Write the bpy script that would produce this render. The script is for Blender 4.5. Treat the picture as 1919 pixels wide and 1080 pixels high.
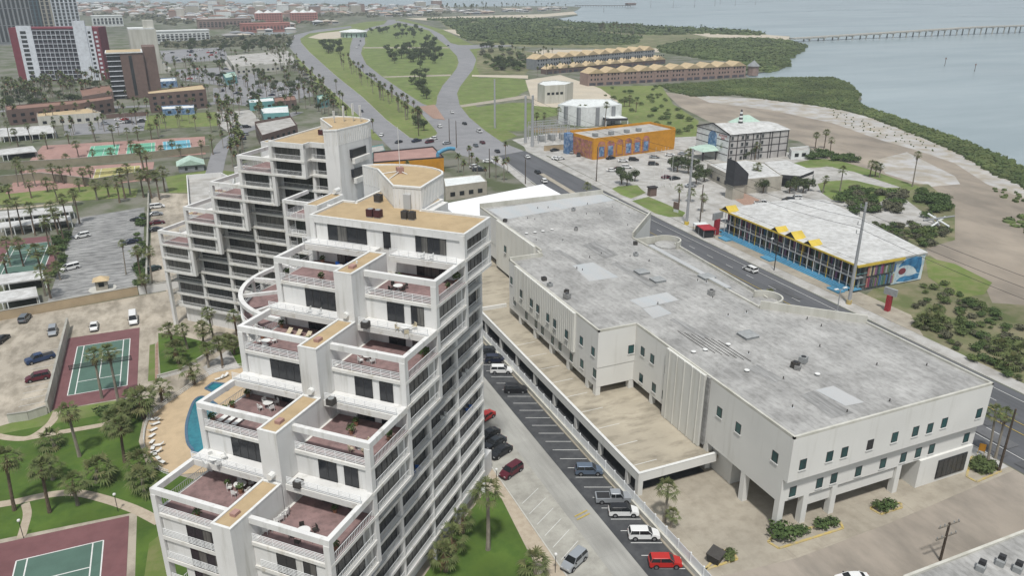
import bpy, math, random
from mathutils import Matrix, Vector
R = random.Random(7)
for o in list(bpy.data.objects): bpy.data.objects.remove(o)
SC = bpy.context.scene
COL = SC.collection

# ---------------------------------------------------------------- camera
PITCH, YAW, EYE, FPX = math.radians(21.85), math.radians(23.1), 77.0, 1460.0
cam = bpy.data.cameras.new('camera'); cam.sensor_width = 36; cam.lens = FPX / 1919 * 36
cam.clip_start = 1; cam.clip_end = 60000
camo = bpy.data.objects.new('camera', cam); COL.objects.link(camo)
camo.location = (0, 0, EYE); camo.rotation_euler = (math.pi / 2 - PITCH, 0, -YAW)
SC.camera = camo

# ---------------------------------------------------------------- light
SUN_EL, SUN_AZ = math.radians(64), math.radians(205)     # azimuth from +Y clockwise
w = bpy.data.worlds.new('World'); SC.world = w; w.use_nodes = True
nt = w.node_tree; nt.nodes.clear()
sky = nt.nodes.new('ShaderNodeTexSky'); sky.sky_type = 'NISHITA'; sky.sun_disc = False
sky.sun_elevation = SUN_EL; sky.sun_rotation = SUN_AZ; sky.dust_density = 4; sky.air_density = 1.2
mixw = nt.nodes.new('ShaderNodeMixRGB'); mixw.inputs[0].default_value = 0.72
mixw.inputs[2].default_value = (6.9, 7.6, 8.3, 1)          # thin, even overcast veil
bg = nt.nodes.new('ShaderNodeBackground'); bg.inputs[1].default_value = 0.07
ow = nt.nodes.new('ShaderNodeOutputWorld')
nt.links.new(sky.outputs[0], mixw.inputs[1]); nt.links.new(mixw.outputs[0], bg.inputs[0])
nt.links.new(bg.outputs[0], ow.inputs[0])
sl = bpy.data.lights.new('sun', 'SUN'); sl.energy = 3.1; sl.angle = math.radians(5); sl.color = (1, .975, .93)
so = bpy.data.objects.new('sun', sl); COL.objects.link(so); so.location = (0, 0, 300)
sd = Vector((math.sin(SUN_AZ) * math.cos(SUN_EL), math.cos(SUN_AZ) * math.cos(SUN_EL), math.sin(SUN_EL)))
so.rotation_euler = sd.to_track_quat('Z', 'Y').to_euler()
SC.view_settings.view_transform = 'Standard'; SC.view_settings.look = 'None'
SC.view_settings.exposure = 0.16; SC.view_settings.gamma = 1
SC.render.engine = 'CYCLES'
SC.cycles.volume_bounces = 0

# ---------------------------------------------------------------- survey: picture point -> place on a level plane
def G(px, py, z=0.0):
    xc, yc = (px - 960) / FPX, (540 - py) / FPX
    c, s = math.cos(PITCH), math.sin(PITCH)
    f, u = c + yc * s, -s + yc * c
    cy, sy = math.cos(YAW), math.sin(YAW)
    t = (z - EYE) / u
    return ((xc * cy + f * sy) * t, (-xc * sy + f * cy) * t)
def Pj(x, y, z=0.0):
    cy, sy = math.cos(YAW), math.sin(YAW)
    r, f, u = x * cy - y * sy, x * sy + y * cy, z - EYE
    c, s = math.cos(PITCH), math.sin(PITCH)
    zc = f * c - u * s
    return 960 + FPX * r / zc, 540 - FPX * (f * s + u * c) / zc
def HZ(py, x, y):
    lo, hi = -20.0, 76.0
    for i in range(40):
        m = (lo + hi) / 2
        if Pj(x, y, m)[1] > py: lo = m
        else: hi = m
    return lo
def GP(pts, z=0.0): return [G(a, b, z) for a, b in pts]

# ---------------------------------------------------------------- materials
MATS = {}
def mat(name, col, rough=.8, var=.12, sc=.5, col2=None, metal=0, spec=.3, stretch=(1, 1, 1), bump=0, big=.06, lo=.42, hi=.62, obj=False, rotz=0, slab=None):
    if name in MATS: return MATS[name]
    m = bpy.data.materials.new(name); m.use_nodes = True; N = m.node_tree.nodes; L = m.node_tree.links
    b = N['Principled BSDF']; b.inputs['Roughness'].default_value = rough; b.inputs['Metallic'].default_value = metal
    b.inputs['Specular IOR Level'].default_value = spec
    if var == 0 and col2 is None:
        b.inputs['Base Color'].default_value = (*col, 1); MATS[name] = m; return m
    if obj: src = N.new('ShaderNodeTexCoord').outputs['Object']
    else: src = N.new('ShaderNodeNewGeometry').outputs['Position']
    mp = N.new('ShaderNodeMapping'); mp.inputs['Scale'].default_value = stretch; mp.inputs['Rotation'].default_value = (0, 0, rotz)
    L.new(src, mp.inputs[0])
    n1 = N.new('ShaderNodeTexNoise'); n1.inputs['Scale'].default_value = sc; n1.inputs['Detail'].default_value = 8; n1.inputs['Roughness'].default_value = .62
    n2 = N.new('ShaderNodeTexNoise'); n2.inputs['Scale'].default_value = big; n2.inputs['Detail'].default_value = 4
    L.new(mp.outputs[0], n1.inputs[0]); L.new(src, n2.inputs[0])
    mr = N.new('ShaderNodeMapRange'); mr.inputs[1].default_value = lo; mr.inputs[2].default_value = hi
    L.new(n1.outputs[0], mr.inputs[0])
    mx = N.new('ShaderNodeMixRGB'); c2 = col2 or tuple(c * (1 - 2 * var) for c in col)
    mx.inputs[1].default_value = (*col, 1); mx.inputs[2].default_value = (*c2, 1)
    L.new(mr.outputs[0], mx.inputs[0])
    mv = N.new('ShaderNodeMapRange'); mv.inputs[1].default_value = .3; mv.inputs[2].default_value = .7
    mv.inputs[3].default_value = 1 - var; mv.inputs[4].default_value = 1 + var
    L.new(n2.outputs[0], mv.inputs[0])
    mu = N.new('ShaderNodeMixRGB'); mu.blend_type = 'MULTIPLY'; mu.inputs[0].default_value = 1
    L.new(mx.outputs[0], mu.inputs[1]); L.new(mv.outputs[0], mu.inputs[2])
    last = mu.outputs[0]
    if slab:                                        # poured bays or membrane sheets: joints and slight tone changes
        bw, bh, amt, mort = slab
        br = N.new('ShaderNodeTexBrick'); br.offset = .5 if bw != bh else 0; br.inputs['Scale'].default_value = 1
        br.inputs['Brick Width'].default_value = bw; br.inputs['Row Height'].default_value = bh; br.inputs['Mortar Size'].default_value = mort; br.inputs['Mortar Smooth'].default_value = .4
        br.inputs['Color1'].default_value = (1 + amt, 1 + amt, 1 + amt, 1); br.inputs['Color2'].default_value = (1 - amt, 1 - amt, 1 - amt, 1); k = 1 - 3 * amt; br.inputs['Mortar'].default_value = (k, k, k, 1)
        sw = N.new('ShaderNodeMapping'); sw.inputs['Rotation'].default_value = (0, 0, math.pi / 2); L.new(src, sw.inputs[0]); L.new(sw.outputs[0], br.inputs[0])
        m3 = N.new('ShaderNodeMixRGB'); m3.blend_type = 'MULTIPLY'; m3.inputs[0].default_value = 1; L.new(last, m3.inputs[1]); L.new(br.outputs[0], m3.inputs[2]); last = m3.outputs[0]
    L.new(last, b.inputs['Base Color'])
    if bump:
        bp = N.new('ShaderNodeBump'); bp.inputs['Strength'].default_value = bump; bp.inputs['Distance'].default_value = .3
        L.new(n1.outputs[0], bp.inputs['Height']); L.new(bp.outputs[0], b.inputs['Normal'])
    MATS[name] = m; return m
def randmat(name, cols, rough=.6):
    """one material whose colour is picked per object"""
    m = bpy.data.materials.new(name); m.use_nodes = True; N = m.node_tree.nodes; L = m.node_tree.links
    b = N['Principled BSDF']; b.inputs['Roughness'].default_value = rough
    oi = N.new('ShaderNodeObjectInfo'); cr = N.new('ShaderNodeValToRGB'); cr.color_ramp.interpolation = 'CONSTANT'
    for i, c in enumerate(cols):
        e = cr.color_ramp.elements[i] if i < 2 else cr.color_ramp.elements.new(i / len(cols))
        e.position = i / len(cols); e.color = (*c, 1)
    L.new(oi.outputs['Random'], cr.inputs[0]); L.new(cr.outputs[0], b.inputs['Base Color'])
    MATS[name] = m; return m
def leafmat(name, a, c, d, sc=.35):
    """foliage: light and dark leaves mixed per clump, a little translucent"""
    m = mat(name, a, .75, .25, sc, c, spec=.15, big=.8, lo=.35, hi=.65)
    return m

mat('white_wall', (.66, .655, .625), .85, .05, .8, (.46, .45, .40), stretch=(1, 1, .08), big=.12, lo=.58, hi=.98)
mat('tower_white', (.645, .64, .625), .8, .07, .9, (.36, .35, .31), stretch=(1, 1, .09), big=.2, lo=.53, hi=.84)
mat('slab_edge', (.64, .63, .60), .85, .1, 1.0, (.31, .27, .19), big=.25, lo=.52, hi=.84)
mat('cream_wall', (.53, .52, .47), .85, .06, .3, (.42, .41, .355), stretch=(1, 1, .1), big=.1)
mat('rib_wall', (.62, .615, .575), .85, .05, .8, (.46, .45, .39), stretch=(1, 1, .08), lo=.5, hi=.85)
mat('tan_roof', (.43, .325, .195), .95, .08, .6, (.36, .27, .16), big=.3)
mat('maroon_deck', (.25, .165, .158), .85, .2, 1.2, (.17, .115, .11), big=.3)
mat('glass_dark', (.018, .020, .024), .18, 0, spec=.5)
mat('glass_side', (.045, .047, .05), .25, .3, .8, (.018, .019, .02), spec=.5, stretch=(4, 4, .3))
mat('glass_curtain', (.13, .125, .115), .3, .3, 1.5, (.05, .05, .048), spec=.5, stretch=(5, 5, .2))
mat('glass_teal', (.02, .085, .085), .2, .25, .6, (.015, .05, .055), spec=.5)
mat('frame_dark', (.03, .03, .03), .5, 0)
mat('rail_white', (.74, .75, .75), .6, 0)
mat('roof_grey', (.355, .35, .338), .9, .24, 1.3, (.215, .21, .20), stretch=(1.0, .55, 1), big=.13, lo=.42, hi=.76, slab=(11, 1.05, .055, .05))
mat('roof_patch', (.42, .422, .42), .9, .05, .4, (.40, .42, .43), stretch=(1, .2, 1))
mat('roof_dark', (.20, .198, .193), .9, .2, 1.6, (.30, .298, .29), stretch=(1.2, .12, 1), big=.2, slab=(11, 1.05, .06, .06))
mat('asphalt', (.11, .112, .12), .92, .06, .25, (.085, .087, .092), stretch=(1.5, .12, 1), big=.03)
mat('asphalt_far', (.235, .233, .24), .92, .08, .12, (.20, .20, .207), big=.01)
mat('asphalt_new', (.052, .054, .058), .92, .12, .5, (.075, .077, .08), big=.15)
mat('asphalt_old', (.29, .288, .28), .92, .2, .5, (.14, .14, .138), stretch=(.5, 1.6, 1), big=.06)
mat('concrete', (.37, .36, .32), .92, .10, .35, (.28, .27, .24), big=.15, slab=(4.5, 4.5, .025, .04))
mat('concrete_grey', (.335, .33, .305), .92, .1, .35, (.27, .265, .245), stretch=(1.2, .15, 1), big=.15, slab=(4.5, 4.5, .025, .04))
mat('roof_white', (.53, .53, .52), .9, .1, .5, (.40, .395, .38), big=.15, slab=(12, 1.4, .03, .03))
mat('concrete_tan', (.355, .32, .26), .92, .12, .4, (.25, .22, .175), big=.1, lo=.42, hi=.72, slab=(5.5, 5.5, .03, .05))
mat('concrete_pale', (.42, .41, .39), .92, .12, .25, (.31, .295, .27), big=.08, slab=(6, 6, .02, .06))
mat('drive_tan', (.40, .355, .29), .92, .18, .35, (.25, .22, .175), stretch=(1, .5, 1), big=.07, slab=(6, 6, .02, .05))
mat('deck_tan', (.37, .33, .26), .92, .18, .5, (.17, .15, .115), stretch=(.4, 1, 1), big=.12, lo=.48, hi=.78)
mat('kerb', (.48, .47, .43), .9, .06, 1)
mat('kerb_yellow', (.46, .35, .12), .85, .15, 1.5, (.38, .32, .2))
mat('paint_white', (.66, .66, .64), .8, .06, 2)
mat('paint_yellow', (.52, .38, .08), .8, .1, 2)
mat('lawn', (.12, .17, .042), .95, .2, .25, (.16, .18, .07), big=.1, bump=.3)
mat('lawn_dark', (.078, .13, .022), .95, .28, .3, (.05, .092, .016), big=.15, bump=.3)
mat('verge', (.125, .17, .042), .95, .16, .3, (.18, .19, .075), big=.03, bump=.3)
mat('scrub_ground', (.11, .13, .05), .95, .2, .12, (.20, .18, .11), big=.03, lo=.4, hi=.6)
mat('land', (.175, .17, .14), .95, .18, .05, (.085, .10, .05), big=.006, lo=.42, hi=.58)
mat('mud', (.30, .255, .205), .8, .18, .08, (.215, .185, .15), big=.02, stretch=(1, .5, 1))
mat('mud_pale', (.43, .42, .41), .6, .12, .12, (.33, .29, .23), big=.05, lo=.4, hi=.6)
mat('sand', (.46, .41, .33), .95, .08, .1, (.47, .41, .32))
mat('paver', (.33, .22, .17), .9, .1, 1.2, (.26, .17, .13))
mat('path_tan', (.42, .36, .28), .92, .08, 1, (.36, .30, .23))
mat('court_green', (.085, .15, .12), .85, .06, .4, big=.1)
mat('court_red', (.175, .082, .085), .85, .08, .4, big=.1)
mat('court_pink', (.36, .22, .19), .9, .1, .2, big=.05)
mat('court_mint', (.14, .40, .27), .85, .06, .2); mat('court_blue', (.14, .38, .48), .85, .06, .2)
mat('court_gold', (.40, .36, .14), .9, .1, .3)
mat('pool_deck', (.50, .385, .25), .9, .06, .5, big=.2)
mat('bark', (.16, .12, .085), .95, .2, 3, (.1, .075, .055)); mat('bark_grey', (.26, .23, .19), .95, .2, 3, (.18, .16, .13), stretch=(1, 1, .3))
leafmat('palm_green', (.088, .118, .040), (.135, .15, .062), None, .9)
leafmat('palm_yellow', (.17, .165, .075), (.09, .105, .042), None, .9)
mat('palm_dead', (.155, .10, .055), .95, .2, 2, (.09, .06, .035))
leafmat('oak_leaf', (.078, .098, .042), (.045, .062, .026), None, .5)
leafmat('shrub_leaf', (.085, .125, .042), (.05, .08, .027), None, .7)
mat('mangrove', (.095, .115, .042), .75, .35, .18, (.055, .08, .028), spec=.15, big=.03, lo=.38, hi=.62)
leafmat('scrub_leaf', (.115, .15, .05), (.075, .10, .038), None, .4)
leafmat('scrub_grey', (.125, .12, .08), (.085, .088, .052), None, .5)
mat('wood_pole', (.10, .075, .055), .9, .2, 3); mat('steel', (.42, .43, .44), .5, .06, 2, metal=.3)
mat('tyre', (.015, .015, .016), .85, 0); mat('rim', (.35, .35, .36), .35, 0, metal=.7)
mat('car_glass', (.012, .014, .016), .12, 0, spec=.6)
mat('lamp_red', (.25, .01, .01), .3, 0); mat('lamp_clear', (.6, .6, .58), .2, 0)
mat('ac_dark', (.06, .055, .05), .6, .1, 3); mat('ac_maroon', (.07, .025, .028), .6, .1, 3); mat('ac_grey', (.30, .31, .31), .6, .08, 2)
mat('plastic_white', (.66, .66, .64), .5, 0); mat('plastic_beige', (.48, .42, .30), .6, 0); mat('plastic_dark', (.04, .035, .03), .6, 0); mat('plastic_blue', (.02, .10, .35), .5, 0)
mat('tile_pot', (.30, .15, .09), .8, .1, 3)
mat('metal_black', (.03, .03, .032), .6, 0)

# ---------------------------------------------------------------- mesh building
class MB:
    def __init__(s): s.v = []; s.f = []; s.m = []; s.k = 0
    def add(s, vs, fs):
        n = len(s.v); s.v += [tuple(p) for p in vs]; s.f += [tuple(n + i for i in f) for f in fs]; s.m += [s.k] * len(fs); return s
    def box(s, x0, y0, z0, x1, y1, z1):
        if x0 > x1: x0, x1 = x1, x0
        if y0 > y1: y0, y1 = y1, y0
        return s.add([(x0, y0, z0), (x1, y0, z0), (x1, y1, z0), (x0, y1, z0), (x0, y0, z1), (x1, y0, z1), (x1, y1, z1), (x0, y1, z1)],
                     [(3, 2, 1, 0), (4, 5, 6, 7), (0, 1, 5, 4), (1, 2, 6, 5), (2, 3, 7, 6), (3, 0, 4, 7)])
    def prism(s, pts, z0, z1, top=None):
        n = len(pts); tp = top or pts
        a = sum(pts[i][0] * pts[(i + 1) % n][1] - pts[(i + 1) % n][0] * pts[i][1] for i in range(n))
        if a < 0: pts = pts[::-1]; tp = tp[::-1]
        vs = [(p[0], p[1], z0) for p in pts] + [(p[0], p[1], z1) for p in tp]
        return s.add(vs, [tuple(range(n - 1, -1, -1)), tuple(range(n, 2 * n))] + [(i, (i + 1) % n, n + (i + 1) % n, n + i) for i in range(n)])
    def poly(s, pts): return s.add(pts, [tuple(range(len(pts)))])
    def tube(s, a, b, r0, r1=None, n=6):
        r1 = r0 if r1 is None else r1
        a, b = Vector(a), Vector(b); d = b - a
        if d.length < 1e-6: return s
        q = d.to_track_quat('Z', 'Y'); vs = []
        for p, r in ((a, r0), (b, r1)):
            for i in range(n):
                t = 2 * math.pi * i / n
                vs.append(p + q @ Vector((math.cos(t) * r, math.sin(t) * r, 0)))
        return s.add(vs, [(i, (i + 1) % n, n + (i + 1) % n, n + i) for i in range(n)] + [tuple(range(n - 1, -1, -1)), tuple(range(n, 2 * n))])
    def lathe(s, prof, n=12, c=(0, 0)):
        vs = []; fs = []
        for r, z in prof:
            for i in range(n):
                t = 2 * math.pi * i / n; vs.append((c[0] + r * math.cos(t), c[1] + r * math.sin(t), z))
        for j in range(len(prof) - 1):
            for i in range(n): fs.append((j * n + i, j * n + (i + 1) % n, (j + 1) * n + (i + 1) % n, (j + 1) * n + i))
        fs.append(tuple(range(n - 1, -1, -1))); fs.append(tuple(range((len(prof) - 1) * n, len(prof) * n)))
        return s.add(vs, fs)
    def wall(s, pts, h, t=.2, z=0, closed=False):
        """a wall of thickness t along a polyline, butted at the corners"""
        n = len(pts)
        for i in range(n if closed else n - 1):
            (x0, y0), (x1, y1) = pts[i], pts[(i + 1) % n]
            l = math.hypot(x1 - x0, y1 - y0)
            if l < .01: continue
            nx, ny = -(y1 - y0) / l * t / 2, (x1 - x0) / l * t / 2
            s.prism([(x0 + nx, y0 + ny), (x1 + nx, y1 + ny), (x1 - nx, y1 - ny), (x0 - nx, y0 - ny)], z, z + h)
        return s
    def mesh(s, name, mats):
        me = bpy.data.meshes.new(name); me.from_pydata(s.v, [], s.f)
        for m in (mats if isinstance(mats, (list, tuple)) else [mats]): me.materials.append(MATS[m] if isinstance(m, str) else m)
        if any(s.m): me.polygons.foreach_set('material_index', s.m)
        me.update(); return me
    def build(s, name, m, parent=None, smooth=False, **kw):
        me = s.mesh(name, m)
        if smooth: me.polygons.foreach_set('use_smooth', [True] * len(me.polygons))
        return link(me, name, parent, **kw)
def link(me, name, parent=None, loc=None, rz=0, label=None, cat=None, group=None, kind=None, sc=None):
    o = bpy.data.objects.new(name, me); COL.objects.link(o)
    if parent is not None: o.parent = parent
    if loc is not None: o.location = loc
    if rz: o.rotation_euler[2] = rz
    if sc: o.scale = sc if isinstance(sc, tuple) else (sc, sc, sc)
    tag(o, label, cat, group, kind); return o
def tag(o, label=None, cat=None, group=None, kind=None):
    if label: o['label'] = label
    if cat: o['category'] = cat
    if group: o['group'] = group
    if kind: o['kind'] = kind
    return o
def thing(name, label, cat, loc=(0, 0, 0), rz=0, group=None, sc=None):
    return link(None, name, None, loc, rz, label, cat, group, None, sc)
SHEETS = []
def ground_z(x, y): return max([z for (p, bb, z) in SHEETS if bb[0] <= x <= bb[1] and bb[2] <= y <= bb[3] and inside((x, y), p)] + [0.0])
def sheet(name, pts, z, m, parent=None, kind='structure', th=None):
    pts = [(p[0], p[1]) for p in pts]; n = len(pts)
    a = sum(pts[i][0] * pts[(i + 1) % n][1] - pts[(i + 1) % n][0] * pts[i][1] for i in range(n))
    if a < 0: pts = pts[::-1]
    if parent is None and z < .3: SHEETS.append((pts, (min(p[0] for p in pts), max(p[0] for p in pts), min(p[1] for p in pts), max(p[1] for p in pts)), z))
    b = MB()
    if th: b.prism(pts, z - th, z)
    else: b.poly([(x, y, z) for x, y in pts])
    return b.build(name, m, parent, kind=kind if parent is None else None)
def smooth_path(pts, k=6):
    """Catmull-Rom through picture points already turned into places"""
    out = []
    P_ = [pts[0]] + list(pts) + [pts[-1]]
    for i in range(1, len(P_) - 2):
        a, b, c, d = P_[i - 1:i + 3]
        for j in range(k):
            t = j / k
            out.append(tuple(.5 * (2 * b[q] + (c[q] - a[q]) * t + (2 * a[q] - 5 * b[q] + 4 * c[q] - d[q]) * t * t + (3 * b[q] - a[q] - 3 * c[q] + d[q]) * t ** 3) for q in (0, 1)))
    out.append(tuple(pts[-1])); return out
def inside(p, poly):
    x, y = p; r = False; j = len(poly) - 1
    for i in range(len(poly)):
        xi, yi = poly[i][0], poly[i][1]; xj, yj = poly[j][0], poly[j][1]
        if (yi > y) != (yj > y) and x < (xj - xi) * (y - yi) / (yj - yi) + xi: r = not r
        j = i
    return r
def scatter(poly, n, seed=1):
    rr = random.Random(seed); xs = [p[0] for p in poly]; ys = [p[1] for p in poly]; out = []
    for i in range(n * 40):
        if len(out) >= n: break
        p = (rr.uniform(min(xs), max(xs)), rr.uniform(min(ys), max(ys)))
        if inside(p, poly): out.append(p)
    return out
# ================================================================ SETTING
LZ = [0.0]
def nz(): LZ[0] += .0015; return LZ[0]
mat('asphalt_patch', (.095, .096, .10), .92, .08, .6, (.08, .08, .084)); mat('asphalt_mend', (.135, .136, .14), .92, .08, .6, (.11, .11, .115))
mat('drive_grey', (.30, .262, .22), .92, .12, .2, (.22, .195, .165), stretch=(1, .4, 1), big=.08)
def lines(name, segs, m='paint_white', wd=.12, z=None):
    b = MB(); z = z or nz()
    for (x0, y0, x1, y1) in segs:
        l = math.hypot(x1 - x0, y1 - y0); nx, ny = -(y1 - y0) / l * wd / 2, (x1 - x0) / l * wd / 2
        b.poly([(x0 + nx, y0 + ny, z), (x0 - nx, y0 - ny, z), (x1 - nx, y1 - ny, z), (x1 + nx, y1 + ny, z)])
    return b.build(name, m, kind='structure')
# water
wm = mat('bay_water', (.30, .355, .37), .25, .07, .012, (.235, .29, .305), spec=.5, stretch=(.3, 1, 1), bump=.02, big=.004)
N_, L_ = wm.node_tree.nodes, wm.node_tree.links
sheet('water', [(-12000, -3000), (20000, -3000), (20000, 30000), (-12000, 30000)], -.6, 'bay_water')
shore = [(0, 4), (150, 5), (300, 5), (450, 6), (600, 8), (640, 10), (720, 11), (800, 13), (860, 12), (960, 11), (1040, 11), (1090, 12), (1082, 18), (1072, 22), (1084, 28),
         (1050, 33), (1042, 37), (1062, 43), (1110, 44), (1180, 47), (1250, 52), (1330, 55), (1400, 58), (1430, 62), (1434, 66), (1480, 67), (1484, 77), (1511, 88), (1498, 96),
         (1478, 104), (1465, 112), (1477, 122), (1462, 130), (1438, 134), (1395, 139), (1405, 145), (1440, 146), (1490, 146), (1560, 145), (1592, 156), (1600, 168),
         (1612, 178), (1616, 186), (1606, 191), (1622, 201), (1660, 214), (1700, 227), (1740, 243), (1800, 262), (1850, 284), (1890, 299), (1919, 316), (2000, 352), (2150, 420)]
sheet('ground', [(-2600, -400), (-2600, 2400)] + GP(shore) + [(340, -400)], 0, 'land')
S_ = lambda name, px, m: sheet(name, GP(px), nz(), m)
W_ = lambda name, pts, m: sheet(name, pts, nz(), m)
# shore flats and scrub
S_('mudflat', [(1245, 172), (1300, 180), (1440, 186), (1560, 203), (1640, 223), (1740, 263), (1800, 290), (1860, 330), (1919, 352), (2000, 390), (2050, 640), (1919, 575), (1860, 568), (1800, 520), (1740, 480), (1720, 410), (1600, 330), (1500, 265), (1330, 228), (1275, 200)], 'mud')
S_('mudflat_edge', [(1300, 178), (1440, 186), (1560, 202), (1640, 222), (1740, 261), (1800, 288), (1860, 325), (1919, 350), (2000, 388), (2000, 402), (1919, 372), (1850, 345), (1790, 306), (1720, 282), (1650, 262), (1560, 230), (1440, 205), (1330, 192)], 'mud_pale')
S_('mudflat_pool', [(1640, 300), (1700, 285), (1790, 330), (1800, 345), (1740, 350), (1660, 325)], 'mud_pale')
S_('scrub_field', [(1090, 162), (1240, 160), (1262, 195), (1310, 226), (1300, 285), (1262, 262), (1178, 228), (1140, 190)], 'verge')
S_('scrub_field', [(1610, 565), (1680, 505), (1742, 478), (1850, 545), (1860, 568), (1919, 572), (2050, 640), (2050, 800), (1919, 737), (1760, 655)], 'scrub_ground')
S_('scrub_field', [(1540, 395), (1620, 345), (1740, 345), (1790, 385), (1790, 450), (1720, 470), (1600, 440)], 'scrub_ground')
S_('scrub_field', [(820, 36), (960, 34), (1060, 48), (1250, 55), (1430, 62), (1505, 88), (1440, 134), (1390, 115), (1240, 92), (1000, 88), (890, 82), (850, 62)], 'scrub_ground')
S_('beach', [(760, 34), (860, 30), (1020, 26), (1075, 21), (1082, 26), (1000, 33), (870, 36), (800, 38)], 'sand')
S_('beach', [(1290, 62), (1360, 59), (1430, 64), (1480, 68), (1480, 74), (1420, 72), (1330, 69)], 'sand')
S_('beach', [(975, 102), (1020, 93), (1140, 92), (1240, 90), (1235, 97), (1100, 97), (1005, 106)], 'sand')
S_('sandbank', [(830, 55), (860, 55), (885, 68), (865, 68)], 'sand'); S_('sandbank', [(990, 53), (1062, 52), (1055, 60), (1030, 60)], 'sand')
# highway and its verges
S_('verge', [(540, 70), (600, 55), (690, 40), (760, 36), (830, 55), (900, 90), (905, 130), (880, 170), (900, 215), (970, 255), (900, 280), (700, 262), (600, 170), (555, 110)], 'verge')
road_l = [(535, 78), (552, 100), (585, 135), (610, 160), (640, 186), (668, 212), (695, 240), (722, 268), (745, 292)]
road_r = [(767, 257), (725, 225), (680, 182), (630, 142), (580, 97), (565, 80), (563, 72), (580, 62), (620, 57), (660, 52), (658, 48), (590, 56), (548, 66)]
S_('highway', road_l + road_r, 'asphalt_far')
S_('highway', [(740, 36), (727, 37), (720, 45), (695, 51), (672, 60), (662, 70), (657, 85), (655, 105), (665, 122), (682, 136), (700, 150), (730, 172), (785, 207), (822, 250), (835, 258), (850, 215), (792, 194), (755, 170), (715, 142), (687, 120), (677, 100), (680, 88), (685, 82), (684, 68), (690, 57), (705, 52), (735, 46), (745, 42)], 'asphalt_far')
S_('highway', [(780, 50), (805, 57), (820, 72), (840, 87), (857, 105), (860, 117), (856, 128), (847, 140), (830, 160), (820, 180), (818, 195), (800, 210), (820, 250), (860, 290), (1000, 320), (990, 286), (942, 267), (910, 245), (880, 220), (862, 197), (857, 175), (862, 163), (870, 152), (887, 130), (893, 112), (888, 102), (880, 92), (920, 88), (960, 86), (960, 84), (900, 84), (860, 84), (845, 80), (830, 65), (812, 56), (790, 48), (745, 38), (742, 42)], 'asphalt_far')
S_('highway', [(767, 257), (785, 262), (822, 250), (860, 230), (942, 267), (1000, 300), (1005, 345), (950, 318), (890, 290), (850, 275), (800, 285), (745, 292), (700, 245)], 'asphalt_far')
W_('road', [(121, -60), (146, -60), (146, 205), (147.5, 262), (149.5, 335), (134, 330), (127, 268), (121, 225)], 'asphalt')
# grass islands
S_('grass_median', [(568, 78), (598, 66), (640, 72), (655, 72), (652, 105), (662, 122), (698, 150), (728, 172), (783, 207), (819, 250), (815, 256), (790, 261), (768, 255), (727, 225), (682, 182), (632, 142), (582, 97)], 'verge')
S_('sand_lot', [(578, 70), (600, 62), (655, 56), (668, 60), (655, 68), (630, 72), (600, 73)], 'sand')
S_('grass_island', [(690, 60), (720, 49), (752, 43), (780, 52), (805, 59), (818, 74), (837, 89), (853, 106), (856, 117), (844, 139), (828, 158), (817, 180), (808, 194), (794, 193), (757, 169), (718, 142), (690, 120), (681, 100), (688, 82)], 'lawn')
S_('footpath', [(681, 88), (840, 88), (842, 90), (682, 90)], 'concrete_tan'); S_('footpath', [(718, 143), (846, 139), (845, 142), (721, 145)], 'concrete_tan')
S_('grass_field', [(866, 160), (895, 145), (960, 145), (990, 150), (990, 168), (962, 184), (872, 196), (862, 188), (860, 176)], 'lawn')
S_('grass_field', [(872, 203), (960, 192), (1045, 194), (1048, 215), (1000, 226), (980, 246), (912, 244), (886, 222)], 'lawn')
S_('grass_field', [(895, 94), (950, 88), (1010, 100), (985, 140), (900, 140), (893, 125)], 'scrub_ground')
S_('footpath', [(862, 197), (985, 178), (1040, 190), (1046, 194), (985, 184), (866, 201)], 'concrete_tan'); S_('footpath', [(885, 140), (990, 141), (990, 147), (885, 143)], 'sand')
S_('paved_lot', [(985, 150), (1050, 140), (1125, 165), (1160, 190), (1090, 205), (1000, 198)], 'sand')
S_('paved_lot', [(960, 262), (1085, 240), (1190, 235), (1240, 262), (1100, 300), (1010, 290)], 'concrete_pale')
# main street frontage
W_('pavement', [(146.6, -60), (150.5, -60), (150.5, 205), (152, 262), (155, 350), (150.2, 335), (148.1, 262), (146.6, 205)], 'concrete_pale')
W_('pavement', [(117, -60), (120.6, -60), (120.6, 226), (126, 268), (133, 330), (130, 330), (122, 268), (117, 226)], 'concrete_pale')
W_('paved_lot', [(150.6, 196), (228, 172), (262, 232), (262, 330), (156, 350), (152.2, 262)], 'concrete_pale')
W_('shop_forecourt', [(150.6, 112), (158, 122), (158, 199), (150.6, 204)], 'concrete_tan')
S_('shop_parking', [(1300, 420), (1345, 395), (1370, 375), (1480, 350), (1530, 345), (1580, 400), (1400, 430)], 'concrete_pale')
S_('paved_lot', [(1105, 312), (1270, 275), (1300, 300), (1295, 318), (1190, 332), (1110, 335)], 'paint_white' if False else 'concrete_pale')
S_('paver_walk', [(1370, 370), (1395, 362), (1425, 375), (1400, 388)], 'paver')
S_('grass_plot', [(1146, 354), (1160, 349), (1195, 347), (1203, 355), (1212, 362), (1183, 373), (1164, 366)], 'lawn')
S_('grass_plot', [(1184, 377), (1216, 369), (1250, 383), (1286, 399), (1280, 407), (1255, 408), (1228, 401)], 'lawn')
S_('grass_plot', [(1486, 306), (1530, 297), (1570, 300), (1630, 318), (1728, 352), (1700, 358), (1610, 330), (1560, 313), (1500, 315)], 'lawn')
S_('grass_plot', [(1520, 348), (1550, 340), (1590, 337), (1650, 345), (1690, 355), (1640, 385), (1560, 375)], 'lawn')
S_('grass_plot', [(1735, 482), (1790, 495), (1860, 530), (1845, 552), (1800, 560), (1740, 520)], 'verge')
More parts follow.
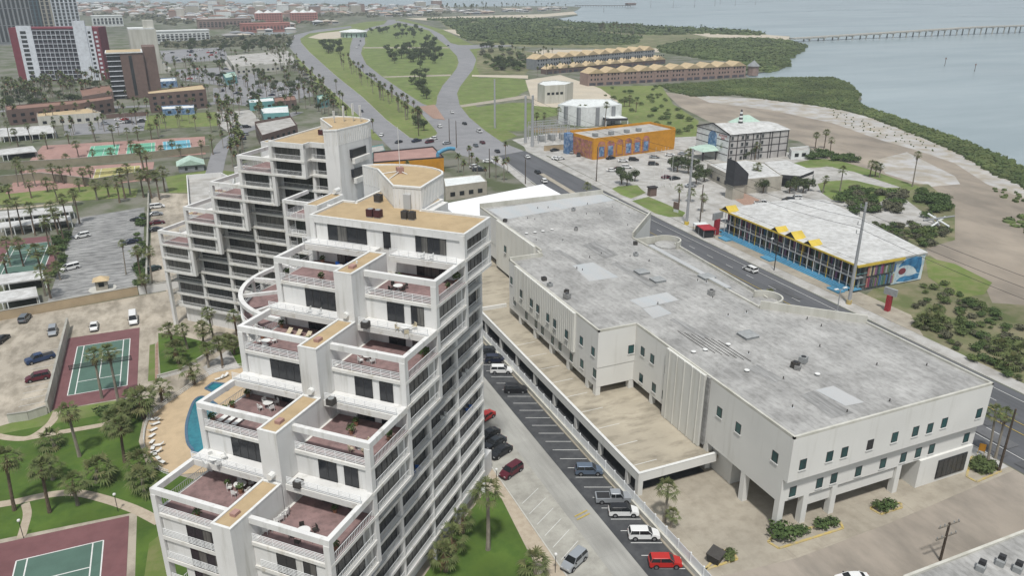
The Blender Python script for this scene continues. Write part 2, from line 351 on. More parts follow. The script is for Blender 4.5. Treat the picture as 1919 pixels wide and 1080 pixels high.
S_('drive', [(1512, 318), (1550, 312), (1600, 322), (1690, 352), (1660, 352), (1590, 335), (1530, 340), (1545, 372), (1560, 390), (1535, 392), (1505, 352)], 'concrete_pale')
# condominium grounds
W_('condo_yard', [(-110, 40), (40, 40), (40, 120), (48, 160), (62, 215), (62, 260), (20, 305), (-13, 320), (-13, 222), (-9, 210), (-46, 205.5), (-110, 200)], 'drive_tan')
W_('asphalt_lot', [(-37, 214), (-15.5, 216), (-15, 225), (-15.2, 300), (-36, 294), (-36.5, 274)], 'asphalt_old')
W_('drive', [(40.3, 40), (50.6, 40), (50.6, 165), (44, 165), (40.3, 118)], 'concrete')
W_('drive', [(46.2, 40), (50.6, 40), (50.6, 165), (46.2, 165)], 'concrete_grey')
W_('asphalt_lot', [(50.62, 40), (56.2, 40), (56.2, 165), (50.62, 165)], 'asphalt_new')
W_('walkway', [(37.6, 60), (40.2, 60), (40.2, 104), (37.6, 96)], 'path_tan')
W_('service_yard', [(56.3, 30), (120.6, 30), (120.6, 69), (114, 69), (114, 72), (73, 160), (57.5, 165), (56.3, 165)], 'concrete_tan')
W_('drive', [(57.5, 55), (120.5, 56), (120.5, 68), (113, 67.5), (90, 66), (72, 65.5), (57.5, 67)], 'drive_grey')
lines('joint', [(60 + 6 * k, 40, 60 + 6 * k, 69) for k in range(10)] + [(57, 59.5, 120, 60.5)], 'drive_grey', .07)
W_('undercroft_shade', [(57.3, 88), (72.5, 88), (72.5, 196), (57.3, 196)], 'asphalt_new')  # near-black floor colour stands in for the shade below the deck
W_('lawn', [(-110, 147), (-36, 149.5), (-30, 151.8), (-16.5, 151.8), (-12, 150.5), (-14, 142), (-14.6, 135), (-13.2, 126), (-6, 119), (0, 108), (-3, 96), (-9, 92), (-14.5, 96), (-14.5, 113.6), (-34, 114.6), (-110, 112)], 'lawn_dark')
S_('lawn', [(0, 800), (105, 770), (262, 745), (262, 765), (0, 815)], 'lawn')
S_('lawn', [(890, 905), (940, 935), (1000, 1055), (1010, 1090), (790, 1090), (850, 1000), (905, 930)], 'lawn_dark')
S_('lawn', [(297, 625), (345, 632), (412, 648), (390, 668), (330, 697), (302, 712), (298, 660)], 'lawn_dark')
S_('lawn', [(281, 648), (291, 645), (291, 714), (278, 716)], 'lawn'); S_('lawn', [(415, 665), (450, 650), (470, 690), (420, 680)], 'lawn_dark')
S_('lawn', [(280, 1020), (305, 1000), (320, 1090), (270, 1090)], 'verge')
S_('paver_strip', [(292, 648), (297, 640), (297, 714), (291, 716)], 'paver')
S_('paving', [(380, 690), (430, 655), (450, 690), (420, 705), (395, 705)], 'concrete_pale')
def ribbon(name, px, wd, m, z=None):
    p = smooth_path(GP(px), 5); a = []; b = []
    for i in range(len(p)):
        q0, q1 = p[max(0, i - 1)], p[min(len(p) - 1, i + 1)]
        l = math.hypot(q1[0] - q0[0], q1[1] - q0[1]) or 1
        nx, ny = -(q1[1] - q0[1]) / l * wd / 2, (q1[0] - q0[0]) / l * wd / 2
        a.append((p[i][0] + nx, p[i][1] + ny)); b.append((p[i][0] - nx, p[i][1] - ny))
    return sheet(name, a + b[::-1], z or nz(), m)
ribbon('garden_path', [(-20, 815), (25, 823), (60, 820), (95, 795), (108, 772)], 1.5, 'path_tan')
ribbon('garden_path', [(45, 824), (110, 812), (190, 798), (215, 790)], 1.5, 'path_tan')
ribbon('garden_path', [(-20, 950), (30, 942), (85, 930), (140, 925), (190, 935), (250, 955), (300, 980)], 1.7, 'path_tan')
ribbon('garden_path', [(48, 945), (52, 965), (46, 990), (40, 1010)], 1.2, 'path_tan')
ribbon('garden_path', [(0, 392), (60, 388), (120, 380), (180, 372), (230, 370)], 2.5, 'path_tan')
S_('lawn', [(0, 350), (100, 335), (200, 350), (260, 355), (255, 370), (130, 378), (0, 384)], 'verge')
S_('lawn', [(310, 332), (400, 318), (440, 322), (430, 345), (356, 362), (318, 362)], 'lawn')
S_('lawn', [(272, 216), (405, 210), (408, 236), (270, 243)], 'verge'); S_('paved_lot', [(407, 210), (470, 206), (500, 240), (430, 250), (412, 235)], 'concrete_pale')
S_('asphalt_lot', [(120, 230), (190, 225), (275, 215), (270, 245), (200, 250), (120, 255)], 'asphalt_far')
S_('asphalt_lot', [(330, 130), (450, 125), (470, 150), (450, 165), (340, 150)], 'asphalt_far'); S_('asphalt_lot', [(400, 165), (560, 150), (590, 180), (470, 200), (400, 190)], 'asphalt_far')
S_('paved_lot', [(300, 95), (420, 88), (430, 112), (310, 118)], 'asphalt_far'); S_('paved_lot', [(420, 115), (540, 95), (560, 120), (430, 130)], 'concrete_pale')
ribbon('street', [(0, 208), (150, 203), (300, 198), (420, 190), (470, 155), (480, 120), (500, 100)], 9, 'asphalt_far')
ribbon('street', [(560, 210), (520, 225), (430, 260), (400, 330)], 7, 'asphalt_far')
S_('pool_deck', [(275, 795), (290, 775), (330, 745), (400, 700), (460, 690), (480, 760), (440, 880), (330, 892), (300, 882), (279, 862), (271, 830)], 'pool_deck')
# courts
def court(name, surround, x0, y0, x1, y1, label, sm='court_red', gm='court_green', net=True):
    z = nz(); sheet(name + '_surround', surround, z, sm)
    t = thing(name, label, 'tennis court', ((x0 + x1) / 2, (y0 + y1) / 2, z + .006))
    hx, hy = (x1 - x0) / 2, (y1 - y0) / 2
    MB().poly([(-hx, -hy, 0), (hx, -hy, 0), (hx, hy, 0), (-hx, hy, 0)]).build('playing_surface', gm, t)
    b = MB(); d = hx * .75; s = hy * .54; lw = .09
    for (a, c, e, f) in [(-hx, -hy, -hx, hy), (hx, -hy, hx, hy), (-hx, -hy, hx, -hy), (-hx, hy, hx, hy), (-d, -hy, -d, hy), (d, -hy, d, hy), (-d, -s, d, -s), (-d, s, d, s), (0, -s, 0, s)]:
        if a == e: b.poly([(a - lw, c, .008), (a + lw, c, .008), (a + lw, f, .008), (a - lw, f, .008)])
        else: b.poly([(a, c - lw, .009), (e, c - lw, .009), (e, c + lw, .009), (a, c + lw, .009)])
    b.build('court_lines', 'paint_white', t)
    if net:
        n = MB()
        for i in range(12): n.box(-hx - .6, -.015, .1 + i * .08, hx + .6, .015, .13 + i * .08)
        n.box(-hx - .6, -.03, 1.0, hx + .6, .03, 1.07).build('net', 'frame_dark', t)
        for sx in (-1, 1): MB().tube((sx * (hx + .6), 0, 0), (sx * (hx + .6), 0, 1.1), .05).build('net_post', 'metal_black', t)
    return t
court('tennis_court', [(-30, 153), (-15.2, 153), (-15.2, 187.7), (-30, 187.7)], -27.8, 158.2, -17.1, 182, 'green tennis court on maroon ground beside the tan parking yard')
court('tennis_court', [(-33.6, 78), (-15.6, 78), (-15.6, 113), (-33.6, 113.5)], -30, 84.5, -18.9, 108.3, 'green tennis court below the curving garden path')
court('tennis_court', [(-58, 236), (-38.5, 236), (-38, 275), (-58, 276)], -52.6, 241, -40.6, 268.5, 'green tennis court between the long carports and the grey car park')
W_('court_ground', [(-64, 388), (10, 386), (12, 432), (-62, 438)], 'court_pink'); W_('court_ground', [(-64, 340), (-13, 342), (-12, 378), (-64, 382)], 'court_pink')
court('tennis_court', [(-42, 392), (-26, 392), (-26, 429), (-42, 429)], -40.2, 394.5, -27.6, 427, 'mint green tennis court at the far end of the pink court yard', 'court_pink', 'court_mint')
court('tennis_court', [(-25.5, 392), (-9.5, 392), (-9.5, 429), (-25.5, 429)], -23.9, 394.5, -11.6, 425, 'mint green tennis court next to the bright blue court', 'court_pink', 'court_mint')
court('tennis_court', [(-9.2, 392), (7, 392), (7, 429), (-9.2, 429)], -8, 395.5, 4.4, 425.5, 'bright blue tennis court on the pink court yard', 'court_pink', 'court_blue')
court('tennis_court', [(-38, 345), (-15.5, 345), (-15.5, 375), (-38, 375)], -35, 349, -17.6, 372.5, 'worn yellow striped court on pink ground', 'court_pink', 'court_gold')
# painted lines and kerbs
lines('stall_lines', [(51.9, 71.7 + 2.9 * k, 56.1, 69.9 + 2.9 * k) for k in range(-4, 26)])
lines('stall_lines', [(41.0, 89.3 - 2.75 * k, 45.0, 91.9 - 2.75 * k) for k in range(-1, 6)], wd=.09)
lines('stall_lines', [(-36 + .3, 226 + 2.7 * k, -31, 226.6 + 2.7 * k) for k in range(24)] + [(-20.5, 230 + 2.7 * k, -15.8, 230.3 + 2.7 * k) for k in range(24)])
lines('stall_lines', [(-36, 157 + 2.8 * k, -31, 157.4 + 2.8 * k) for k in range(10)], wd=.1)
rp_ = random.Random(4)
for i in range(26):
    x, y = rp_.choice((122.2, 125.2, 128.8, 139.2, 140.5)), rp_.uniform(60, 250); w_, h_ = rp_.uniform(1.2, 3.2), rp_.uniform(2, 14)
    sheet('road_patch', [(x, y), (x + w_, y), (x + w_, y + h_), (x, y + h_)], LZ[0] + .0002 * (i + 1), rp_.choice(('asphalt_patch', 'asphalt_mend')))
LZ[0] += .006
lines('lane_lines', [(124.6, 40, 124.6, 226), (143.2, 40, 143.2, 255)], wd=.14)
lines('lane_lines', [(128.2, 40 + 9 * k, 128.2, 43 + 9 * k) for k in range(22)] + [(138.8, 40 + 9 * k, 138.8, 43 + 9 * k) for k in range(24)], wd=.14)
lines('lane_lines', [(132, 40, 132, 236), (135.2, 40, 135.2, 240)], 'paint_yellow', .16)
lines('lane_lines', [(47.1, 85.2, 49.6, 85.8), (47.1, 86.0, 49.6, 86.6)], 'paint_yellow', .22)
def kerb(pts, m='kerb', h=.13, t=.18, closed=False): return MB().wall(pts, h + .02, t, 0, closed).build('kerb', m, kind='structure')
kerb([(146.3, -60), (146.3, 205), (147.8, 262), (149.9, 335)]); kerb([(120.8, 72), (120.8, 225), (126.5, 268), (133.5, 330)])
kerb([(40.25, 60), (40.25, 117)]); kerb(GP([(1146, 354), (1160, 349), (1195, 347), (1203, 355), (1212, 362), (1183, 373), (1164, 366)]), closed=True)
kerb(GP([(1184, 377), (1216, 369), (1250, 383), (1286, 399), (1280, 407), (1255, 408), (1228, 401)]), closed=True)
med = MB().wall([(133.6, 236), (137, 290)], .16, 2.2); med.build('traffic_island', 'concrete_tan', kind='structure')
S_('road_marking', [(785, 200), (815, 196), (835, 225), (812, 222)], 'paver')
kerb(road_l and GP(road_r[:6])); kerb(GP(road_l[:6]))
# ================================================================ CONDOMINIUM TOWERS (terraced)
SS = [52.3, 60.9, 69.3, 77.6, 86.0, 94.4, 101.0]
TW = 23.8; SP0, SP1 = 11.1, 13.7
ZL = [46 - 3.2 * k for k in range(14)]            # 46 roof ... 4.4 first floor
KB = lambda i: 7 - 2 * i                          # level of the pergola beam of tier i
def front(k): return 4 if k <= 2 else 3 if k <= 4 else 2 if k <= 6 else 1 if k <= 8 else 0
def rail_mesh(l, kind):
    """railing of length l along +x, base z=0"""
    b = MB()
    if kind == 'bars':
        for i in range(5): b.box(0, -.025, .17 + i * .2, l, .025, .225 + i * .2)
        n = max(2, int(l / 1.25))
        for i in range(n + 1): b.box(i * l / n - .025, -.03, 0, i * l / n + .025, .03, 1.02)
    else:
        b.box(0, -.025, 1.0, l, .025, 1.05); b.box(0, -.02, .1, l, .02, .14)
        n = int(l / .3)
        for i in range(n + 1): b.box(i * l / n - .018, -.018, .1, i * l / n + .018, .018, 1.0)
    return b
RM = {}
def rail(par, s0, t0, s1, t1, z, kind='bars'):
    l = round(math.hypot(s1 - s0, t1 - t0), 2); k = (l, kind)
    if k not in RM: RM[k] = rail_mesh(l, kind).mesh('railing', 'rail_white')
    return link(RM[k], 'railing', par, (s0, t0, z), math.atan2(t1 - t0, s1 - s0))
WMESH = {}; WR = random.Random(17)
def window(par, s0, t0, s1, t1, z, h, n, sub=False, gm='glass_side'):
    """glazing between two plan points; frame with mullions, panes as sub-parts or one sheet of glass"""
    l = round(math.hypot(s1 - s0, t1 - t0), 2); key = (l, h, n, sub, gm)
    if key not in WMESH:
        f = MB(); w = .07
        for i in range(n + 1): f.box(max(0, i * l / n - w / 2), -.07, 0, min(l, i * l / n + w / 2), .07, h)
        f.box(0, -.068, 0, l, .068, w); f.box(0, -.068, h - w, l, .068, h)
        gl = MB()
        if sub: gl.box(w / 2, -.04, w, l / n - w / 2, .04, h - w)
        else: gl.box(w / 2, -.04, w, l - w / 2, .04, h - w)
        WMESH[key] = (f.mesh('window', 'frame_dark'), gl.mesh('pane', gm))
    fm, gm_ = WMESH[key]
    o = link(fm, 'window', par, (s0, t0, z), math.atan2(t1 - t0, s1 - s0))
    for i in range(n if sub else 1):
        q = link(gm_, 'pane', o, (i * l / n, 0, 0))
        if WR.random() < .3: q.material_slots[0].link = 'OBJECT'; q.material_slots[0].material = MATS['glass_curtain']
    return o
O0, O1 = 2.3, 22.3
CORE = {'A': [(103.6, -2.2), (102.3, 1.3), (94.1, 8.8), (94.5, 13.1), (103, 12.3), (104.4, 11.6), (105.5, 10.4), (106.3, 8.8), (106.7, 6.6), (106.6, 4.2), (106.1, 1.8), (105.1, -.4)],
        'B': [(99.3, .2), (101.6, 1.5), (102.6, 9.0), (102.6, 11.0), (102.1, 12.8), (101, 14.2), (98.6, 15.4), (95.6, 15.8), (92.6, 15.4), (90.8, 12.6), (91, 11.2), (98.8, 3.9)]}
def tower(label, M, detail):
    T = link(None, 'condominium_tower', None, label=label, cat='building', group=None); T.matrix_world = M
    B = lambda name, m, *bx: [0, MB().box(*bx).build(name, m, T)][1]
    e = .004
    # ---- floors: interior walls and slabs
    for k in range(1, 14):
        f = front(k); s0 = SS[f] + .2; z0, z1 = ZL[k], ZL[k - 1] - .35
        send = 101.0 if True else 94.4
        w = MB(); w.box(s0, O0 + .85, z0, 94.4, O1 - .85, z1); w.box(94.4, 3.6, z0, send, 14, z1)
        for j in range(f, 5):                      # parts of the storey that stand further out
            pr = (j == 4 and k <= 2) or (j < 4 and KB(j) + 2 <= k <= KB(j) + 3)
            if pr:
                a = max(SS[j] + .2, s0)
                w.box(a, .85, z0, SS[j + 1] - .4, O0 + .85 - e, z1); w.box(a, O1 - .85 + e, z0, SS[j + 1] - .4, 22.95, z1)
        w.build('storey_wall', 'tower_white', T)
        B('floor_slab', 'slab_edge', SS[f] if k > 8 else s0, O0, z0 - .35, 94.4, O1, z0)
        B('floor_slab', 'slab_edge', 94.4 + e, 2.2, z0 - .35, send, 14, z0)
    B('ground_storey', 'tower_white', SS[0] + 1.2, 3.2, 0, 100.6, 20.8, ZL[13] - .36)
    # ---- side balconies
    for k in range(1, 14):
        f = front(k)
        z = ZL[k]
        for j in range(0, 5):
            terr = j < 4 and k == KB(j) + 1
            if j < f and not terr: continue
            pr = (j == 4 and k <= 2) or (j < 4 and KB(j) + 1 <= k <= KB(j) + 3)
            a, b = SS[j], SS[j + 1]
            for side in (0, 1):
                if side == 1 - detail[1] and k > 3 and not pr and False: continue
                o = (0, O0) if not side else (TW, O1)
                out = o[0] if pr else o[1]
                if pr:
                    lo_, hi_ = sorted((o[0], o[1]))
                    if not terr: B('balcony_slab', 'slab_edge', a + e, lo_, z - .35, b - e, hi_, z)
                sg = 1 if side else -1
                if not terr:
                    B('fascia', 'slab_edge', a + .02, out + sg * e, z - .37, b - .02, out + sg * .10, z + .06)
                rail(T, a + .3, out - sg * .1, b - .3, out - sg * .1, z, 'pickets')
                if terr: continue
                wl = out - sg * .85 + sg * .05
                if pr:
                    a2 = max(a + .9, SS[f] + .9)
                    window(T, a2, wl, b - 1.6, wl, z + .05, 2.65, 5)
                    B('side_wall', 'tower_white', b - .9, min(wl, out - sg * .3), z + e, b - .5, max(wl, out - sg * .3), z + 2.85 - e)
                else: window(T, max(a + .5, SS[f] + .9), wl, b - .5, wl, z + .05, 2.65, 6)
        if k >= 1:                                   # last bay before the lift core, on the long side only
            window(T, 95.0, 3.55, 100.4, 3.55, z + .05, 2.6, 4); rail(T, 94.6, 2.3, 100.9, 2.3, z, 'pickets')
    # ---- columns
    for j in range(0, 6):
        top = 46 if j >= 4 else ZL[KB(j)] - .75
        botk = (KB(j) + 3) if j == 0 else (KB(j - 1) + 3) if j < 5 else 2
        zb = ZL[min(botk, 13)] if j else 0
        if j == 5: zb = ZL[2]
        for t0 in (0, TW - .75):
            B('column', 'tower_white', SS[j] - (.06 if j < 5 else .75), t0 + .01, zb - .37, SS[j] + (.7 if j < 5 else 0), t0 + .74, top - e)
        if j:
            for t0 in (O0 + .02, O1 - .02 - .75):
                MB().lathe([(.4, 0), (.4, zb - .38)], 10, (SS[j], t0 + .375)).build('column', 'tower_white', T)
    # ---- terraces, pergola beams, lift spine
    for i in range(4):
        kb = KB(i); zt, zbm = ZL[kb + 1], ZL[kb]; s0, s1 = SS[i], SS[i + 1]
        for (t0, t1, w) in ((0, SP0, 0), (SP1, TW, 1)):
            B('terrace_slab', 'slab_edge', s0 - .02, t0 - .02, zt - .42, s1 + .18, t1 + .02, zt)
            B('terrace_floor', 'maroon_deck', s0 + .3, t0 + .3, zt + e, s1 + .16, t1 - .05, zt + .03)
            B('pergola_beam', 'tower_white', s0, t0, zbm - .75, s0 + .55, t1, zbm)
            tt = t0 if not w else t1 - .55
            B('pergola_beam', 'tower_white', s0 + .55 + e, tt, zbm - .75, s1 - 2.3, tt + .55, zbm)
            rail(T, s0 + .2, t0 + .75 if not w else t0, s0 + .2, t1 if not w else t1 - .75, zt)
            B('balcony', 'slab_edge', s1 - 2.3 + e, t0 + .02, zbm - .8, s1 + .18, t1 - .02, zbm)
            B('balcony_floor', 'tower_white', s1 - 2.15, t0 + .2, zbm + e, s1 + .16, t1 - .1, zbm + .02)
            rail(T, s1 - 2.2, t0 + .2, s1 - 2.2, t1 - .2, zbm)
        # front windows of the two storeys behind the terrace
        for kk in (kb + 1, kb):
            if i == 3 and kk == kb:
                ws = [(2.8, 9.0, 4, 2.7), (11.6, 12.7, 1, 2.5), (16.5, 21.0, 5, 2.7)]
            else: ws = [(4.4, 9.0, 4, 2.55), (16.7, 19.1, 2, 2.55), (20.1, 21.9, 2, 2.55)] if i < 3 else [(4.0, 9.2, 4, 2.5), (16.5, 21.0, 4, 2.5)]
            for (a, b, n, h) in ws: window(T, s1 + .16, a, s1 + .16, b, ZL[kk] + .04, h, n, detail[0] == 'A', 'glass_dark')
        sp = MB().box(s0 - 2.7, SP0 + .02, zt - 9.6 if i else 0, s0 + 5.7, SP1 - .02, zbm + .35).build('lift_shaft', 'tower_white', T)
        MB().box(s0 - 2.4, SP0 + .3, zbm + .354, s0 + 5.4, SP1 - .3, zbm + .37).build('shaft_roof', 'tan_roof', sp)
        rim = MB()
        for q in ((s0 - 2.7, SP0, s0 + 5.7, SP0 + .28), (s0 - 2.7, SP1 - .28, s0 + 5.7, SP1), (s0 - 2.7, SP0 + .28, s0 - 2.42, SP1 - .28), (s0 + 5.42, SP0 + .28, s0 + 5.7, SP1 - .28)): rim.box(q[0] - .01, q[1] - .01, zbm + .352, q[2] + .01, q[3] + .01, zbm + .5)
        rim.build('shaft_kerb', 'paint_white', sp)
        MB().box(s0 - .9, SP0 + 1.0, zbm + .372, s0 + .0, SP0 + 1.7, zbm + .75).build('roof_vent', 'court_pink', sp)
        d = MB().tube((s0 + 5.2, SP0 + 1.4, zbm + 1.3), (s0 + 6.6, SP0 + 1.4, zbm + 1.3), .4, .4, 10) if i < 3 else MB().box(s0 + 1, SP0 + .9, zbm + .372, s0 + 1.2, SP0 + 1.1, zbm + .7)
        d.build('duct', 'plastic_white', sp)
        # shaft walls continue back to the next tier
    # balconies on the front of the lowest tier
    for k in range(9, 14):
        z = ZL[k]
        for (t0, t1) in ((0, SP0), (SP1, TW)):
            B('balcony', 'slab_edge', SS[0], t0 + (1.2 if t0 == 0 else 0), z - .35, SS[0] + .18, t1 - (1.2 if t0 else 0), z) if k < 9 else None
            B('fascia', 'slab_edge', SS[0] - .1, t0 + .7, z - .37, SS[0] - e, t1 - (.7 if t0 else 0), z + .12)
            rail(T, SS[0] + .1, t0 + .75, SS[0] + .1, t1 - .75, z)
        for (a, b, n) in ((4.4, 9.0, 4), (16.7, 19.1, 2), (20.1, 21.7, 2)): window(T, SS[0] + .16, a, SS[0] + .16, b, z + .04, 2.55, n, detail[0] == 'A', 'glass_dark')
    # ---- roof
    ro = [(86, 0), (86, TW), (94.4, TW), (94.4, 13.2), (101.2, 13.2), (101.2, 2.2), (94.4, 2.2), (94.4, 0)]
    r = MB().prism(ro, 45.25, 46.0).build('roof', 'tower_white', T)
    ins = [(86.35, .35), (86.35, TW - .35), (94.05, TW - .35), (94.05, 12.85), (100.85, 12.85), (100.85, 2.55), (94.05, 2.55), (94.05, .35)]
    MB().poly([(a, b, 46.01) for a, b in ins]).build('roof_surface', 'tan_roof', r)
    p = MB()
    for q in ((86, 0, 94.4, .33), (86, TW - .33, 94.4, TW), (86, .33, 86.33, TW - .33), (94.07, 13.2, 94.4, TW - .33), (94.07, .33, 94.4, 2.2), (94.4, 2.2, 101.2, 2.53)): p.box(q[0], q[1], 46.002, q[2], q[3], 46.28)
    p.build('parapet', 'paint_white', r)
    # ---- lift core with a rounded back
    core = CORE[detail[0]]
    c = MB().prism(core, 0, 49.1).build('lift_core', 'tower_white', T)
    cx, cy = sum(p[0] for p in core) / len(core), sum(p[1] for p in core) / len(core)
    shr = lambda f: [(cx + (a - cx) * f, cy + (b - cy) * f) for a, b in core]
    MB().poly([(a, b, 49.11) for a, b in shr(.95)]).build('core_roof', 'tan_roof', c)
    rim = MB(); o_, i_ = shr(1.01), shr(.95)
    for q in range(len(core)):
        q2 = (q + 1) % len(core); rim.prism([o_[q], o_[q2], i_[q2], i_[q]], 49.102, 49.35)
    rim.build('core_parapet', 'paint_white', c)
    rb = MB()
    for q in range(len(core)):
        (x0, y0), (x1, y1) = core[q], core[(q + 1) % len(core)]
        l = math.hypot(x1 - x0, y1 - y0); n = int(l / .55)
        for i in range(n):
            t = (i + .5) / n; rb.tube((x0 + (x1 - x0) * t, y0 + (y1 - y0) * t, 46.3), (x0 + (x1 - x0) * t, y0 + (y1 - y0) * t, 49.0), .09, .09, 4)
    rb.build('core_rib', 'slab_edge', c)
    if detail[0] == 'A': B('core_door', 'roof_patch', 94.05, 10.4, 46.05, 94.3, 11.5, 48.2)
    if detail[0] == 'B':
        for z in (39.2, 43.2):
            B('stair_opening', 'glass_dark', 101.9, 4.6, z + .1, 102.75, 9.6, z + 1.7); B('stair_balcony', 'slab_edge', 102.76, 4.2, z - 1.0, 103.4, 10.0, z + .05)
    return T
c_ = math.sqrt(.5)
# tower A: s along (c,c), t along (c,-c) from -64.9 ; tower B is its mirror image
MA = Matrix(((c_, c_, 0, -64.9 * c_), (c_, -c_, 0, 64.9 * c_), (0, 0, 1, 0), (0, 0, 0, 1)))
MBm = Matrix(((c_, c_, 0, (126.3 - 189.5) * c_), (-c_, c_, 0, (126.3 + 189.5) * c_), (0, 0, 1, 0), (0, 0, 0, 1)))
TA = tower('white stepped condominium tower with maroon terraces, beside the swimming pool', MA, ('A', 0))
TB = tower('white stepped condominium tower standing behind the pool tower, beside the grey car park', MBm, ('B', 0))
def A_(s, t, z): return tuple(MA @ Vector((s, t, z)))
def B_(s, t, z): return tuple(MBm @ Vector((s, t, z)))
# rounded terrace wing between the towers (tower A coordinates)
rw = link(None, 'rounded_terrace_wing', None, label='white half-round balcony wing with curved pergola ring between the two stepped towers', cat='building')
rw.matrix_world = MA
CX, CY, RR = 99.5, -6.6, 15.0
def arc_pts(r, a0=165, a1=291, st=7): return [(CX + r * math.cos(math.radians(a)), CY + r * math.sin(math.radians(a))) for a in range(a0, a1 + 1, st)]
def arc_band(name, r0, r1, z0, z1, m, par=rw):
    o, i = arc_pts(r0), arc_pts(r1); b = MB()
    for q in range(len(o) - 1): b.prism([o[q], o[q + 1], i[q + 1], i[q]], z0, z1)
    return b.build(name, m, par)
for k in range(6, 14):
    z = ZL[k]
    arc_band('balcony_slab', RR, 6, z - .35, z, 'slab_edge'); 
    if k > 6: arc_band('curved_window', RR - 2.0, RR - 2.4, z + .02, z + 2.84, 'glass_side')
    arc_band('balcony_rail', RR - .1, RR - .16, z + .95, z + 1.02, 'rail_white'); arc_band('balcony_rail', RR - .1, RR - .16, z + .5, z + .56, 'rail_white'); arc_band('balcony_rail', RR - .1, RR - .16, z + .2, z + .26, 'rail_white')
arc_band('terrace_floor', RR - .4, 6.2, ZL[6] + .004, ZL[6] + .03, 'maroon_deck')
arc_band('pergola_ring', RR, RR - .7, ZL[5] - .6, ZL[5], 'tower_white')
for a in range(170, 291, 30):
    ca, sa = math.cos(math.radians(a)), math.sin(math.radians(a))
    for r in (RR - .35,):
        MB().tube((CX + r * ca, CY + r * sa, 0), (CX + r * ca, CY + r * sa, ZL[5] - .6), .3, .3, 8).build('column', 'tower_white', rw)
    n = Vector((-sa, ca)) * .25
    MB().prism([(CX + 6 * ca + n[0], CY + 6 * sa + n[1]), (CX + (RR - .7) * ca + n[0], CY + (RR - .7) * sa + n[1]), (CX + (RR - .7) * ca - n[0], CY + (RR - .7) * sa - n[1]), (CX + 6 * ca - n[0], CY + 6 * sa - n[1])], ZL[5] - .55, ZL[5] - .05).build('pergola_spoke', 'tower_white', rw)
MB().lathe([(6.4, 0), (6.4, ZL[5])], 20, (CX, CY)).build('inner_wall', 'tower_white', rw)
# link wing behind the pool tower: one pergola tier and a lift shaft
lw = link(None, 'link_wing', None, label='white link block with one pergola terrace wedged between the two stepped towers', cat='building'); lw.matrix_world = MA
lb = lambda name, m, *bx: MB().box(*bx).build(name, m, lw)
for k in range(3, 14):
    z = ZL[k]
    lb('floor_slab', 'slab_edge', 110.8, -24.3, z - .4, 124, -6, z)
    if k > 3:
        lb('storey_wall', 'tower_white', 112.0, -22.9, z, 124, -6.2, z + 2.795); window(lw, 111.95, -22.6, 111.95, -18.2, z + .05, 2.6, 4); window(lw, 111.95, -14, 111.95, -8, z + .05, 2.6, 5); window(lw, 112.6, -22.95, 120, -22.95, z + .05, 2.6, 5)
    rail(lw, 110.95, -24.1, 110.95, -17.7, z); rail(lw, 110.95, -14.7, 110.95, -6.3, z); rail(lw, 111, -24.2, 123, -24.2, z)
lb('terrace_floor', 'maroon_deck', 111.2, -23.9, ZL[3] + .004, 123.5, -17.7, ZL[3] + .03)
lb('pergola_beam', 'tower_white', 110.8, -24.3, ZL[2] - .6, 111.3, -17.6, ZL[2]); lb('pergola_beam', 'tower_white', 111.304, -24.3, ZL[2] - .6, 118.2, -23.8, ZL[2]); lb('pergola_beam', 'tower_white', 110.8, -14.8, ZL[2] - .6, 111.3, -6, ZL[2])
for t in (-24.28, -6.6): lb('column', 'tower_white', 110.82, t, 0, 111.4, t + .6, ZL[2] - .603)
sp = lb('lift_shaft', 'tower_white', 108.1, -17.6, 0, 116.5, -14.9, ZL[2] + .35); MB().box(108.4, -17.3, ZL[2] + .354, 116.2, -15.2, ZL[2] + .38).build('shaft_roof', 'tan_roof', sp)
MB().wall([(108.25, -17.45), (116.35, -17.45), (116.35, -15.05), (108.25, -15.05)], .16, .28, ZL[2] + .352, True).build('shaft_kerb', 'paint_white', sp); MB().tube((115.5, -16.2, ZL[2] + 1.2), (117, -16.2, ZL[2] + 1.2), .4, .4, 10).build('duct', 'plastic_white', sp)
# roof plant
def ac_pair(M, s, t, z, m, label, n=2, sz=.9):
    o = thing('air_conditioner', label, 'air conditioner', tuple(M @ Vector((s, t, z))), math.radians(-45))
    for i in range(n):
        b = MB().box(i * (sz + .25), 0, .15, i * (sz + .25) + sz, sz, 1.15); c = b.build('casing', m, o)
        MB().lathe([(sz * .4, 1.152), (sz * .4, 1.2)], 12, (i * (sz + .25) + sz / 2, sz / 2)).build('fan_grille', 'ac_grey' if m == 'ac_maroon' else 'metal_black', c)
        MB().box(i * (sz + .25) + .05, .05, 0, i * (sz + .25) + sz - .05, sz - .05, .148).build('base_frame', 'steel', o)
    return o
ac_pair(MA, 88.5, 7.6, 46.02, 'ac_maroon', 'pair of maroon fan units on the pool tower roof', 2, .95)
ac_pair(MA, 89.5, 12.5, 46.02, 'ac_dark', 'pair of black condenser units on the pool tower roof', 2, .85)
ac_pair(MA, 95.5, 4.6, 46.02, 'ac_dark', 'black condenser beside the lift core of the pool tower', 1, 1.0)
for i, (s, t) in enumerate(((89, 14), (91, 10), (92.5, 14.5))): ac_pair(MBm, s, t, 46.02, 'ac_maroon', ['maroon fan unit at the edge of the rear tower roof', 'maroon fan unit in the middle of the rear tower roof', 'maroon fan unit near the lift core of the rear tower'][i], 1, 1.1)
ac_pair(MBm, 95.5, 5.5, 46.02, 'ac_maroon', 'maroon cabinet against the lift core of the rear tower', 1, 1.5)
an = thing('antenna_mast', 'thin white aerial mast on the pool tower lift core', 'antenna', A_(102, 5.5, 49.11))
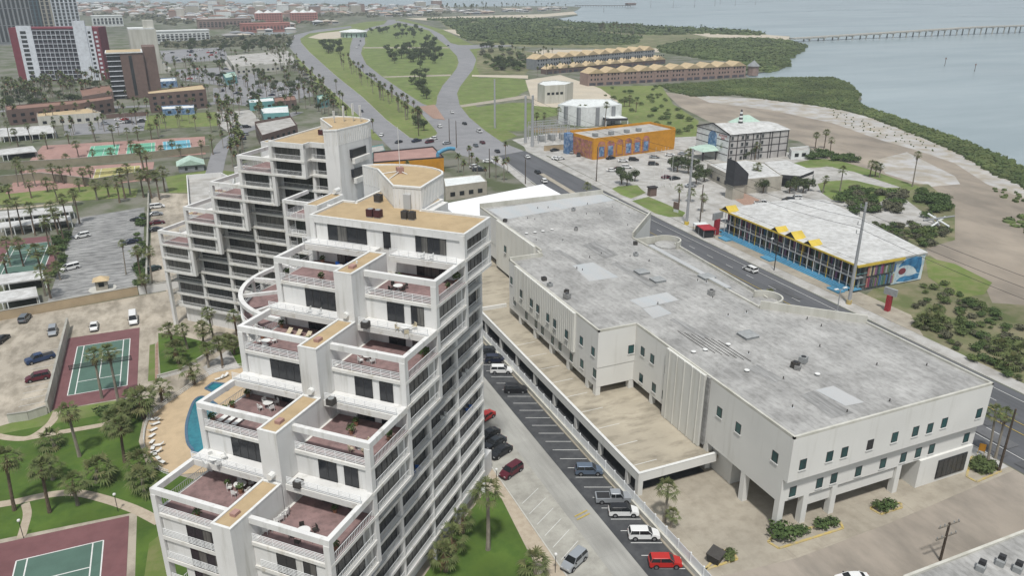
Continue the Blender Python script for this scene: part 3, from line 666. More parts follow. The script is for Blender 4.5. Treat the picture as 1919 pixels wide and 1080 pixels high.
MB().tube((0, 0, 0), (0, 0, 7), .06, .03).build('mast', 'plastic_white', an); MB().box(-.5, -.5, 0, .5, .5, .9).build('mast_base', 'court_pink', an)
for a in range(0, 360, 120): MB().tube((0, 0, .3), (2.2 * math.cos(math.radians(a)) - 1.5, 2.2 * math.sin(math.radians(a)) - 1.5, .05), .07).build('stay', 'plastic_white', an)
for i, (s, t, h) in enumerate(((97.0, 11, 3.2), (98.6, 12, 3.6), (100.4, 12, 3.4), (96, 9, 2.4))):
    o = thing('phone_antenna', 'tall pale phone antenna on the rear tower lift core', 'antenna', B_(s, t, 49.11), group='phone antennas on the rear tower')
    MB().tube((0, 0, 0), (0, 0, h), .06).build('mast', 'steel', o); MB().box(-.2, .08, h * .35, .2, .26, h).build('panel', 'plastic_white', o)
# terrace furniture
POT = (MB().lathe([(.2, 0), (.28, .45), (.3, .5)], 10).mesh('pot', 'tile_pot'), None)
def chair_mesh(m):
    b = MB()
    for x in (-.24, .2):
        for y in (-.24, .24): b.tube((x, y, 0), (x, y, .42), .025, .025, 4)
    b.box(-.26, -.27, .42, .26, .27, .47); b.box(-.28, -.26, .47, -.22, .26, .95)
    for y in (-.27, .25): b.box(-.24, y - .02, .62, .24, y + .02, .66)
    return b.mesh('patio_chair', m)
CH = {m: chair_mesh(m) for m in ('plastic_white', 'plastic_dark', 'plastic_blue', 'plastic_beige')}
TBM = (MB().lathe([(.6, .70), (.62, .74)], 20).mesh('table_top', 'plastic_white'), MB().lathe([(.3, 0), (.06, .06), (.05, .69)], 10).mesh('pedestal', 'plastic_white'))
def table_set(M, s, t, z, where, m='plastic_white', n=4, sc=1.0):
    o = thing('patio_table', 'round white patio table ' + where, 'table', tuple(M @ Vector((s, t, z))), group=None, sc=sc)
    link(TBM[0], 'table_top', o); link(TBM[1], 'pedestal', o)
    for i in range(n):
        a = 2 * math.pi * i / n + .5
        p = M @ Vector((s + 1.05 * sc * math.cos(a), t + 1.05 * sc * math.sin(a), z)); c0 = M @ Vector((s, t, z))
        link(CH[m], 'patio_chair', None, tuple(p), math.atan2(c0.y - p.y, c0.x - p.x), {'plastic_white': 'white', 'plastic_dark': 'dark', 'plastic_blue': 'blue', 'plastic_beige': 'beige'}[m] + ' patio chair at the table ' + where, 'chair', 'chairs round the table ' + where)
def lounger(loc, rz, m, label, group):
    b = MB(); b.box(0, -.32, .3, 1.25, .32, .36)
    b.add([(0, -.32, .3), (0, .32, .3), (-.6, .32, .75), (-.6, -.32, .75), (0, -.32, .36), (0, .32, .36), (-.62, .32, .81), (-.62, -.32, .81)], [(0, 1, 2, 3), (7, 6, 5, 4), (0, 3, 7, 4), (1, 5, 6, 2), (2, 6, 7, 3)])
    o = thing('sun_lounger', label, 'lounger', loc, rz, group); b.build('bed', m, o)
    for x in (-.1, 1.15):
        for y in (-.27, .27): MB().tube((x, y, 0), (x, y, .3), .025, .025, 4).build('leg', m, o)
f_ = .034
table_set(MA, 55.0, 18.5, ZL[8] + f_, 'on the open lowest maroon terrace', 'plastic_dark', 5, 1.25)
table_set(MA, 59.2, 6.5, ZL[8] + f_, 'under the balcony on the lowest terrace', 'plastic_white', 5, 1.2)
table_set(MA, 67.4, 5.0, ZL[6] + f_, 'in the shade of the second maroon terrace', 'plastic_white', 4)
table_set(MA, 58.9, 3.5, ZL[7] + .03, 'on the white balcony above the lowest terrace', 'plastic_white', 4)
table_set(MA, 75.5, 20.6, ZL[3] + .03, 'on the white balcony of the third tier', 'plastic_beige', 3, 1.1)
table_set(MA, 83.5, 6.0, ZL[2] + f_, 'with blue chairs under the penthouse', 'plastic_blue', 5)
table_set(MA, 71.3, 2.5, ZL[4] + f_, 'on the third maroon terrace beside the railing', 'plastic_white', 3)
for i in range(9):
    link(CH['plastic_white'], 'patio_chair', None, A_(54.0 + .45 * i, 14.3 + .2 * (i % 2), ZL[8] + f_ + .0 * i), 1.0 + .2 * i, 'white patio chair lined up along the lift shaft wall', 'chair', 'white chairs stored along the shaft wall')
for i in range(2): link(CH['plastic_white'], 'patio_chair', None, A_(76.0, 6.0 + 1.6 * i, ZL[3] + .03), 2.5, 'white patio chair on the white balcony beside a dark window', 'chair', 'pair of white balcony chairs')
for i in range(2): link(CH['plastic_white'], 'patio_chair', None, A_(84.2, 18.5 + 1.3 * i, ZL[1] + .03), 2.5, 'white patio chair outside the penthouse glazing', 'chair', 'pair of chairs outside the penthouse')
def leafball(n, seed):
    rr = random.Random(seed); b = MB()
    for i in range(n):
        d = Vector((rr.gauss(0, 1), rr.gauss(0, 1), rr.gauss(.3, .8))).normalized() * rr.uniform(.2, .5); a = Vector((rr.uniform(-1, 1), rr.uniform(-1, 1), rr.uniform(-1, 1))).normalized() * .16; e = a.cross(d).normalized() * .1
        p = d + Vector((0, 0, .85)); b.add([p - a, p + e, p + a, p - e], [(0, 1, 2, 3)])
    return b.mesh('foliage', 'shrub_leaf')
LB = [leafball(60, i) for i in range(3)]; rf = random.Random(8)
for i, nm in enumerate(('lowest', 'second', 'third', 'top')):
    for q in range(7):
        w_ = q % 2; s = rf.uniform(SS[i] + .8, SS[i + 1] - .4); t = (rf.choice((.9, rf.uniform(2, 9))) if not w_ else rf.choice((22.9, rf.uniform(14.5, 21))))
        o = thing('potted_plant', 'small potted plant on the %s maroon terrace, %s wing' % (nm, 'pool' if not w_ else 'drive'), 'plant', A_(s, t, ZL[KB(i) + 1] + f_), 0, 'potted plants on the %s terrace, %s wing' % (nm, 'pool' if not w_ else 'drive'))
        link(POT[0], 'pot', o); link(LB[q % 3], 'foliage', o, sc=rf.uniform(.8, 1.3))
for i, (s, t, k, wh) in enumerate(((80.2, 17, 2, 'top terrace of the drive wing'), (72.5, 16.8, 4, 'third terrace of the drive wing'), (63.8, 20.5, 6, 'second terrace of the drive wing'))): table_set(MA, s, t, ZL[k] + f_, 'on the ' + wh, ('plastic_dark', 'plastic_white', 'plastic_beige')[i], 4)
for i, (s, t, k) in enumerate(((56.5, 21.6, 9), (58, 3, 9), (55, 3, 10), (64, 21.6, 8), (66, 21.7, 7), (73.5, 21.7, 9), (82, 21.7, 8), (81, 21.7, 6), (90, 21.7, 9), (89, 21.7, 7))):
    for q in range(2): link(CH[('plastic_white', 'plastic_dark', 'plastic_blue')[i % 3]], 'patio_chair', None, A_(s + 1.1 * q, t + (.0 if t > 10 else 0), ZL[k] + .01), 1.0, ('white', 'dark', 'blue')[i % 3] + ' balcony chair on the pool tower side', 'chair', ('white', 'dark', 'blue')[i % 3] + ' balcony chairs of the pool tower')
for i in range(3): lounger(A_(75.0, 3.2 + 1.5 * i, ZL[4] + f_), math.radians(225), 'plastic_beige', 'beige sun lounger on the shaded part of the third terrace', 'three beige loungers on the third terrace')
for i in range(3): lounger(A_(63.4, 1.8 + 1.1 * i, ZL[6] + f_), math.radians(225), 'plastic_white', 'white sun lounger behind the railing of the second terrace', 'three white loungers on the second terrace')
for (s, t, z, wh) in ((66.5, 15.2, ZL[5] + .03, 'second tier'), (74.9, 15.2, ZL[3] + .03, 'third tier'), (58.8, 15.4, ZL[7] + .03, 'first tier')):
    o = thing('air_conditioner', 'dark round-topped condenser on the white balcony of the ' + wh, 'air conditioner', A_(s, t, z), math.radians(-45))
    MB().box(-.45, -.45, 0, .45, .45, .8).build('casing', 'ac_dark', o); MB().lathe([(.38, .802), (.36, .86)], 12).build('fan_grille', 'ac_grey', o)
# ================================================================ OFFICE AND PARKING BLOCK
def ray(px, py):
    xc, yc = (px - 960) / FPX, (540 - py) / FPX
    c, s = math.cos(PITCH), math.sin(PITCH); f, u = c + yc * s, -s + yc * c
    cy, sy = math.cos(YAW), math.sin(YAW)
    return (xc * cy + f * sy, -xc * sy + f * cy, u)
def RX(px, py, x): d = ray(px, py); t = x / d[0]; return d[1] * t, EYE + d[2] * t
def RY(px, py, y): d = ray(px, py); t = y / d[1]; return d[0] * t, EYE + d[2] * t
OB = thing('office_block', 'long white office block on columns with grey flat roof and small teal windows', 'building', (93, 130, 0))
OB.location = (0, 0, 0)
b_ = lambda name, m, *bx: MB().box(*bx).build(name, m, OB)
XL, XR, YF, YB, ZT, ZM, ZS = 73.0, 113.2, 70.4, 197.5, 16.6, 9.3, 5.2
roofp = [(XL, YF), (XR, YF), (XR, 96.2), (99.6, 109.8), (99.6, 157), (113.6, 171), (113.6, YB), (74.4, YB), (74.4, 157.2), (73.2, 156.8), (73.2, 154), (65, 154), (65, 112.2), (XL, 112.2)]
MB().prism(roofp, ZM, ZT).build('upper_storey', 'white_wall', OB)
lowp = [(XL, YF + .9), (XR - .01, YF + .9), (XR - .01, 96.1), (99.7, 109.7), (99.7, 157), (113.4, 170.8), (113.4, YB - .1), (74.5, YB - .1), (74.5, 157.2), (73.3, 156.8), (73.3, 153.9), (65.01, 153.9), (65.01, 112.3), (XL, 112.3)]
MB().prism(lowp, ZS, ZM - .003).build('lower_storey', 'white_wall', OB)
rs = MB().poly([(x + (.35 if x < 80 else -.35 if x > 110 else 0), y + (.35 if y < 80 or 96 < y < 112.5 else -.35 if y > 190 else 0), ZT + .01) for x, y in roofp]).build('roof_surface', 'roof_grey', OB)
pp = MB()
def rimseg(x0, y0, x1, y1, h=.45, t=.35):
    l = math.hypot(x1 - x0, y1 - y0); nx, ny = -(y1 - y0) / l * t, (x1 - x0) / l * t
    pp.prism([(x0, y0), (x1, y1), (x1 + nx, y1 + ny), (x0 + nx, y0 + ny)], ZT + .002, ZT + h)
for i in range(len(roofp)):
    a, b2 = roofp[i], roofp[(i + 1) % len(roofp)]
    h = 1.6 if i in (2, 4) else 1.3 if i in (6,) else .9 if i in (10,) else .4
    rimseg(a[0], a[1], b2[0], b2[1], h + .004 * i)
pp.build('parapet', 'cream_wall', OB)
# lower roof on the street side, bounded by two round stair towers
MB().prism([(99.75, 112), (106, 115), (108.5, 152), (99.75, 156.5)], ZS, 15.2).build('street_wing', 'white_wall', OB)
MB().poly([(99.9, 112.2, 15.21), (105.7, 115.3, 15.21), (108.2, 151.7, 15.21), (99.9, 156, 15.21)]).build('wing_roof', 'roof_grey', OB)
pw = MB().wall([(105.9, 115), (108.4, 152)], .7, .3, 15.2); pw.build('wing_parapet', 'cream_wall', OB)
b_('raised_kerb', 'roof_patch', 99.3, 120, ZT + .02, 100.6, 150, ZT + .55)
for (cx, cy, r, a0, a1) in ((104.2, 113.6, 3.4, -95, 95), (106.6, 152.6, 3.4, -80, 100)):
    o = MB(); n = 18
    for q in range(n):
        t0, t1 = [math.radians(a0 + (a1 - a0) * (q + k) / n) for k in (0, 1)]
        o.prism([(cx + r * math.cos(t0), cy + r * math.sin(t0)), (cx + r * math.cos(t1), cy + r * math.sin(t1)), (cx + (r - .35) * math.cos(t1), cy + (r - .35) * math.sin(t1)), (cx + (r - .35) * math.cos(t0), cy + (r - .35) * math.sin(t0))], 0, 16.9)
    o.build('stair_drum', 'cream_wall', OB)
    MB().lathe([(r - .4, 0), (r - .4, 15.6)], 18, (cx, cy)).build('drum_roof', 'roof_grey', OB)
    yy = cy + (r if cy > 130 else -r + .0) - (.35 if cy > 130 else 0); b_('drum_wing_wall', 'cream_wall', 99.3, yy, ZT - 1.6, cx - .0, yy + .35, 16.898)
# ribbed wall panels
def ribs(x, y0, y1, z0, z1, n, d=.22):
    p = MB().box(x - .5, y0, z0, x - .003, y1, z1).build('ribbed_panel', 'rib_wall', OB)
    r = MB()
    for i in range(n):
        y = y0 + (i + .5) * (y1 - y0) / n; r.box(x - .5 - d, y - .12, z0, x - .502, y + .12, z1 - .01)
    r.build('rib', 'rib_wall', p)
ribs(XL, 90.5, 101.5, 3.5, 16.9, 5, .12); ribs(65, 121, 150, 8.6, 16.95, 34, .1); ribs(74.4, 160, 184, 4.2, 16.95, 30, .1)
b_('downpipe', 'roof_dark', XL - .35, 89.4, 4.4, XL - .003, 90.1, 16.9)
WT = {}
def teal(px, py, plane, wd=1.25, ht=1.75, dark=False):
    ax, v = plane
    if ax == 'y':
        u, z = RY(px, py, v); loc = (u, v, z); rz = 0
    else:
        u, z = RX(px, py, v); loc = (v, u, z); rz = -math.pi / 2
    k = dark
    if k not in WT:
        f = MB(); f.box(-.62, -.05, -.875, -.54, .05, .875); f.box(.54, -.05, -.875, .62, .05, .875); f.box(-.54, -.05, .80, .54, .05, .875); f.box(-.54, -.05, -.875, .54, .05, -.80)
        WT[k] = (f.mesh('window', 'frame_dark'), MB().box(-.54, -.03, -.8, .54, .03, .8).mesh('pane', 'glass_dark' if dark else 'glass_teal'), MB().box(-.72, -.14, -1.05, .72, .02, -.88).mesh('sill', 'paint_white'))
    w = link(WT[k][0], 'window', OB, loc, rz); link(WT[k][1], 'pane', w); link(WT[k][2], 'sill', w)
for p in ((1505, 871), (1555, 856), (1583, 848), (1677, 820), (1716, 809), (1743, 803), (1770, 793), (1835, 775)): teal(*p, ('y', YF))
teal(1631, 834, ('y', YF), dark=True)
for p in ((1486, 922), (1536, 906), (1563, 897), (1609, 884), (1655, 869), (1693, 858), (1721, 849), (1746, 842), (1811, 821)): teal(*p, ('y', YF + .9))
for p in ((1349, 773), (1384, 803), (1453, 857)): teal(*p, ('x', XL))
for p in ((1205, 659), (1223, 673), (1250, 695)): teal(*p, ('x', XL))
for p in ((1202, 709), (1226, 727), (1245, 743)): teal(*p, ('x', XL))
teal(1183, 655, ('y', 112.2))
for p in ((1090, 639), (1112, 659), (959, 526)): teal(*p, ('x', 65))
for p in ((996, 568), (1008, 579), (1027, 596), (1040, 607), (1062, 627), (977, 551)): teal(*p, ('x', 64.28))
for p in ((965, 565), (987, 592), (1005, 608), (1017, 620), (1036, 638), (1050, 650), (1071, 670), (1091, 682), (1115, 700)): teal(*p, ('x', 65))
for p in ((947, 467), (918, 435)): teal(*p, ('x', 74.4 if p[0] == 918 else 73.7))
# columns, ground rooms, beams
for x in (73.0, 77.6, 83.2, 96.4):
    b_('column', 'white_wall', x, YF + .9, 0, x + 1.0, YF + 1.9, ZS - .003)
for y in (79, 88.6): b_('column', 'white_wall', XL + .02, y, 0, XL + 1.0, y + 1.0, ZS - .003)
b_('street_beam', 'white_wall', 78.7, YF + 1.3, 2.9, 96.3, YF + 1.7, 4.7)
b_('ground_room', 'white_wall', 101, YF + .5, 0, XR - .3, 95, ZS - .003)
b_('stair_room', 'white_wall', 74.2, 83.5, 0, 79, 92.5, ZS - .003)
b_('back_wall', 'white_wall', 86, 96, 0, 99, 196, ZS - .003)
sf = b_('shop_window', 'frame_dark', 105.2, YF + .36, .7, 111.8, YF + .496, 4.2)
for i in range(6): MB().box(105.3 + i * 1.08, YF + .3, .8, 105.3 + i * 1.08 + 1.0, YF + .358, 4.1).build('pane', 'glass_side', sf)
for y in (116, 124, 132, 140, 148): b_('column', 'white_wall', 65.03, y - .5, 3.4, 66.0, y + .5, ZS - .003)
b_('column', 'white_wall', 65.03, 112.35, 3.4, 66.0, 113.4, ZS - .003); b_('column', 'white_wall', 72.2, 112.35, 3.4, 73.3, 113.4, ZS - .003)
for y in (100, 106): b_('column', 'white_wall', XL + .03, y - .4, 3.4, XL + .9, y + .4, ZS - .003)
b_('deck_door', 'ac_grey', XL - .06, 102.5, 3.42, XL + .0, 103.6, 5.15) if False else None
# parking deck
PD = thing('parking_deck', 'open upper parking deck of tan concrete with white parapet beside the office block', 'parking deck', (0, 0, 0))
dk = lambda name, m, *bx: MB().box(*bx).build(name, m, PD)
dk('deck_slab', 'deck_tan', 59.0, 87.0, 3.0, 98, 196, 3.4)
dk('parapet', 'white_wall', 58.6, 87.0, 2.7, 58.997, 200, 4.3); dk('parapet', 'white_wall', 58.6, 86.6, 2.7, 73.5, 86.997, 4.3)
dk('parapet', 'white_wall', 59.0, 158, 3.403, 66, 158.4, 4.3)
cap = MB().box(58.55, 86.55, 4.302, 59.05, 200, 4.36); cap.box(59.051, 86.55, 4.302, 73.5, 87.05, 4.36); cap.build('parapet_cap', 'paint_white', PD)
for y in range(90, 200, 9): dk('column', 'white_wall', 58.7, y, 0, 59.4, y + .7, 2.697)
dk('column', 'white_wall', 58.62, 86.62, 0, 59.5, 87.5, 2.697)
for i in range(0, 18, 2):
    dk('stall_line', 'paint_white', 59.6, 90 + 3 * i, 3.405, 64.2, 90.11 + 3 * i, 3.412)
dk('under_deck_shade_wall', 'ac_dark', 71.5, 93, 0, 71.8, 196, 2.99)  # wall coloured dark to paint in the gloom of the deck interior
# roof furniture
def roofbox(x, y, sx, sy, h, m, label, cat='skylight', z=ZT + .012, cap_=None):
    o = thing('roof_' + cat.split()[-1], label, cat, (x, y, z))
    MB().box(-sx, -sy, 0, sx, sy, h).build('housing', m, o)
    MB().prism([(-sx * 1.08, -sy * 1.08), (sx * 1.08, -sy * 1.08), (sx * 1.08, sy * 1.08), (-sx * 1.08, sy * 1.08)], h + .002, h + .2, [(-sx * .6, -sy * .6), (sx * .6, -sy * .6), (sx * .6, sy * .6), (-sx * .6, sy * .6)]).build('cover', cap_ or m, o)
    return o
zz = ZT
for px, py, sx, m, lab, cat in [(1325, 521, 1.4, 'ac_grey', 'grey square skylight box on the lower street wing roof', 'skylight'), (1203, 512, 1.3, 'ac_grey', 'pale square skylight nearer the round stair drum on the office roof', 'skylight'), (1233, 527, 1.3, 'ac_grey', 'pale square skylight south of its twin on the office roof', 'skylight'), (1402, 631, 1.4, 'ac_grey', 'square skylight with raised lid alone in the middle of the office roof', 'skylight')]:
    g = G(px, py, zz); roofbox(g[0], g[1], sx, sx, .5, m, lab, cat)
for i, (px, py, s) in enumerate(((1020, 526, .6), (1031, 537, .6), (1063, 560, .75), (1062, 550, .5), (1075, 395, .6), (1080, 432, .6), (1191, 459, .6), (1192, 480, .6), (1333, 553, .7), (1490, 690, .7), (1505, 680, .75), (1495, 693, .6), (947, 416, .6))):
    lab = ['dark condenser on the west edge of the office roof', 'dark condenser beside another at the west roof edge', 'large dark condenser above the ribbed office wall', 'small fan unit beside the large condenser', 'dark vent fan near the far end of the office roof', 'dark vent fan with a pipe on the office roof', 'grey cabinet by the slanting parapet', 'weathered fan beside the slanting parapet', 'rusty vent fan near the round stair tower', 'pale condenser in a cluster of three on the near roof', 'grey condenser in a cluster of three on the near roof', 'dark condenser in a cluster of three on the near roof', 'small dark vent at the far west corner of the roof'][i]
    s *= .8; g = G(px, py, zz); o = thing('air_conditioner', lab, 'air conditioner', (g[0], g[1], ZT + .012), .2 * i)
    MB().box(-s, -s, .1, s, s, 1.1 if s > .55 else .8).build('casing', ('ac_dark', 'ac_grey', 'roof_dark')[i % 3], o); MB().lathe([(s * .7, 1.102 if s > .55 else .802), (s * .7, 1.18 if s > .55 else .88)], 10).build('fan_grille', 'metal_black', o)
    MB().box(-s * .8, -s * .8, 0, s * .8, s * .8, .098).build('base_frame', 'steel', o)
for i, (px, py) in enumerate(((1300, 662), (1322, 658), (1365, 648), (1400, 697), (1532, 704), (987, 439), (1003, 437), (1018, 435), (1035, 432))):
    g = G(px, py, zz); o = thing('roof_vent', 'small round white vent cap on the grey office roof', 'vent', (g[0], g[1], ZT + .012), 0, 'white vent caps on the office roof')
    MB().lathe([(.28, 0), (.28, .3)], 10).build('pipe', 'steel', o); MB().lathe([(.45, .302), (.42, .36), (.2, .42)], 12).build('cap', 'plastic_white', o)
for name, px, m in (('roof_patch', [(1073, 498), (1112, 492), (1160, 520), (1105, 528)], 'roof_patch'), ('roof_patch', [(1180, 563), (1250, 548), (1273, 563), (1205, 578)], 'roof_patch'), ('roof_patch', [(1205, 579), (1235, 573), (1260, 588), (1225, 598)], 'roof_patch'),
                    ('roof_patch', [(1528, 732), (1562, 724), (1620, 755), (1585, 762)], 'roof_patch'), ('roof_patch', [(1500, 742), (1525, 733), (1600, 775), (1560, 785)], 'roof_dark'), ('roof_patch', [(1092, 460), (1115, 452), (1160, 478), (1135, 485)], 'roof_dark'), ('roof_patch', [(1145, 495), (1160, 490), (1235, 535), (1220, 540)], 'roof_dark'), ('roof_patch', [(915, 393), (1130, 362), (1160, 374), (945, 412)], 'roof_patch'), ('roof_patch', [(1255, 600), (1268, 597), (1330, 632), (1318, 636)], 'roof_dark'), ('roof_patch', [(1040, 470), (1050, 468), (1130, 515), (1120, 518)], 'roof_dark'), ('roof_patch', [(1400, 690), (1420, 684), (1470, 712), (1450, 719)], 'roof_dark')):
    MB().poly([(*p, ZT + .018 + .003 * len(m)) for p in GP(px, ZT)]).build(name, m, rs)
for i in range(7):
    g = G(1298 + 13 * i, 640 + 3 * i, ZT); MB().box(g[0] - .04, g[1] - 4.5, ZT + .05, g[0] + .04, g[1] + 4.5, ZT + .10).build('roof_conduit', 'ac_dark', rs)
for i, (x, y) in enumerate(scatter([(74, 72), (112, 72), (112, 95), (99, 109), (99, 157), (112, 171), (112, 195), (76, 195), (76, 158), (67, 152), (67, 114), (74, 113)], 34, 91)):
    o = thing('roof_pipe', 'short dark vent pipe standing on the grey office roof', 'pipe', (x, y, ZT + .012), 0, 'vent pipes on the office roof')
    MB().lathe([(.3, 0), (.3, .04)], 8).build('flashing', 'roof_patch' if i % 2 else 'roof_dark', o); MB().tube((0, 0, .042), (0, 0, .5), .09).build('pipe', 'ac_dark', o)
# picket fence on a low wall between the asphalt stalls and the deck
FW = thing('boundary_fence', 'white picket fence on a low cream wall along the asphalt parking stalls', 'fence', (57.3, 100, 0)); FW.location = (0, 0, 0)
MB().box(56.6, 58, 0, 57.3, 168, .9).build('base_wall', 'cream_wall', FW)
rl = MB().box(56.93, 58, 1.0, 56.99, 168, 1.08); rl.box(56.93, 58, 2.1, 56.99, 168, 2.2); rl.build('fence_rail', 'rail_white', FW)
pk = MB()
for i in range(int(110 / .22)): pk.box(56.94, 58 + i * .22, .903, 56.985, 58.17 + i * .22, 2.35)
pk.build('pickets', 'rail_white', FW)['kind'] = 'stuff'
for i in range(37): MB().box(56.86, 58 + i * 3.0, .902, 57.06, 58.2 + i * 3, 2.55).build('fence_post', 'rail_white', FW)
# neighbouring flat roof at the street corner
NB = thing('low_building', 'low grey flat-roofed building across the tan drive from the office block', 'building', (0, 0, 0))
e0 = G(1742, 1072, 4.5); e1 = G(1919, 992, 4.5)
MB().box(e0[0] - 4, 20, 0, 125, 53.6, 4.4).build('wall', 'cream_wall', NB); MB().box(e0[0] - 3.6, 20, 4.402, 125, 53.2, 4.42).build('roof', 'roof_grey', NB)
q = MB().box(e0[0] - 4, 53.2, 4.402, 125, 53.6, 4.75); q.build('parapet', 'cream_wall', NB)
for i, (px, py) in enumerate(((1838, 1068), (1875, 1058), (1907, 1070))):
    g = G(px, py, 4.5); o = thing('air_conditioner', 'white rooftop unit with a black hood on the low grey roof', 'air conditioner', (g[0], g[1], 4.43), .4, 'hooded units on the low grey roof')
    MB().box(-.6, -.5, 0, .6, .5, .8).build('casing', 'ac_grey', o); MB().box(-.1, -.4, .802, .6, .4, 1.4).build('hood', 'metal_black', o)
# planters by the columns
def bed(px, name='planting_bed', m='kerb_yellow'):
    p = GP(px); MB().wall(p, .2, .35, 0, True).build('kerb', m, kind='structure'); sheet('soil', p, .05, 'scrub_ground')
bed([(1440, 1018), (1460, 1030), (1580, 992), (1575, 980), (1450, 1005)]); bed([(1632, 955), (1650, 966), (1690, 953), (1688, 945), (1640, 948)])
bed([(1812, 895), (1830, 905), (1876, 885), (1850, 862), (1820, 858)]); bed([(1322, 1070), (1352, 1034), (1374, 1036), (1382, 1050)])
# ================================================================ OTHER BUILDINGS
WG = {}
def wpane(w, h, m, frame=None, d=.05):
    k = (round(w, 2), round(h, 2), m, frame)
    if k not in WG:
        a = MB().box(-w / 2, -d, -h / 2, w / 2, d, h / 2).mesh('window', m)
        f = None
        if frame:
            q = .12; f = MB(); f.box(-w / 2 - q, -d - .05, -h / 2 - q, w / 2 + q, d + .02, -h / 2); f.box(-w / 2 - q, -d - .05, h / 2, w / 2 + q, d + .02, h / 2 + q)
            f.box(-w / 2 - q, -d - .05, -h / 2, -w / 2, d + .02, h / 2); f.box(w / 2, -d - .05, -h / 2, w / 2 + q, d + .02, h / 2); f = f.mesh('frame', frame)
        WG[k] = (a, f)
    return WG[k]
def wgrid(par, p0, p1, z0, rows, cols, dz, w, h, m='glass_dark', mg=1.0, frame=None, off=.02, skip=()):
    """rows x cols of windows on the wall from p0 to p1 (outside is on the right hand side)"""
    dx, dy = p1[0] - p0[0], p1[1] - p0[1]; l = math.hypot(dx, dy); ux, uy = dx / l, dy / l
    a, f = wpane(w, h, m, frame)
    for r in range(rows):
        for c in range(cols):
            if (r, c) in skip: continue
            s = mg + (l - 2 * mg) * (c + .5) / cols
            o = link(a, 'window', par, (p0[0] + ux * s + uy * off, p0[1] + uy * s - ux * off, z0 + r * dz + h / 2), math.atan2(dy, dx))
            if f: link(f, 'frame', o)
def ccw(p):
    a = sum(p[i][0] * p[(i + 1) % len(p)][1] - p[(i + 1) % len(p)][0] * p[i][1] for i in range(len(p)))
    return list(p) if a > 0 else list(p)[::-1]
def flat(name, label, pts, h, wm='cream_wall', rm='roof_patch', ph=.4, z0=0, cat='building', group=None, pm=None):
    pts = ccw(pts); cx, cy = sum(p[0] for p in pts) / len(pts), sum(p[1] for p in pts) / len(pts)
    o = thing(name, label, cat, (cx, cy, z0), group=group); pts = [(a - cx, b - cy) for a, b in pts]
    MB().prism(pts, 0, h).build('wall', wm, o)
    ins = [(a * .985, b * .985) for a, b in pts]
    MB().poly([(a, b, h + .012) for a, b in ins]).build('roof', rm, o)
    if ph:
        q = MB()
        for i in range(len(pts)):
            j = (i + 1) % len(pts); q.prism([pts[i], pts[j], (pts[j][0] * .985, pts[j][1] * .985), (pts[i][0] * .985, pts[i][1] * .985)], h + .002, h + ph)
        q.build('parapet', pm or wm, o)
    return o, pts
for n, c in (('orange_wall', (.54, .25, .022)), ('brown_brick', (.165, .112, .095)), ('pink_stucco', (.30, .215, .185)), ('blue_grey', (.25, .26, .27)), ('tan_shingle', (.50, .39, .24)), ('hotel_red', (.19, .045, .06)), ('hotel_white', (.62, .65, .70)), ('timber', (.045, .04, .042)), ('mint_roof', (.42, .55, .47)), ('yellow_trim', (.58, .43, .07)), ('bright_blue', (.10, .30, .46)), ('black_clad', (.045, .045, .05)), ('tin_white', (.68, .70, .69)), ('tile_red', (.25, .145, .11)), ('teal_wall', (.16, .36, .36)), ('condo_pink', (.42, .18, .15)), ('lounge_wall', (.42, .39, .33)), ('sign_red', (.34, .03, .04))):
    mat(n, c, .8, .08, .5, big=.1)
mat('shop_wall', (.15, .155, .15), .8, .3, 1.2, (.08, .10, .11)); mat('inn_wall_shaded', (.43, .41, .395), .85, .08, .4); mat('tent_white', (.78, .78, .79), .7, .02, .3); mat('balcony_dark', (.10, .09, .105), .5, .25, .4, (.045, .045, .055)); mat('glass_tower', (.09, .14, .17), .2, .15, .15, (.06, .10, .125), spec=.5)
mat('mural', (.30, .10, .16), .8, .35, .9, (.40, .22, .04), big=.5, lo=.35, hi=.65); mat('mural_blue', (.07, .16, .32), .6, .3, .8, (.25, .32, .42), big=.4)
mat('shark_blue', (.05, .20, .38), .8, .35, .5, (.02, .10, .22), big=.4); mat('shark_white', (.52, .58, .60), .8, .2, .7, (.25, .40, .50), lo=.45, hi=.7)
goods = randmat('goods', [(.06, .16, .12), (.24, .05, .10), (.10, .11, .14), (.40, .34, .22), (.06, .14, .30), (.34, .22, .05), (.12, .20, .22), (.22, .10, .20), (.30, .32, .32), (.05, .06, .07), (.14, .16, .09), (.38, .16, .14)], .8)

# ---- half-timbered inn
IN = thing('inn_building', 'white half-timbered inn with dark beams, blue arched window and striped roof lighthouse', 'hotel', (222, 277, 0))
MB().box(0, 0, 0, 33, 24, 12.3).build('wall', 'lounge_wall' if False else 'inn_wall_shaded', IN)  # greyed body colour paints in the long side's shade; paler sheet covers the front
g = MB(); g.add([(-.3, -.5, 12.304), (-.3, 24.5, 12.304), (33.4, -.5, 12.304), (33.4, 24.5, 12.304), (-.3, 12, 15.4), (33.4, 9, 13.6), (33.4, 15, 13.6)], [(0, 2, 5, 4), (1, 4, 6, 3), (4, 5, 6), (0, 4, 1), (2, 3, 6, 5), (0, 1, 3, 2)]); g.build('roof', 'roof_white', IN); MB().box(-.09, .2, 0, -.001, 23.8, 12.28).build('front_wall', 'tin_white', IN)
gt = MB()
for (y0, z0, y1, z1) in ((-.4, 12.3, 12, 15.45), (12, 15.45, 24.4, 12.3)): gt.prism([(-.55, y0), (-.25, y0), (-.25, y1), (-.55, y1)], 0, 1)
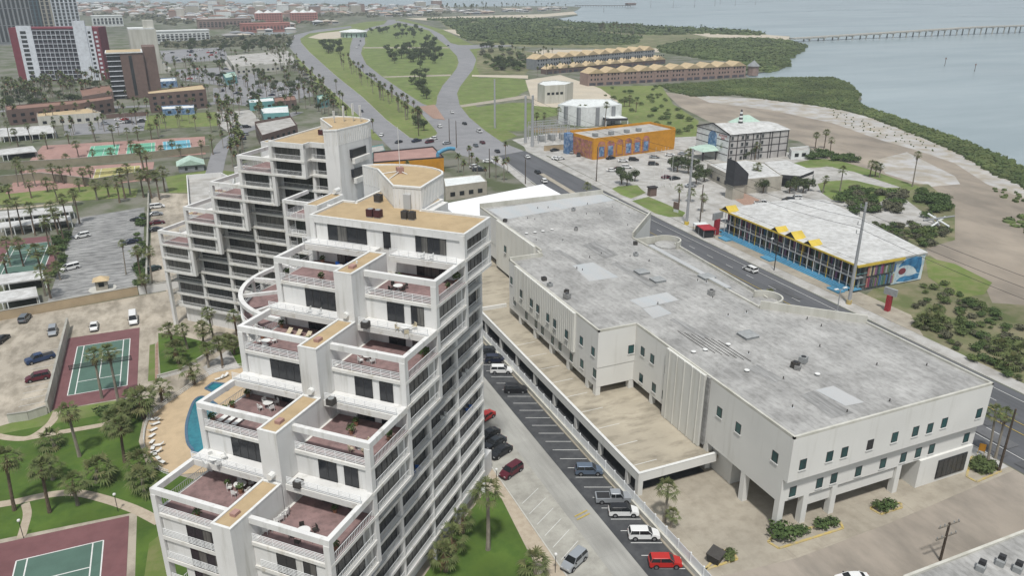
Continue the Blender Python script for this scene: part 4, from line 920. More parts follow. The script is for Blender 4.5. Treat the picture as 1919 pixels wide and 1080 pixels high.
for nme, (a, b2) in (('gable_trim', ((-.4, 12.1), (12, 15.3))), ('gable_trim', ((12, 15.3), (24.4, 12.1)))):
    MB().add([(-.5, a[0], a[1]), (-.25, a[0], a[1]), (-.25, b2[0], b2[1]), (-.5, b2[0], b2[1]), (-.5, a[0], a[1] + .5), (-.25, a[0], a[1] + .5), (-.25, b2[0], b2[1] + .5), (-.5, b2[0], b2[1] + .5)], [(0, 1, 2, 3), (4, 5, 6, 7), (0, 4, 7, 3), (1, 2, 6, 5), (0, 1, 5, 4), (3, 7, 6, 2)]).build(nme, 'timber', IN)
for x in (0, 4.3, 8.6, 12.8, 16.8, 22.0, 23.4, 27.8, 32.5): MB().box(x, -.14, 0, x + .42, -.003, 12.28).build('timber_post', 'timber', IN)
for z in (3.0, 6.1, 9.2, 11.9): MB().box(0.5, -.12, z, 32.5, -.004, z + .26).build('timber_rail', 'timber', IN); MB().box(-.12, .3, z, -.004, 24, z + .34).build('timber_rail', 'timber', IN)
for x in (1.6, 7.2, 9.8, 15.2, 18.2):
    for z in (.9, 3.9, 7.0, 10.0):
        o = link(wpane(1.2, 1.5, 'glass_side', 'ac_grey')[0], 'window', IN, (x, -.02, z + .6)); link(wpane(1.2, 1.5, 'glass_side', 'ac_grey')[1], 'frame', o)
ar = MB(); pts = [(8.7, 3.2), (14.7, 3.2)] + [(11.7 + 3.0 * math.cos(math.radians(a)), 9.2 + 3.0 * math.sin(math.radians(a))) for a in range(0, 181, 15)]
ar.add([(-.2, y, z) for y, z in pts] + [(-.006, y, z) for y, z in pts], [tuple(range(len(pts)))] + [(i, (i + 1) % len(pts), len(pts) + (i + 1) % len(pts), len(pts) + i) for i in range(len(pts))]); aw = ar.build('arched_window', 'mural_blue', IN)
for y in (10.2, 11.7, 13.2): MB().box(-.26, y - .06, 3.3, -.205, y + .06, 11.6).build('mullion', 'bright_blue', aw)
def text(par, s, loc, rot, size, m, name='sign_lettering'):
    cu = bpy.data.curves.new('t', 'FONT'); cu.body = s; cu.size = size; cu.extrude = .04; cu.align_x = 'CENTER'
    o = bpy.data.objects.new('t', cu); COL.objects.link(o); dg = bpy.context.evaluated_depsgraph_get(); me = bpy.data.meshes.new_from_object(o.evaluated_get(dg)); bpy.data.objects.remove(o)
    me.materials.clear(); me.materials.append(MATS[m]); q = link(me, name, par, loc); q.rotation_euler = rot; return q
text(IN, 'ALWAYS', (-.1, 4.6, 10.6), (math.pi / 2, 0, -math.pi / 2), 1.5, 'sign_red'); text(IN, 'INN', (-.1, 4.4, 9.55), (math.pi / 2, 0, -math.pi / 2), 1.3, 'sign_red')
lh = MB()
for i in range(7): lh.k = i % 2; lh.lathe([(1.15 - .09 * i, 13.9 + i * .85), (1.08 - .09 * i, 14.75 + i * .85 - .004)], 12, (14, 11))
lh.build('roof_lighthouse', ['tin_white', 'timber'], IN); MB().lathe([(.45, 19.86), (.45, 20.4), (.05, 21)], 10, (14, 11)).build('lantern', 'timber', IN)
MB().prism([(17, 14), (30, 14), (30, 24), (17, 24)], 13.0, 16.5, [(22, 18.5), (25, 18.5), (25, 19.5), (22, 19.5)]).build('green_hip_roof', 'mint_roof', IN)
pc = thing('entrance_canopy', 'pale green hipped canopy on posts at the front of the inn', 'canopy', (213.5, 288, 0))
MB().prism([(-.5, -5), (8.2, -5), (8.2, 6), (-.5, 6)], 4.2, 5.8, [(2.5, -1.5), (8.2, -1.5), (8.2, 2.5), (2.5, 2.5)]).build('canopy_roof', 'mint_roof', pc)
for x in (0, 7): [MB().box(x, y, 0, x + .5, y + .5, 4.197).build('post', 'timber', pc) for y in (-4.5, 5)]

# ---- orange store
p0, p1 = (169.7, 304.8), (216.8, 310.6); l = math.hypot(p1[0] - p0[0], p1[1] - p0[1])
OR = thing('orange_store', 'bright orange flat-roofed store with a mural of arches along its wall', 'store', (p0[0], p0[1], 0), math.atan2(p1[1] - p0[1], p1[0] - p0[0]))
MB().box(0, 0, 0, l, 19, 9.2).build('wall', 'orange_wall', OR); MB().box(.4, .4, 9.202, l - .4, 18.6, 9.22).build('roof', 'concrete_pale', OR)
q = MB()
for bx in ((0, 0, l, .4), (0, 18.6, l, 19), (0, .4, .4, 18.6), (l - .4, .4, l, 18.6)): q.box(bx[0], bx[1], 9.203, bx[2], bx[3], 10.3 if bx[1] > 10 or bx[0] > 10 else 9.7)
q.build('parapet', 'orange_wall', OR)
for i in range(6):
    x = 2.2 + i * 5.1
    pts = [(x, .6), (x + 4.3, .6)] + [(x + 2.15 + 2.15 * math.cos(math.radians(a)), 5.8 + 2.3 * math.sin(math.radians(a))) for a in range(0, 181, 20)]
    MB().add([(a, -.10, b) for a, b in pts] + [(a, -.003, b) for a, b in pts], [tuple(range(len(pts)))[::-1]] + [(i2, (i2 + 1) % len(pts), len(pts) + (i2 + 1) % len(pts), len(pts) + i2) for i2 in range(len(pts))]).build('mural_arch', 'mural', OR)
    MB().box(x + .8, -.18, 1.2, x + 3.5, -.104, 5.6).build('mural_window', 'mural_blue' if i != 2 else 'orange_wall', OR)
MB().box(-.12, 1, .3, -.003, 18, 8.2).build('mural_panel', 'mural', OR); MB().box(-3.4, 16, 0, -.13, 19, 9.6).build('mural_pylon', 'mural_blue', OR)
for x in (4, 13, 22, 29):
    o = thing('air_conditioner', 'white box cooler on the orange store roof', 'air conditioner', tuple(OR.matrix_world @ Vector((0, 0, 0))), group='coolers on the orange store roof')
    a = OR.rotation_euler[2]; o.location = (p0[0] + x * math.cos(a) - 5 * math.sin(a), p0[1] + x * math.sin(a) + 5 * math.cos(a), 9.225); o.rotation_euler[2] = a
    MB().box(0, 0, .2, 2, 2, 1.5).build('casing', 'ac_grey', o); MB().box(.1, .1, 0, 1.9, 1.9, .198).build('base_frame', 'metal_black', o)

# ---- souvenir shop
SH = thing('souvenir_shop', 'long two-storey souvenir shop with yellow gables, blue steps and walls of goods', 'shop', (0, 0, 0))
rp = [(158.5, 138.2), (180.5, 138.2), (194.3, 190), (184, 195), (158.5, 195)]
MB().prism([(158.9, 138.6), (180.1, 138.6), (193.6, 189.6), (184, 194.6), (158.9, 194.6)], 0, 7.6).build('wall', 'shop_wall', SH)
MB().prism(rp, 7.603, 8.0).build('roof', 'roof_white', SH)
MB().box(155.6, 138, 7.55, 158.497, 195, 7.85).build('veranda_roof', 'roof_white', SH); MB().box(155.4, 137.8, 7.45, 155.597, 195.2, 7.9).build('fascia', 'yellow_trim', SH)
MB().box(155.6, 137.8, 7.2, 172, 138.0, 7.9).build('fascia', 'yellow_trim', SH)
MB().box(155.7, 138.2, 3.9, 158.5, 195, 4.15).build('gallery_floor', 'blue_grey', SH); MB().box(155.7, 138.2, .6, 158.5, 195, .9).build('porch_floor', 'bright_blue', SH)
for i in range(3): MB().box(155.3 - i * .5, 140, .0, 155.697 - i * .5, 193, .62 - .2 * i).build('step', 'bright_blue', SH)
for y in (139.5, 166, 186): MB().box(151.8, y, 0, 154.2, y + 4, .45).build('step', 'bright_blue', SH)
for i in range(24): MB().box(155.72, 138.4 + i * 2.45, .9, 155.86, 138.54 + i * 2.45, 7.5).build('veranda_post', 'tin_white' if i % 4 else 'yellow_trim', SH)
for z in (1.9, 5.1): MB().box(155.75, 138.5, z, 155.82, 195, z + .07).build('veranda_rail', 'blue_grey', SH); MB().box(155.9, 138.3, z, 168, 138.37, z + .07).build('veranda_rail', 'teal_wall', SH)
gm = MB().box(-.12, -.25, 0, .12, .25, 2.4).mesh('goods', goods); rr = random.Random(3)
for z in (.95, 4.2):
    for i in range(92): link(gm, 'hanging_goods', SH, (158.2 - rr.uniform(0, 1.6) * (i % 3 == 0), 138.9 + i * .605, z), rr.uniform(-.3, .3), sc=(1, rr.uniform(.7, 1.2), rr.uniform(.95, 1.25)))
    for i in range(16): link(gm, 'hanging_goods', SH, (160 + i * .62, 138.3, z), math.pi / 2, sc=(1, rr.uniform(.7, 1.2), rr.uniform(.75, 1.2)))
for y, s in ((169.5, 1.5), (163, 2.1), (156, 1.5), (192.5, 1.9)):
    d = MB().add([(155.7, y - s, 7.86), (155.7, y + s, 7.86), (155.7, y, 7.86 + s * .75)], [(0, 1, 2)]); d.build('dormer_front', 'goods' if False else 'frame_dark', SH)
    MB().add([(155.4, y - s - .2, 7.84), (155.4, y, 8.0 + s * .75), (159.4, y, 8.0 + s * .75), (159.4, y - s - .2, 7.9), (155.4, y + s + .2, 7.84), (159.4, y + s + .2, 7.9)], [(0, 1, 2, 3), (1, 4, 5, 2), (0, 3, 5, 4)]).build('dormer_roof', 'yellow_trim', SH)
mp = MB().box(169, 138.35, .3, 180, 138.597, 7.5).build('mural_panel', 'shark_white', SH)
pts = [(170.6, 4.9), (171.6, 6.2), (173.4, 7.1), (176.4, 7.3), (178.8, 6.9), (179.2, 4.6), (179.0, 2.2), (177.9, 2.6), (177.2, 3.6), (176.0, 4.5), (174.2, 5.2), (172.4, 5.3)]
MB().add([(a, 138.33, b) for a, b in pts], [tuple(range(len(pts)))]).build('painted_fish_back', 'shark_blue', mp)
pts = [(170.6, 1.0), (171.8, 1.9), (173.6, 2.2), (175.6, 1.9), (177.6, 2.3), (179.0, 2.1), (178.8, .7), (174, .5)]
MB().add([(a, 138.33, b) for a, b in pts], [tuple(range(len(pts)))]).build('painted_sea', 'shark_blue', mp)
MB().add([(172.3 + 1.35 * math.cos(a / 6 * math.pi), 138.31, 3.7 + .95 * math.sin(a / 6 * math.pi)) for a in range(12)], [tuple(range(12))]).build('painted_mouth', 'hotel_red', mp)

# ---- lounge with a black fin tower
o, pts = flat('lounge_building', 'low beige lounge with white roof beside the black fin tower', GP([(1326, 308), (1372, 331), (1402, 337), (1467, 331), (1432, 306), (1398, 300)], 5.5), 5.5, 'lounge_wall', 'roof_white', .3)
wgrid(o, pts[0], pts[1], 1.2, 1, 3, 2, 2.4, 1.6, 'glass_dark'); wgrid(o, pts[1], pts[2], 1.2, 1, 1, 2, 3, 1.6, 'glass_dark')
cn = thing('black_canopy', 'flat canopy with deep black fascia at the back of the beige lounge', 'canopy', (0, 0, 0))
cp = GP([(1432, 304), (1474, 300), (1526, 320), (1500, 330), (1462, 327)], 5.2); MB().prism(cp, 4.0, 5.2).build('fascia', 'black_clad', cn); MB().poly([(*p, 5.21) for p in ccw(cp)]).build('canopy_roof', 'roof_white', cn)
for p in cp[1:4]: MB().box(p[0] * .995, p[1] * .995, 0, p[0] * .995 + .3, p[1] * .995 + .3, 3.997).build('post', 'steel', cn)
bt = thing('fin_tower', 'black slanted fin tower on a beige base', 'tower', (0, 0, 0)); g0 = G(1378, 372)
MB().box(g0[0] - 2.6, g0[1] - 1.5, 0, g0[0] + 2.6, g0[1] + 2.6, 5.4).build('base', 'lounge_wall', bt)
x0, x1, y0, y1 = g0[0] - 3.0, g0[0] + 3.4, g0[1] - 1.9, g0[1] + 3
MB().add([(x0, y0, 5.404), (x1, y0, 5.404), (x1, y1, 5.404), (x0, y1, 5.404), (x0, y0, 14.8), (x1, y0, 9.6), (x1, y1, 9.6), (x0, y1, 14.8)], [(3, 2, 1, 0), (4, 5, 6, 7), (0, 1, 5, 4), (1, 2, 6, 5), (2, 3, 7, 6), (3, 0, 4, 7)]).build('fin', 'black_clad', bt)
# ---- white hall with dark pilasters, cream store, tent, small stores
o, pts = flat('white_hall', 'white windowless hall with dark grey pilasters and a side canopy', GP([(1046, 197), (1072, 187), (1145, 187), (1166, 197), (1100, 203)], 10), 10, 'tin_white', 'tin_white', .5)
for i in range(len(pts)):
    a, b2 = pts[i], pts[(i + 1) % len(pts)]
    for t in (.3, .75):
        x, y = a[0] + (b2[0] - a[0]) * t, a[1] + (b2[1] - a[1]) * t; MB().box(x - 1, y - 1, 0, x + 1, y + 1, 9.98).build('pilaster', 'ac_dark' if False else 'blue_grey', o)
cn = thing('hall_canopy', 'white canopy with black fascia beside the white hall', 'canopy', (0, 0, 0)); cp = GP([(1120, 213), (1150, 212), (1177, 221), (1136, 222)], 4.5)
MB().prism(cp, 3.2, 4.5).build('fascia', 'black_clad', cn); MB().poly([(*p, 4.51) for p in ccw(cp)]).build('canopy_roof', 'tin_white', cn)
for p in cp: MB().box(p[0] * .998, p[1] * .998, 0, p[0] * .998 + .4, p[1] * .998 + .4, 3.197).build('post', 'tin_white', cn)
o, pts = flat('cream_store', 'cream two-storey store with a coral front beyond the white hall', GP([(1008, 158), (1018, 153), (1040, 151), (1075, 155), (1060, 160), (1022, 162)], 11), 11, 'cream_wall', 'tin_white', .6)
wgrid(o, pts[0], pts[1], 5.5, 1, 4, 3, 2, 1.6); wgrid(o, pts[2], pts[3], 5.5, 1, 3, 3, 2, 1.6)
tn = thing('tent_roof_store', 'store under one broad bright white roof behind the pool tower', 'store', (0, 0, 0))
tp = GP([(828, 383), (1018, 345), (1030, 352), (1052, 364), (1046, 372), (905, 404), (862, 408)], 6); MB().prism(tp, 5.2, 6.0).build('roof', 'tent_white', tn)
cx, cy = sum(p[0] for p in tp) / len(tp), sum(p[1] for p in tp) / len(tp)
MB().prism([(cx + (a - cx) * .93, cy + (b - cy) * .93) for a, b in tp], 0, 5.197).build('wall', 'orange_wall', tn)
o, pts = flat('beige_store', 'small beige store with white flat roof and two dark windows', GP([(832, 335), (900, 328), (913, 341), (835, 351)], 5), 5, 'lounge_wall', 'tin_white', .35)
wgrid(o, pts[0], pts[1], 1.2, 1, 4, 2, 1.9, 1.6); wgrid(o, pts[1], pts[2], 1.2, 1, 3, 2, 1.9, 1.6)
o, pts = flat('brown_store', 'long store with brown flat roof and orange wall by the highway fork', GP([(700, 287), (812, 276), (832, 296), (700, 306)], 6), 6, 'orange_wall', 'court_pink', .6, pm='timber')
sl_ = thing('water_slide_sign', 'bright blue curled water slide sign beside the brown-roofed store', 'sign', (*G(822, 320), 0))
MB().tube((0, 0, 0), (0, 0, 7.5), .8, .8, 10).build('slide_post', 'bright_blue', sl_); b9 = MB(); pv = (0, 0, 7.5)
for i in range(1, 8): t = i / 7; nv = (8 * t, 1.5 * t, 7.5 + 1.4 * math.sin(t * 2.4)); b9.tube(pv, nv, .8, .8, 10); pv = nv
b9.build('slide_tube', 'bright_blue', sl_)
# white walled service yard beside the rear tower
wy = thing('service_yard_wall', 'white walled grey service yard on the side of the rear tower', 'wall', (0, 0, 0)); yp = GP([(357, 408), (352, 338), (415, 333), (440, 345), (430, 410)])
MB().wall(yp, 2.2, .35, 0, True).build('wall', 'tower_white', wy); sheet('service_yard', yp, .19, 'concrete_pale')
# garden shed
sd_ = thing('garden_shed', 'green-grey shed with pale gabled roof on the lawn', 'shed', (2.6, 356, 0)); MB().box(-5, -4.5, 0, 5, 4.5, 3).build('wall', 'blue_grey', sd_)
MB().add([(-5.6, -5.2, 2.9), (5.6, -5.2, 2.9), (5.6, 5.2, 2.9), (-5.6, 5.2, 2.9), (0, -5.2, 5.2), (0, 5.2, 5.2)], [(0, 4, 5, 3), (4, 1, 2, 5), (0, 1, 4), (2, 3, 5), (3, 2, 1, 0)]).build('roof', 'mint_roof', sd_)
wgrid(sd_, (-5, -4.5), (5, -4.5), .8, 1, 2, 2, 1, 1.4)
# carports
def carport(label, pts, h=2.6):
    o = thing('carport', label, 'carport', (0, 0, 0)); pts = ccw(pts); MB().prism(pts, h, h + .35).build('roof', 'roof_white', o)
    n = 8
    for i in range(len(pts)):
        a, b2 = pts[i], pts[(i + 1) % len(pts)]
        for k in range(n if math.hypot(b2[0] - a[0], b2[1] - a[1]) > 20 else 2):
            t = (k + .5) / n; MB().box(a[0] + (b2[0] - a[0]) * t - .12, a[1] + (b2[1] - a[1]) * t - .12, 0, a[0] + (b2[0] - a[0]) * t + .12, a[1] + (b2[1] - a[1]) * t + .12, h - .003).build('post', 'tin_white', o)
    cx, cy = sum(p[0] for p in pts) / len(pts), sum(p[1] for p in pts) / len(pts)
    MB().wall([(cx + (p[0] - cx) * .9, cy + (p[1] - cy) * .9) for p in pts[1:4]], h - .02, .2).build('back_wall', 'cream_wall', o)
carport('long white carport roof near the garden lawn beside tall palms', GP([(0, 397), (135, 386), (138, 396), (0, 410)], 2.8))
carport('long white carport roof bordering the maroon tennis court', GP([(0, 418), (130, 404), (134, 412), (0, 428)], 2.8))
carport('white carport roof beside the tan boundary wall', GP([(0, 516), (80, 507), (84, 522), (0, 534)], 2.8)); carport('white carport roof next to the planted corner of the tan wall', GP([(0, 548), (68, 538), (72, 556), (0, 568)], 2.8))
carport('white flat roof among palms beside the far pink court yard', GP([(0, 240), (100, 234), (105, 248), (0, 256)], 3)); carport('white flat shelter roof next to the pink court ground', GP([(0, 280), (62, 273), (70, 283), (0, 290)], 3))
# boundary walls
def wall_thing(label, pts, h, t=.35, m='cream_wall'): 
    o = thing('boundary_wall', label, 'wall', (0, 0, 0)); MB().wall(pts, h, t).build('wall', m, o); MB().wall(pts, .12, t + .12, h + .002).build('coping', 'concrete', o)
mat('tan_wall', (.42, .33, .22), .9, .06, .4); mat('olive_wall', (.27, .25, .18), .9, .08, .4)
wall_thing('long tan boundary wall behind the tan parking yard', [(-110, 197.5), (-46.3, 205.4), (-15.8, 210.4)], 2.4, .4, 'tan_wall')
wall_thing('pale end of the boundary wall next to the rear tower', [(-15.6, 210.4), (-6, 211.4)], 2.2, .35, 'tower_white')
wall_thing('cream wall between the parked trucks and the maroon tennis court', [(-30.4, 152.2), (-30.4, 194)], 2.6, .35); wall_thing('short cream wall at the corner of the lawn', [(-36.8, 151.2), (-33.5, 150.9), (-30.6, 152)], 1.8, .3)
wall_thing('cream wall along the lower tennis court', [(-34, 78), (-34, 114)], 2.6); wall_thing('low white wall beside the pool path', GP([(296, 712), (340, 700), (385, 672), (415, 655)]), .9, .3, 'tower_white')
wall_thing('olive wall edging the grey car park', [(-13.8, 214), (-13.8, 318)], 1.6, .3); wall_thing('olive screen wall in front of the palm lawn', GP([(0, 345), (80, 338), (180, 350), (300, 330)]), 3.2, .3, 'olive_wall'); wall_thing('olive screen wall between the pink courts', GP([(0, 318), (120, 312), (265, 300), (395, 285)]), 3.2, .3, 'olive_wall')
wall_thing('brown timber fence beside the tower car park', GP([(200, 222), (275, 217)]), 2.5, .3, 'brown_brick')
wall_thing('tan wall around the substation', GP([(1020, 283), (1090, 278), (1098, 250), (1000, 248)]), 2.5, .3, 'tan_wall')
# guard hut
gh = thing('guard_hut', 'small guard hut with tan pyramid roof on the car park island', 'hut', (*G(193, 542), 0))
MB().box(-1.4, -1.2, .16, 1.4, 1.2, 2.7).build('wall', 'lounge_wall', gh); MB().prism([(-2, -1.8), (2, -1.8), (2, 1.8), (-2, 1.8)], 2.703, 3.7, [(-.2, -.2), (.2, -.2), (.2, .2), (-.2, .2)]).build('roof', 'tan_shingle', gh); wgrid(gh, (-1.4, -1.2), (1.4, -1.2), 1.1, 1, 2, 1, .9, 1.1); MB().lathe([(3.4, 0), (3.4, .158)], 16).build('island', 'kerb', gh)

# ---- townhouse rows
def townrow(name, label, x0, y0, n, w, dep, h, ang, wm):
    o = thing(name, label, 'townhouses', (x0, y0, 0), ang); MB().box(0, 0, 0, n * w, dep, h).build('wall', wm, o)
    rm = MB().add([(0, -.4, 0), (w, -.4, 0), (w, dep + .4, 0), (0, dep + .4, 0), (w * .5, -.4, w * .24), (w * .5, dep + .4, w * .24)], [(0, 4, 5, 3), (4, 1, 2, 5), (0, 1, 4), (2, 3, 5), (3, 2, 1, 0)]).mesh('roof', 'tan_shingle')
    ga, wi = wpane(w * .36, 2.0, 'balcony_dark')[0], wpane(1.2, 1.4, 'glass_dark')[0]
    for i in range(n):
        link(rm, 'roof', o, (i * w, 0, h + .004)); MB().box(i * w - .15, -.25, 0, i * w + .15, -.003, h).build('party_wall', wm, o)
        for k in (.27, .73): link(ga, 'garage_opening', o, (i * w + k * w, -.02, 1.2))
        for z in (4.6, 7.8):
            for k in (.2, .42, .58, .8): link(wi, 'window', o, (i * w + k * w, -.02, z))
townrow('townhouse_row', 'long pinkish townhouse row with ten tan gables facing the mudflat', 288, 530, 10, 14.6, 13, 9.0, 0, 'pink_stucco')
townrow('townhouse_row', 'grey townhouse row with tan gables behind the pinkish row', 297, 643, 10, 15.5, 13, 9.0, math.atan2(43, 152), 'blue_grey')
townrow('townhouse_row', 'low brown wooden row between the two gabled townhouse rows', 292, 610, 10, 14.5, 8, 4.0, math.atan2(38, 152), 'brown_brick')
hu = thing('lookout_hut', 'pink lookout hut with pointed roof at the end of the townhouses', 'hut', (448, 538, 0)); MB().lathe([(4.5, 0), (4.5, 7.5)], 8).build('wall', 'pink_stucco', hu); MB().lathe([(5.4, 7.504), (.2, 12)], 8).build('roof', 'blue_grey', hu)
# ---- tall hotels
def frame_of(p0, p1): return (p0[0], p0[1], 0), math.atan2(p1[1] - p0[1], p1[0] - p0[0]), math.hypot(p1[0] - p0[0], p1[1] - p0[1])
lo_, a_, L = frame_of(G(38, 152), G(196, 150)); L = 66; HT = thing('beach_hotel', 'large maroon and white hotel slab with a grid of balconies', 'hotel', lo_, a_); Hh = 41
MB().box(0, 0, 0, L, 16, Hh - 1).build('wall', 'hotel_red', HT)
MB().box(6, -.8, 0, 17, -.003, Hh + .5).build('white_pier', 'hotel_white', HT); MB().box(48, -1.2, 0, 57, -.003, Hh + 4).build('white_pier', 'hotel_white', HT); MB().box(57.01, -.5, 0, 61.5, -.003, Hh).build('white_pier', 'hotel_white', HT)
MB().box(17, -.3, 1, 48, -.003, Hh - 3.4).build('balcony_recess', 'balcony_dark', HT)
for i in range(12): MB().box(17, -1.1, 1.4 + i * 3.3, 48, -.31, 1.75 + i * 3.3).build('balcony_slab', 'hotel_white', HT); MB().box(17, -1.0, 1.76 + i * 3.3, 48, -.95, 2.75 + i * 3.3).build('balcony_front', 'balcony_dark', HT)
for i in range(10): MB().box(17 + i * 3.42, -1.15, 1, 17.3 + i * 3.42, -.305, Hh - 3.4).build('balcony_divider', 'hotel_white', HT)
for i in range(11):
    MB().box(8.4, -.86, 2.4 + i * 3.3, 12.6, -.803, 4.6 + i * 3.3).build('window', 'glass_side', HT); MB().box(58, -.56, 2.4 + i * 3.3, 60, -.503, 4.2 + i * 3.3).build('window', 'glass_side', HT); MB().box(62.6, -.1, 2.4 + i * 3.3, 64.6, -.003, 4.0 + i * 3.3).build('window', 'hotel_white', HT)
lo_, a_, L = frame_of(G(215, 186), G(276, 182)); BR = thing('brick_tower', 'brown brick hotel tower with a white ledge and tan roof', 'hotel', lo_, a_ * .3)
MB().box(0, 0, 0, 8, 20, 29).build('glazed_bay', 'glass_side', BR); MB().box(8.003, -1.5, 0, 22, 20, 29.5).build('wall', 'brown_brick', BR); MB().box(22.003, 1, 0, 30, 20, 33).build('wall', 'brown_brick', BR)
for i in range(9): MB().box(-.3, -.6, 2 + i * 3.2, 8, -.003, 2.5 + i * 3.2).build('floor_band', 'hotel_white', BR)
MB().box(-.6, -2, 29.503, 22, 20, 30.3).build('ledge', 'tin_white', BR); MB().box(0, -1.4, 30.304, 21, 19, 30.4).build('roof', 'tan_shingle', BR); MB().box(13, -1.56, 2, 15, -1.503, 28).build('window_strip', 'glass_side', BR)
lo_, a_, L = frame_of(G(255, 140), G(300, 137)); CT = thing('cream_tower', 'cream hotel tower with a flared curved foot', 'hotel', lo_, a_ * .3)
for i in range(9): MB().box(0 - .0, 0, i * 4, 21 + 7 * max(0, 1 - i / 3) ** 2, 18, i * 4 + 4 - .003).build('storey', 'cream_wall', CT)
MB().box(0, 0, 36, 20, 18, 37).build('roof', 'tin_white', CT); MB().box(12, 2, 37.003, 20, 10, 43).build('lift_house', 'cream_wall', CT)
def slabtower(label, px, d, wd, dep, h, m, cols, rows, wmt='glass_side', name='tower_block'):
    r = ray(px, 60); n = math.hypot(r[0], r[1]); x, y = r[0] / n * d, r[1] / n * d
    o = thing(name, label, 'building', (x, y, 0), math.radians(8)); MB().box(0, 0, 0, wd, dep, h).build('wall', m, o)
    for i in range(cols): MB().box(wd * (i + .2) / cols, -.25, 3, wd * (i + .8) / cols, -.003, h - 3).build('window_strip', wmt, o)
    for i in range(rows): MB().box(0, -.4, 3 + i * (h - 5) / rows, wd, -.26, 3.6 + i * (h - 5) / rows).build('floor_band', m, o)
    MB().box(-.5, -.5, h + .003, wd + .5, dep + .5, h + 1.2).build('roof', m, o)
slabtower('tall blue-green glass tower rising behind the maroon hotel', 43, 1250, 37, 30, 110, 'glass_tower', 8, 22); slabtower('slim tan tower beside the glass tower', 86, 1240, 17, 20, 110, 'lounge_wall', 3, 22)
slabtower('tall white tower right of the slim tan tower', 107, 1230, 30, 25, 105, 'hotel_white', 6, 24); slabtower('grey many-columned block left of the glass tower', -10, 1150, 42, 20, 62, 'blue_grey', 9, 3)
slabtower('long white three-storey block far beyond the cream tower', 292, 1080, 62, 14, 14, 'tin_white', 12, 3); slabtower('pinkish far apartment row with a pale roof', 375, 1350, 80, 14, 14, 'pink_stucco', 14, 3); slabtower('coral far apartment row near the maroon strip', 455, 1250, 70, 14, 12, 'condo_pink', 14, 3)
slabtower('beige far block with a long roof', 178, 1500, 45, 20, 16, 'tin_white', 8, 2)
for i, (px, lab) in enumerate(((480, 'red far condominium with three white roof peaks, on the left of its twin'), (547, 'red far condominium with three white roof peaks, nearer the highway'))):
    r = ray(px, 40); n = math.hypot(r[0], r[1]); x, y = r[0] / n * 1500, r[1] / n * 1500
    o = thing('condominium_block', lab, 'building', (x, y, 0)); MB().box(0, 0, 0, 46, 16, 17).build('wall', 'condo_pink', o)
    for k in range(3): MB().lathe([(8.5, 17.003), (.3, 22)], 4, (8 + k * 15, 8)).build('roof_peak', 'tin_white', o)
    wgrid(o, (0, 0), (46, 0), 2, 4, 10, 3.8, 2.2, 2.0)
r = ray(640, 50); n = math.hypot(r[0], r[1]); rd = thing('round_hall', 'round pale green hall with white roof on the sandy highway fork', 'building', (r[0] / n * 1130 + 16, r[1] / n * 1130, 0)); MB().lathe([(17, 0), (17, 6.5)], 24).build('wall', 'mint_roof', rd); MB().lathe([(19, 6.503), (19, 7.4), (4, 10)], 24).build('roof', 'tin_white', rd)
for i in range(16): a = i / 16 * 6.283; MB().box(17 * math.cos(a) - .6, 17 * math.sin(a) - .6, .5, 17 * math.cos(a) + .6, 17 * math.sin(a) + .6, 4.5).build('window', 'glass_side', rd)
# ---- mid-distance low buildings
def lowb(label, px, z, wm, rm, win=None, name='low_building', ph=.5):
    o, pts = flat(name, label, GP(px, z), z, wm, rm, ph)
    for i in range(len(pts)):
        a, b2 = pts[i], pts[(i + 1) % len(pts)]; l = math.hypot(b2[0] - a[0], b2[1] - a[1])
        if l > 8: wgrid(o, a, b2, 1.2, max(1, int(z / 3.5)), max(2, int(l / (win or 4.5))), 3.3, 2.0, 1.6)
    return o
lowb('long brown brick pavilion with tan flat roof beside the brick tower', [(277, 172), (380, 159), (386, 168), (278, 177)], 11, 'brown_brick', 'tan_shingle')
lowb('brown two-storey wing in front of the hotel palms', [(10, 200), (150, 188), (210, 180), (212, 186), (150, 195), (12, 208)], 8, 'brown_brick', 'tile_red'); lowb('terracotta roofed restaurant below the maroon hotel', [(150, 168), (205, 160), (212, 172), (155, 182)], 6, 'pink_stucco', 'tile_red')
lowb('tan roofed lodge beside the palm grove', [(70, 212), (165, 203), (190, 212), (70, 220)], 5, 'cream_wall', 'tan_shingle'); lowb('large white flat-roofed market by the highway', [(425, 105), (505, 98), (535, 118), (440, 126)], 6, 'cream_wall', 'concrete_pale')
lowb('long teal motel with a white roof', [(466, 188), (512, 183), (514, 190), (468, 194)], 4.5, 'teal_wall', 'tin_white'); lowb('long white-roofed motel behind the rear tower', [(488, 203), (540, 199), (542, 212), (494, 214)], 4.5, 'teal_wall', 'tin_white'); lowb('red-roofed motel beside the teal motel', [(514, 184), (552, 180), (556, 188), (516, 192)], 4.5, 'brown_brick', 'tile_red')
lowb('turquoise cube shop by the highway kerb', [(593, 181), (610, 178), (618, 184), (600, 188)], 5, 'teal_wall', 'mint_roof'); lowb('grey hall with a pale sunken roof behind the rear tower', [(478, 232), (545, 220), (558, 238), (492, 258)], 7, 'brown_brick', 'concrete_pale', ph=1.2)
lowb('turquoise shop beside the rear tower lift core', [(686, 278), (718, 272), (722, 283), (690, 290)], 5, 'teal_wall', 'concrete_pale'); lowb('small blue-roofed kiosk by the car park', [(296, 148), (330, 146), (332, 152), (298, 154)], 4, 'mural_blue', 'tin_white')
lowb('blue awning shop below the brick pavilion', [(303, 200), (364, 197), (364, 203), (305, 206)], 3.5, 'mural_blue', 'tin_white'); lowb('pale turquoise shop at the street corner', [(418, 138), (440, 135), (444, 143), (424, 147)], 5, 'teal_wall', 'mint_roof')
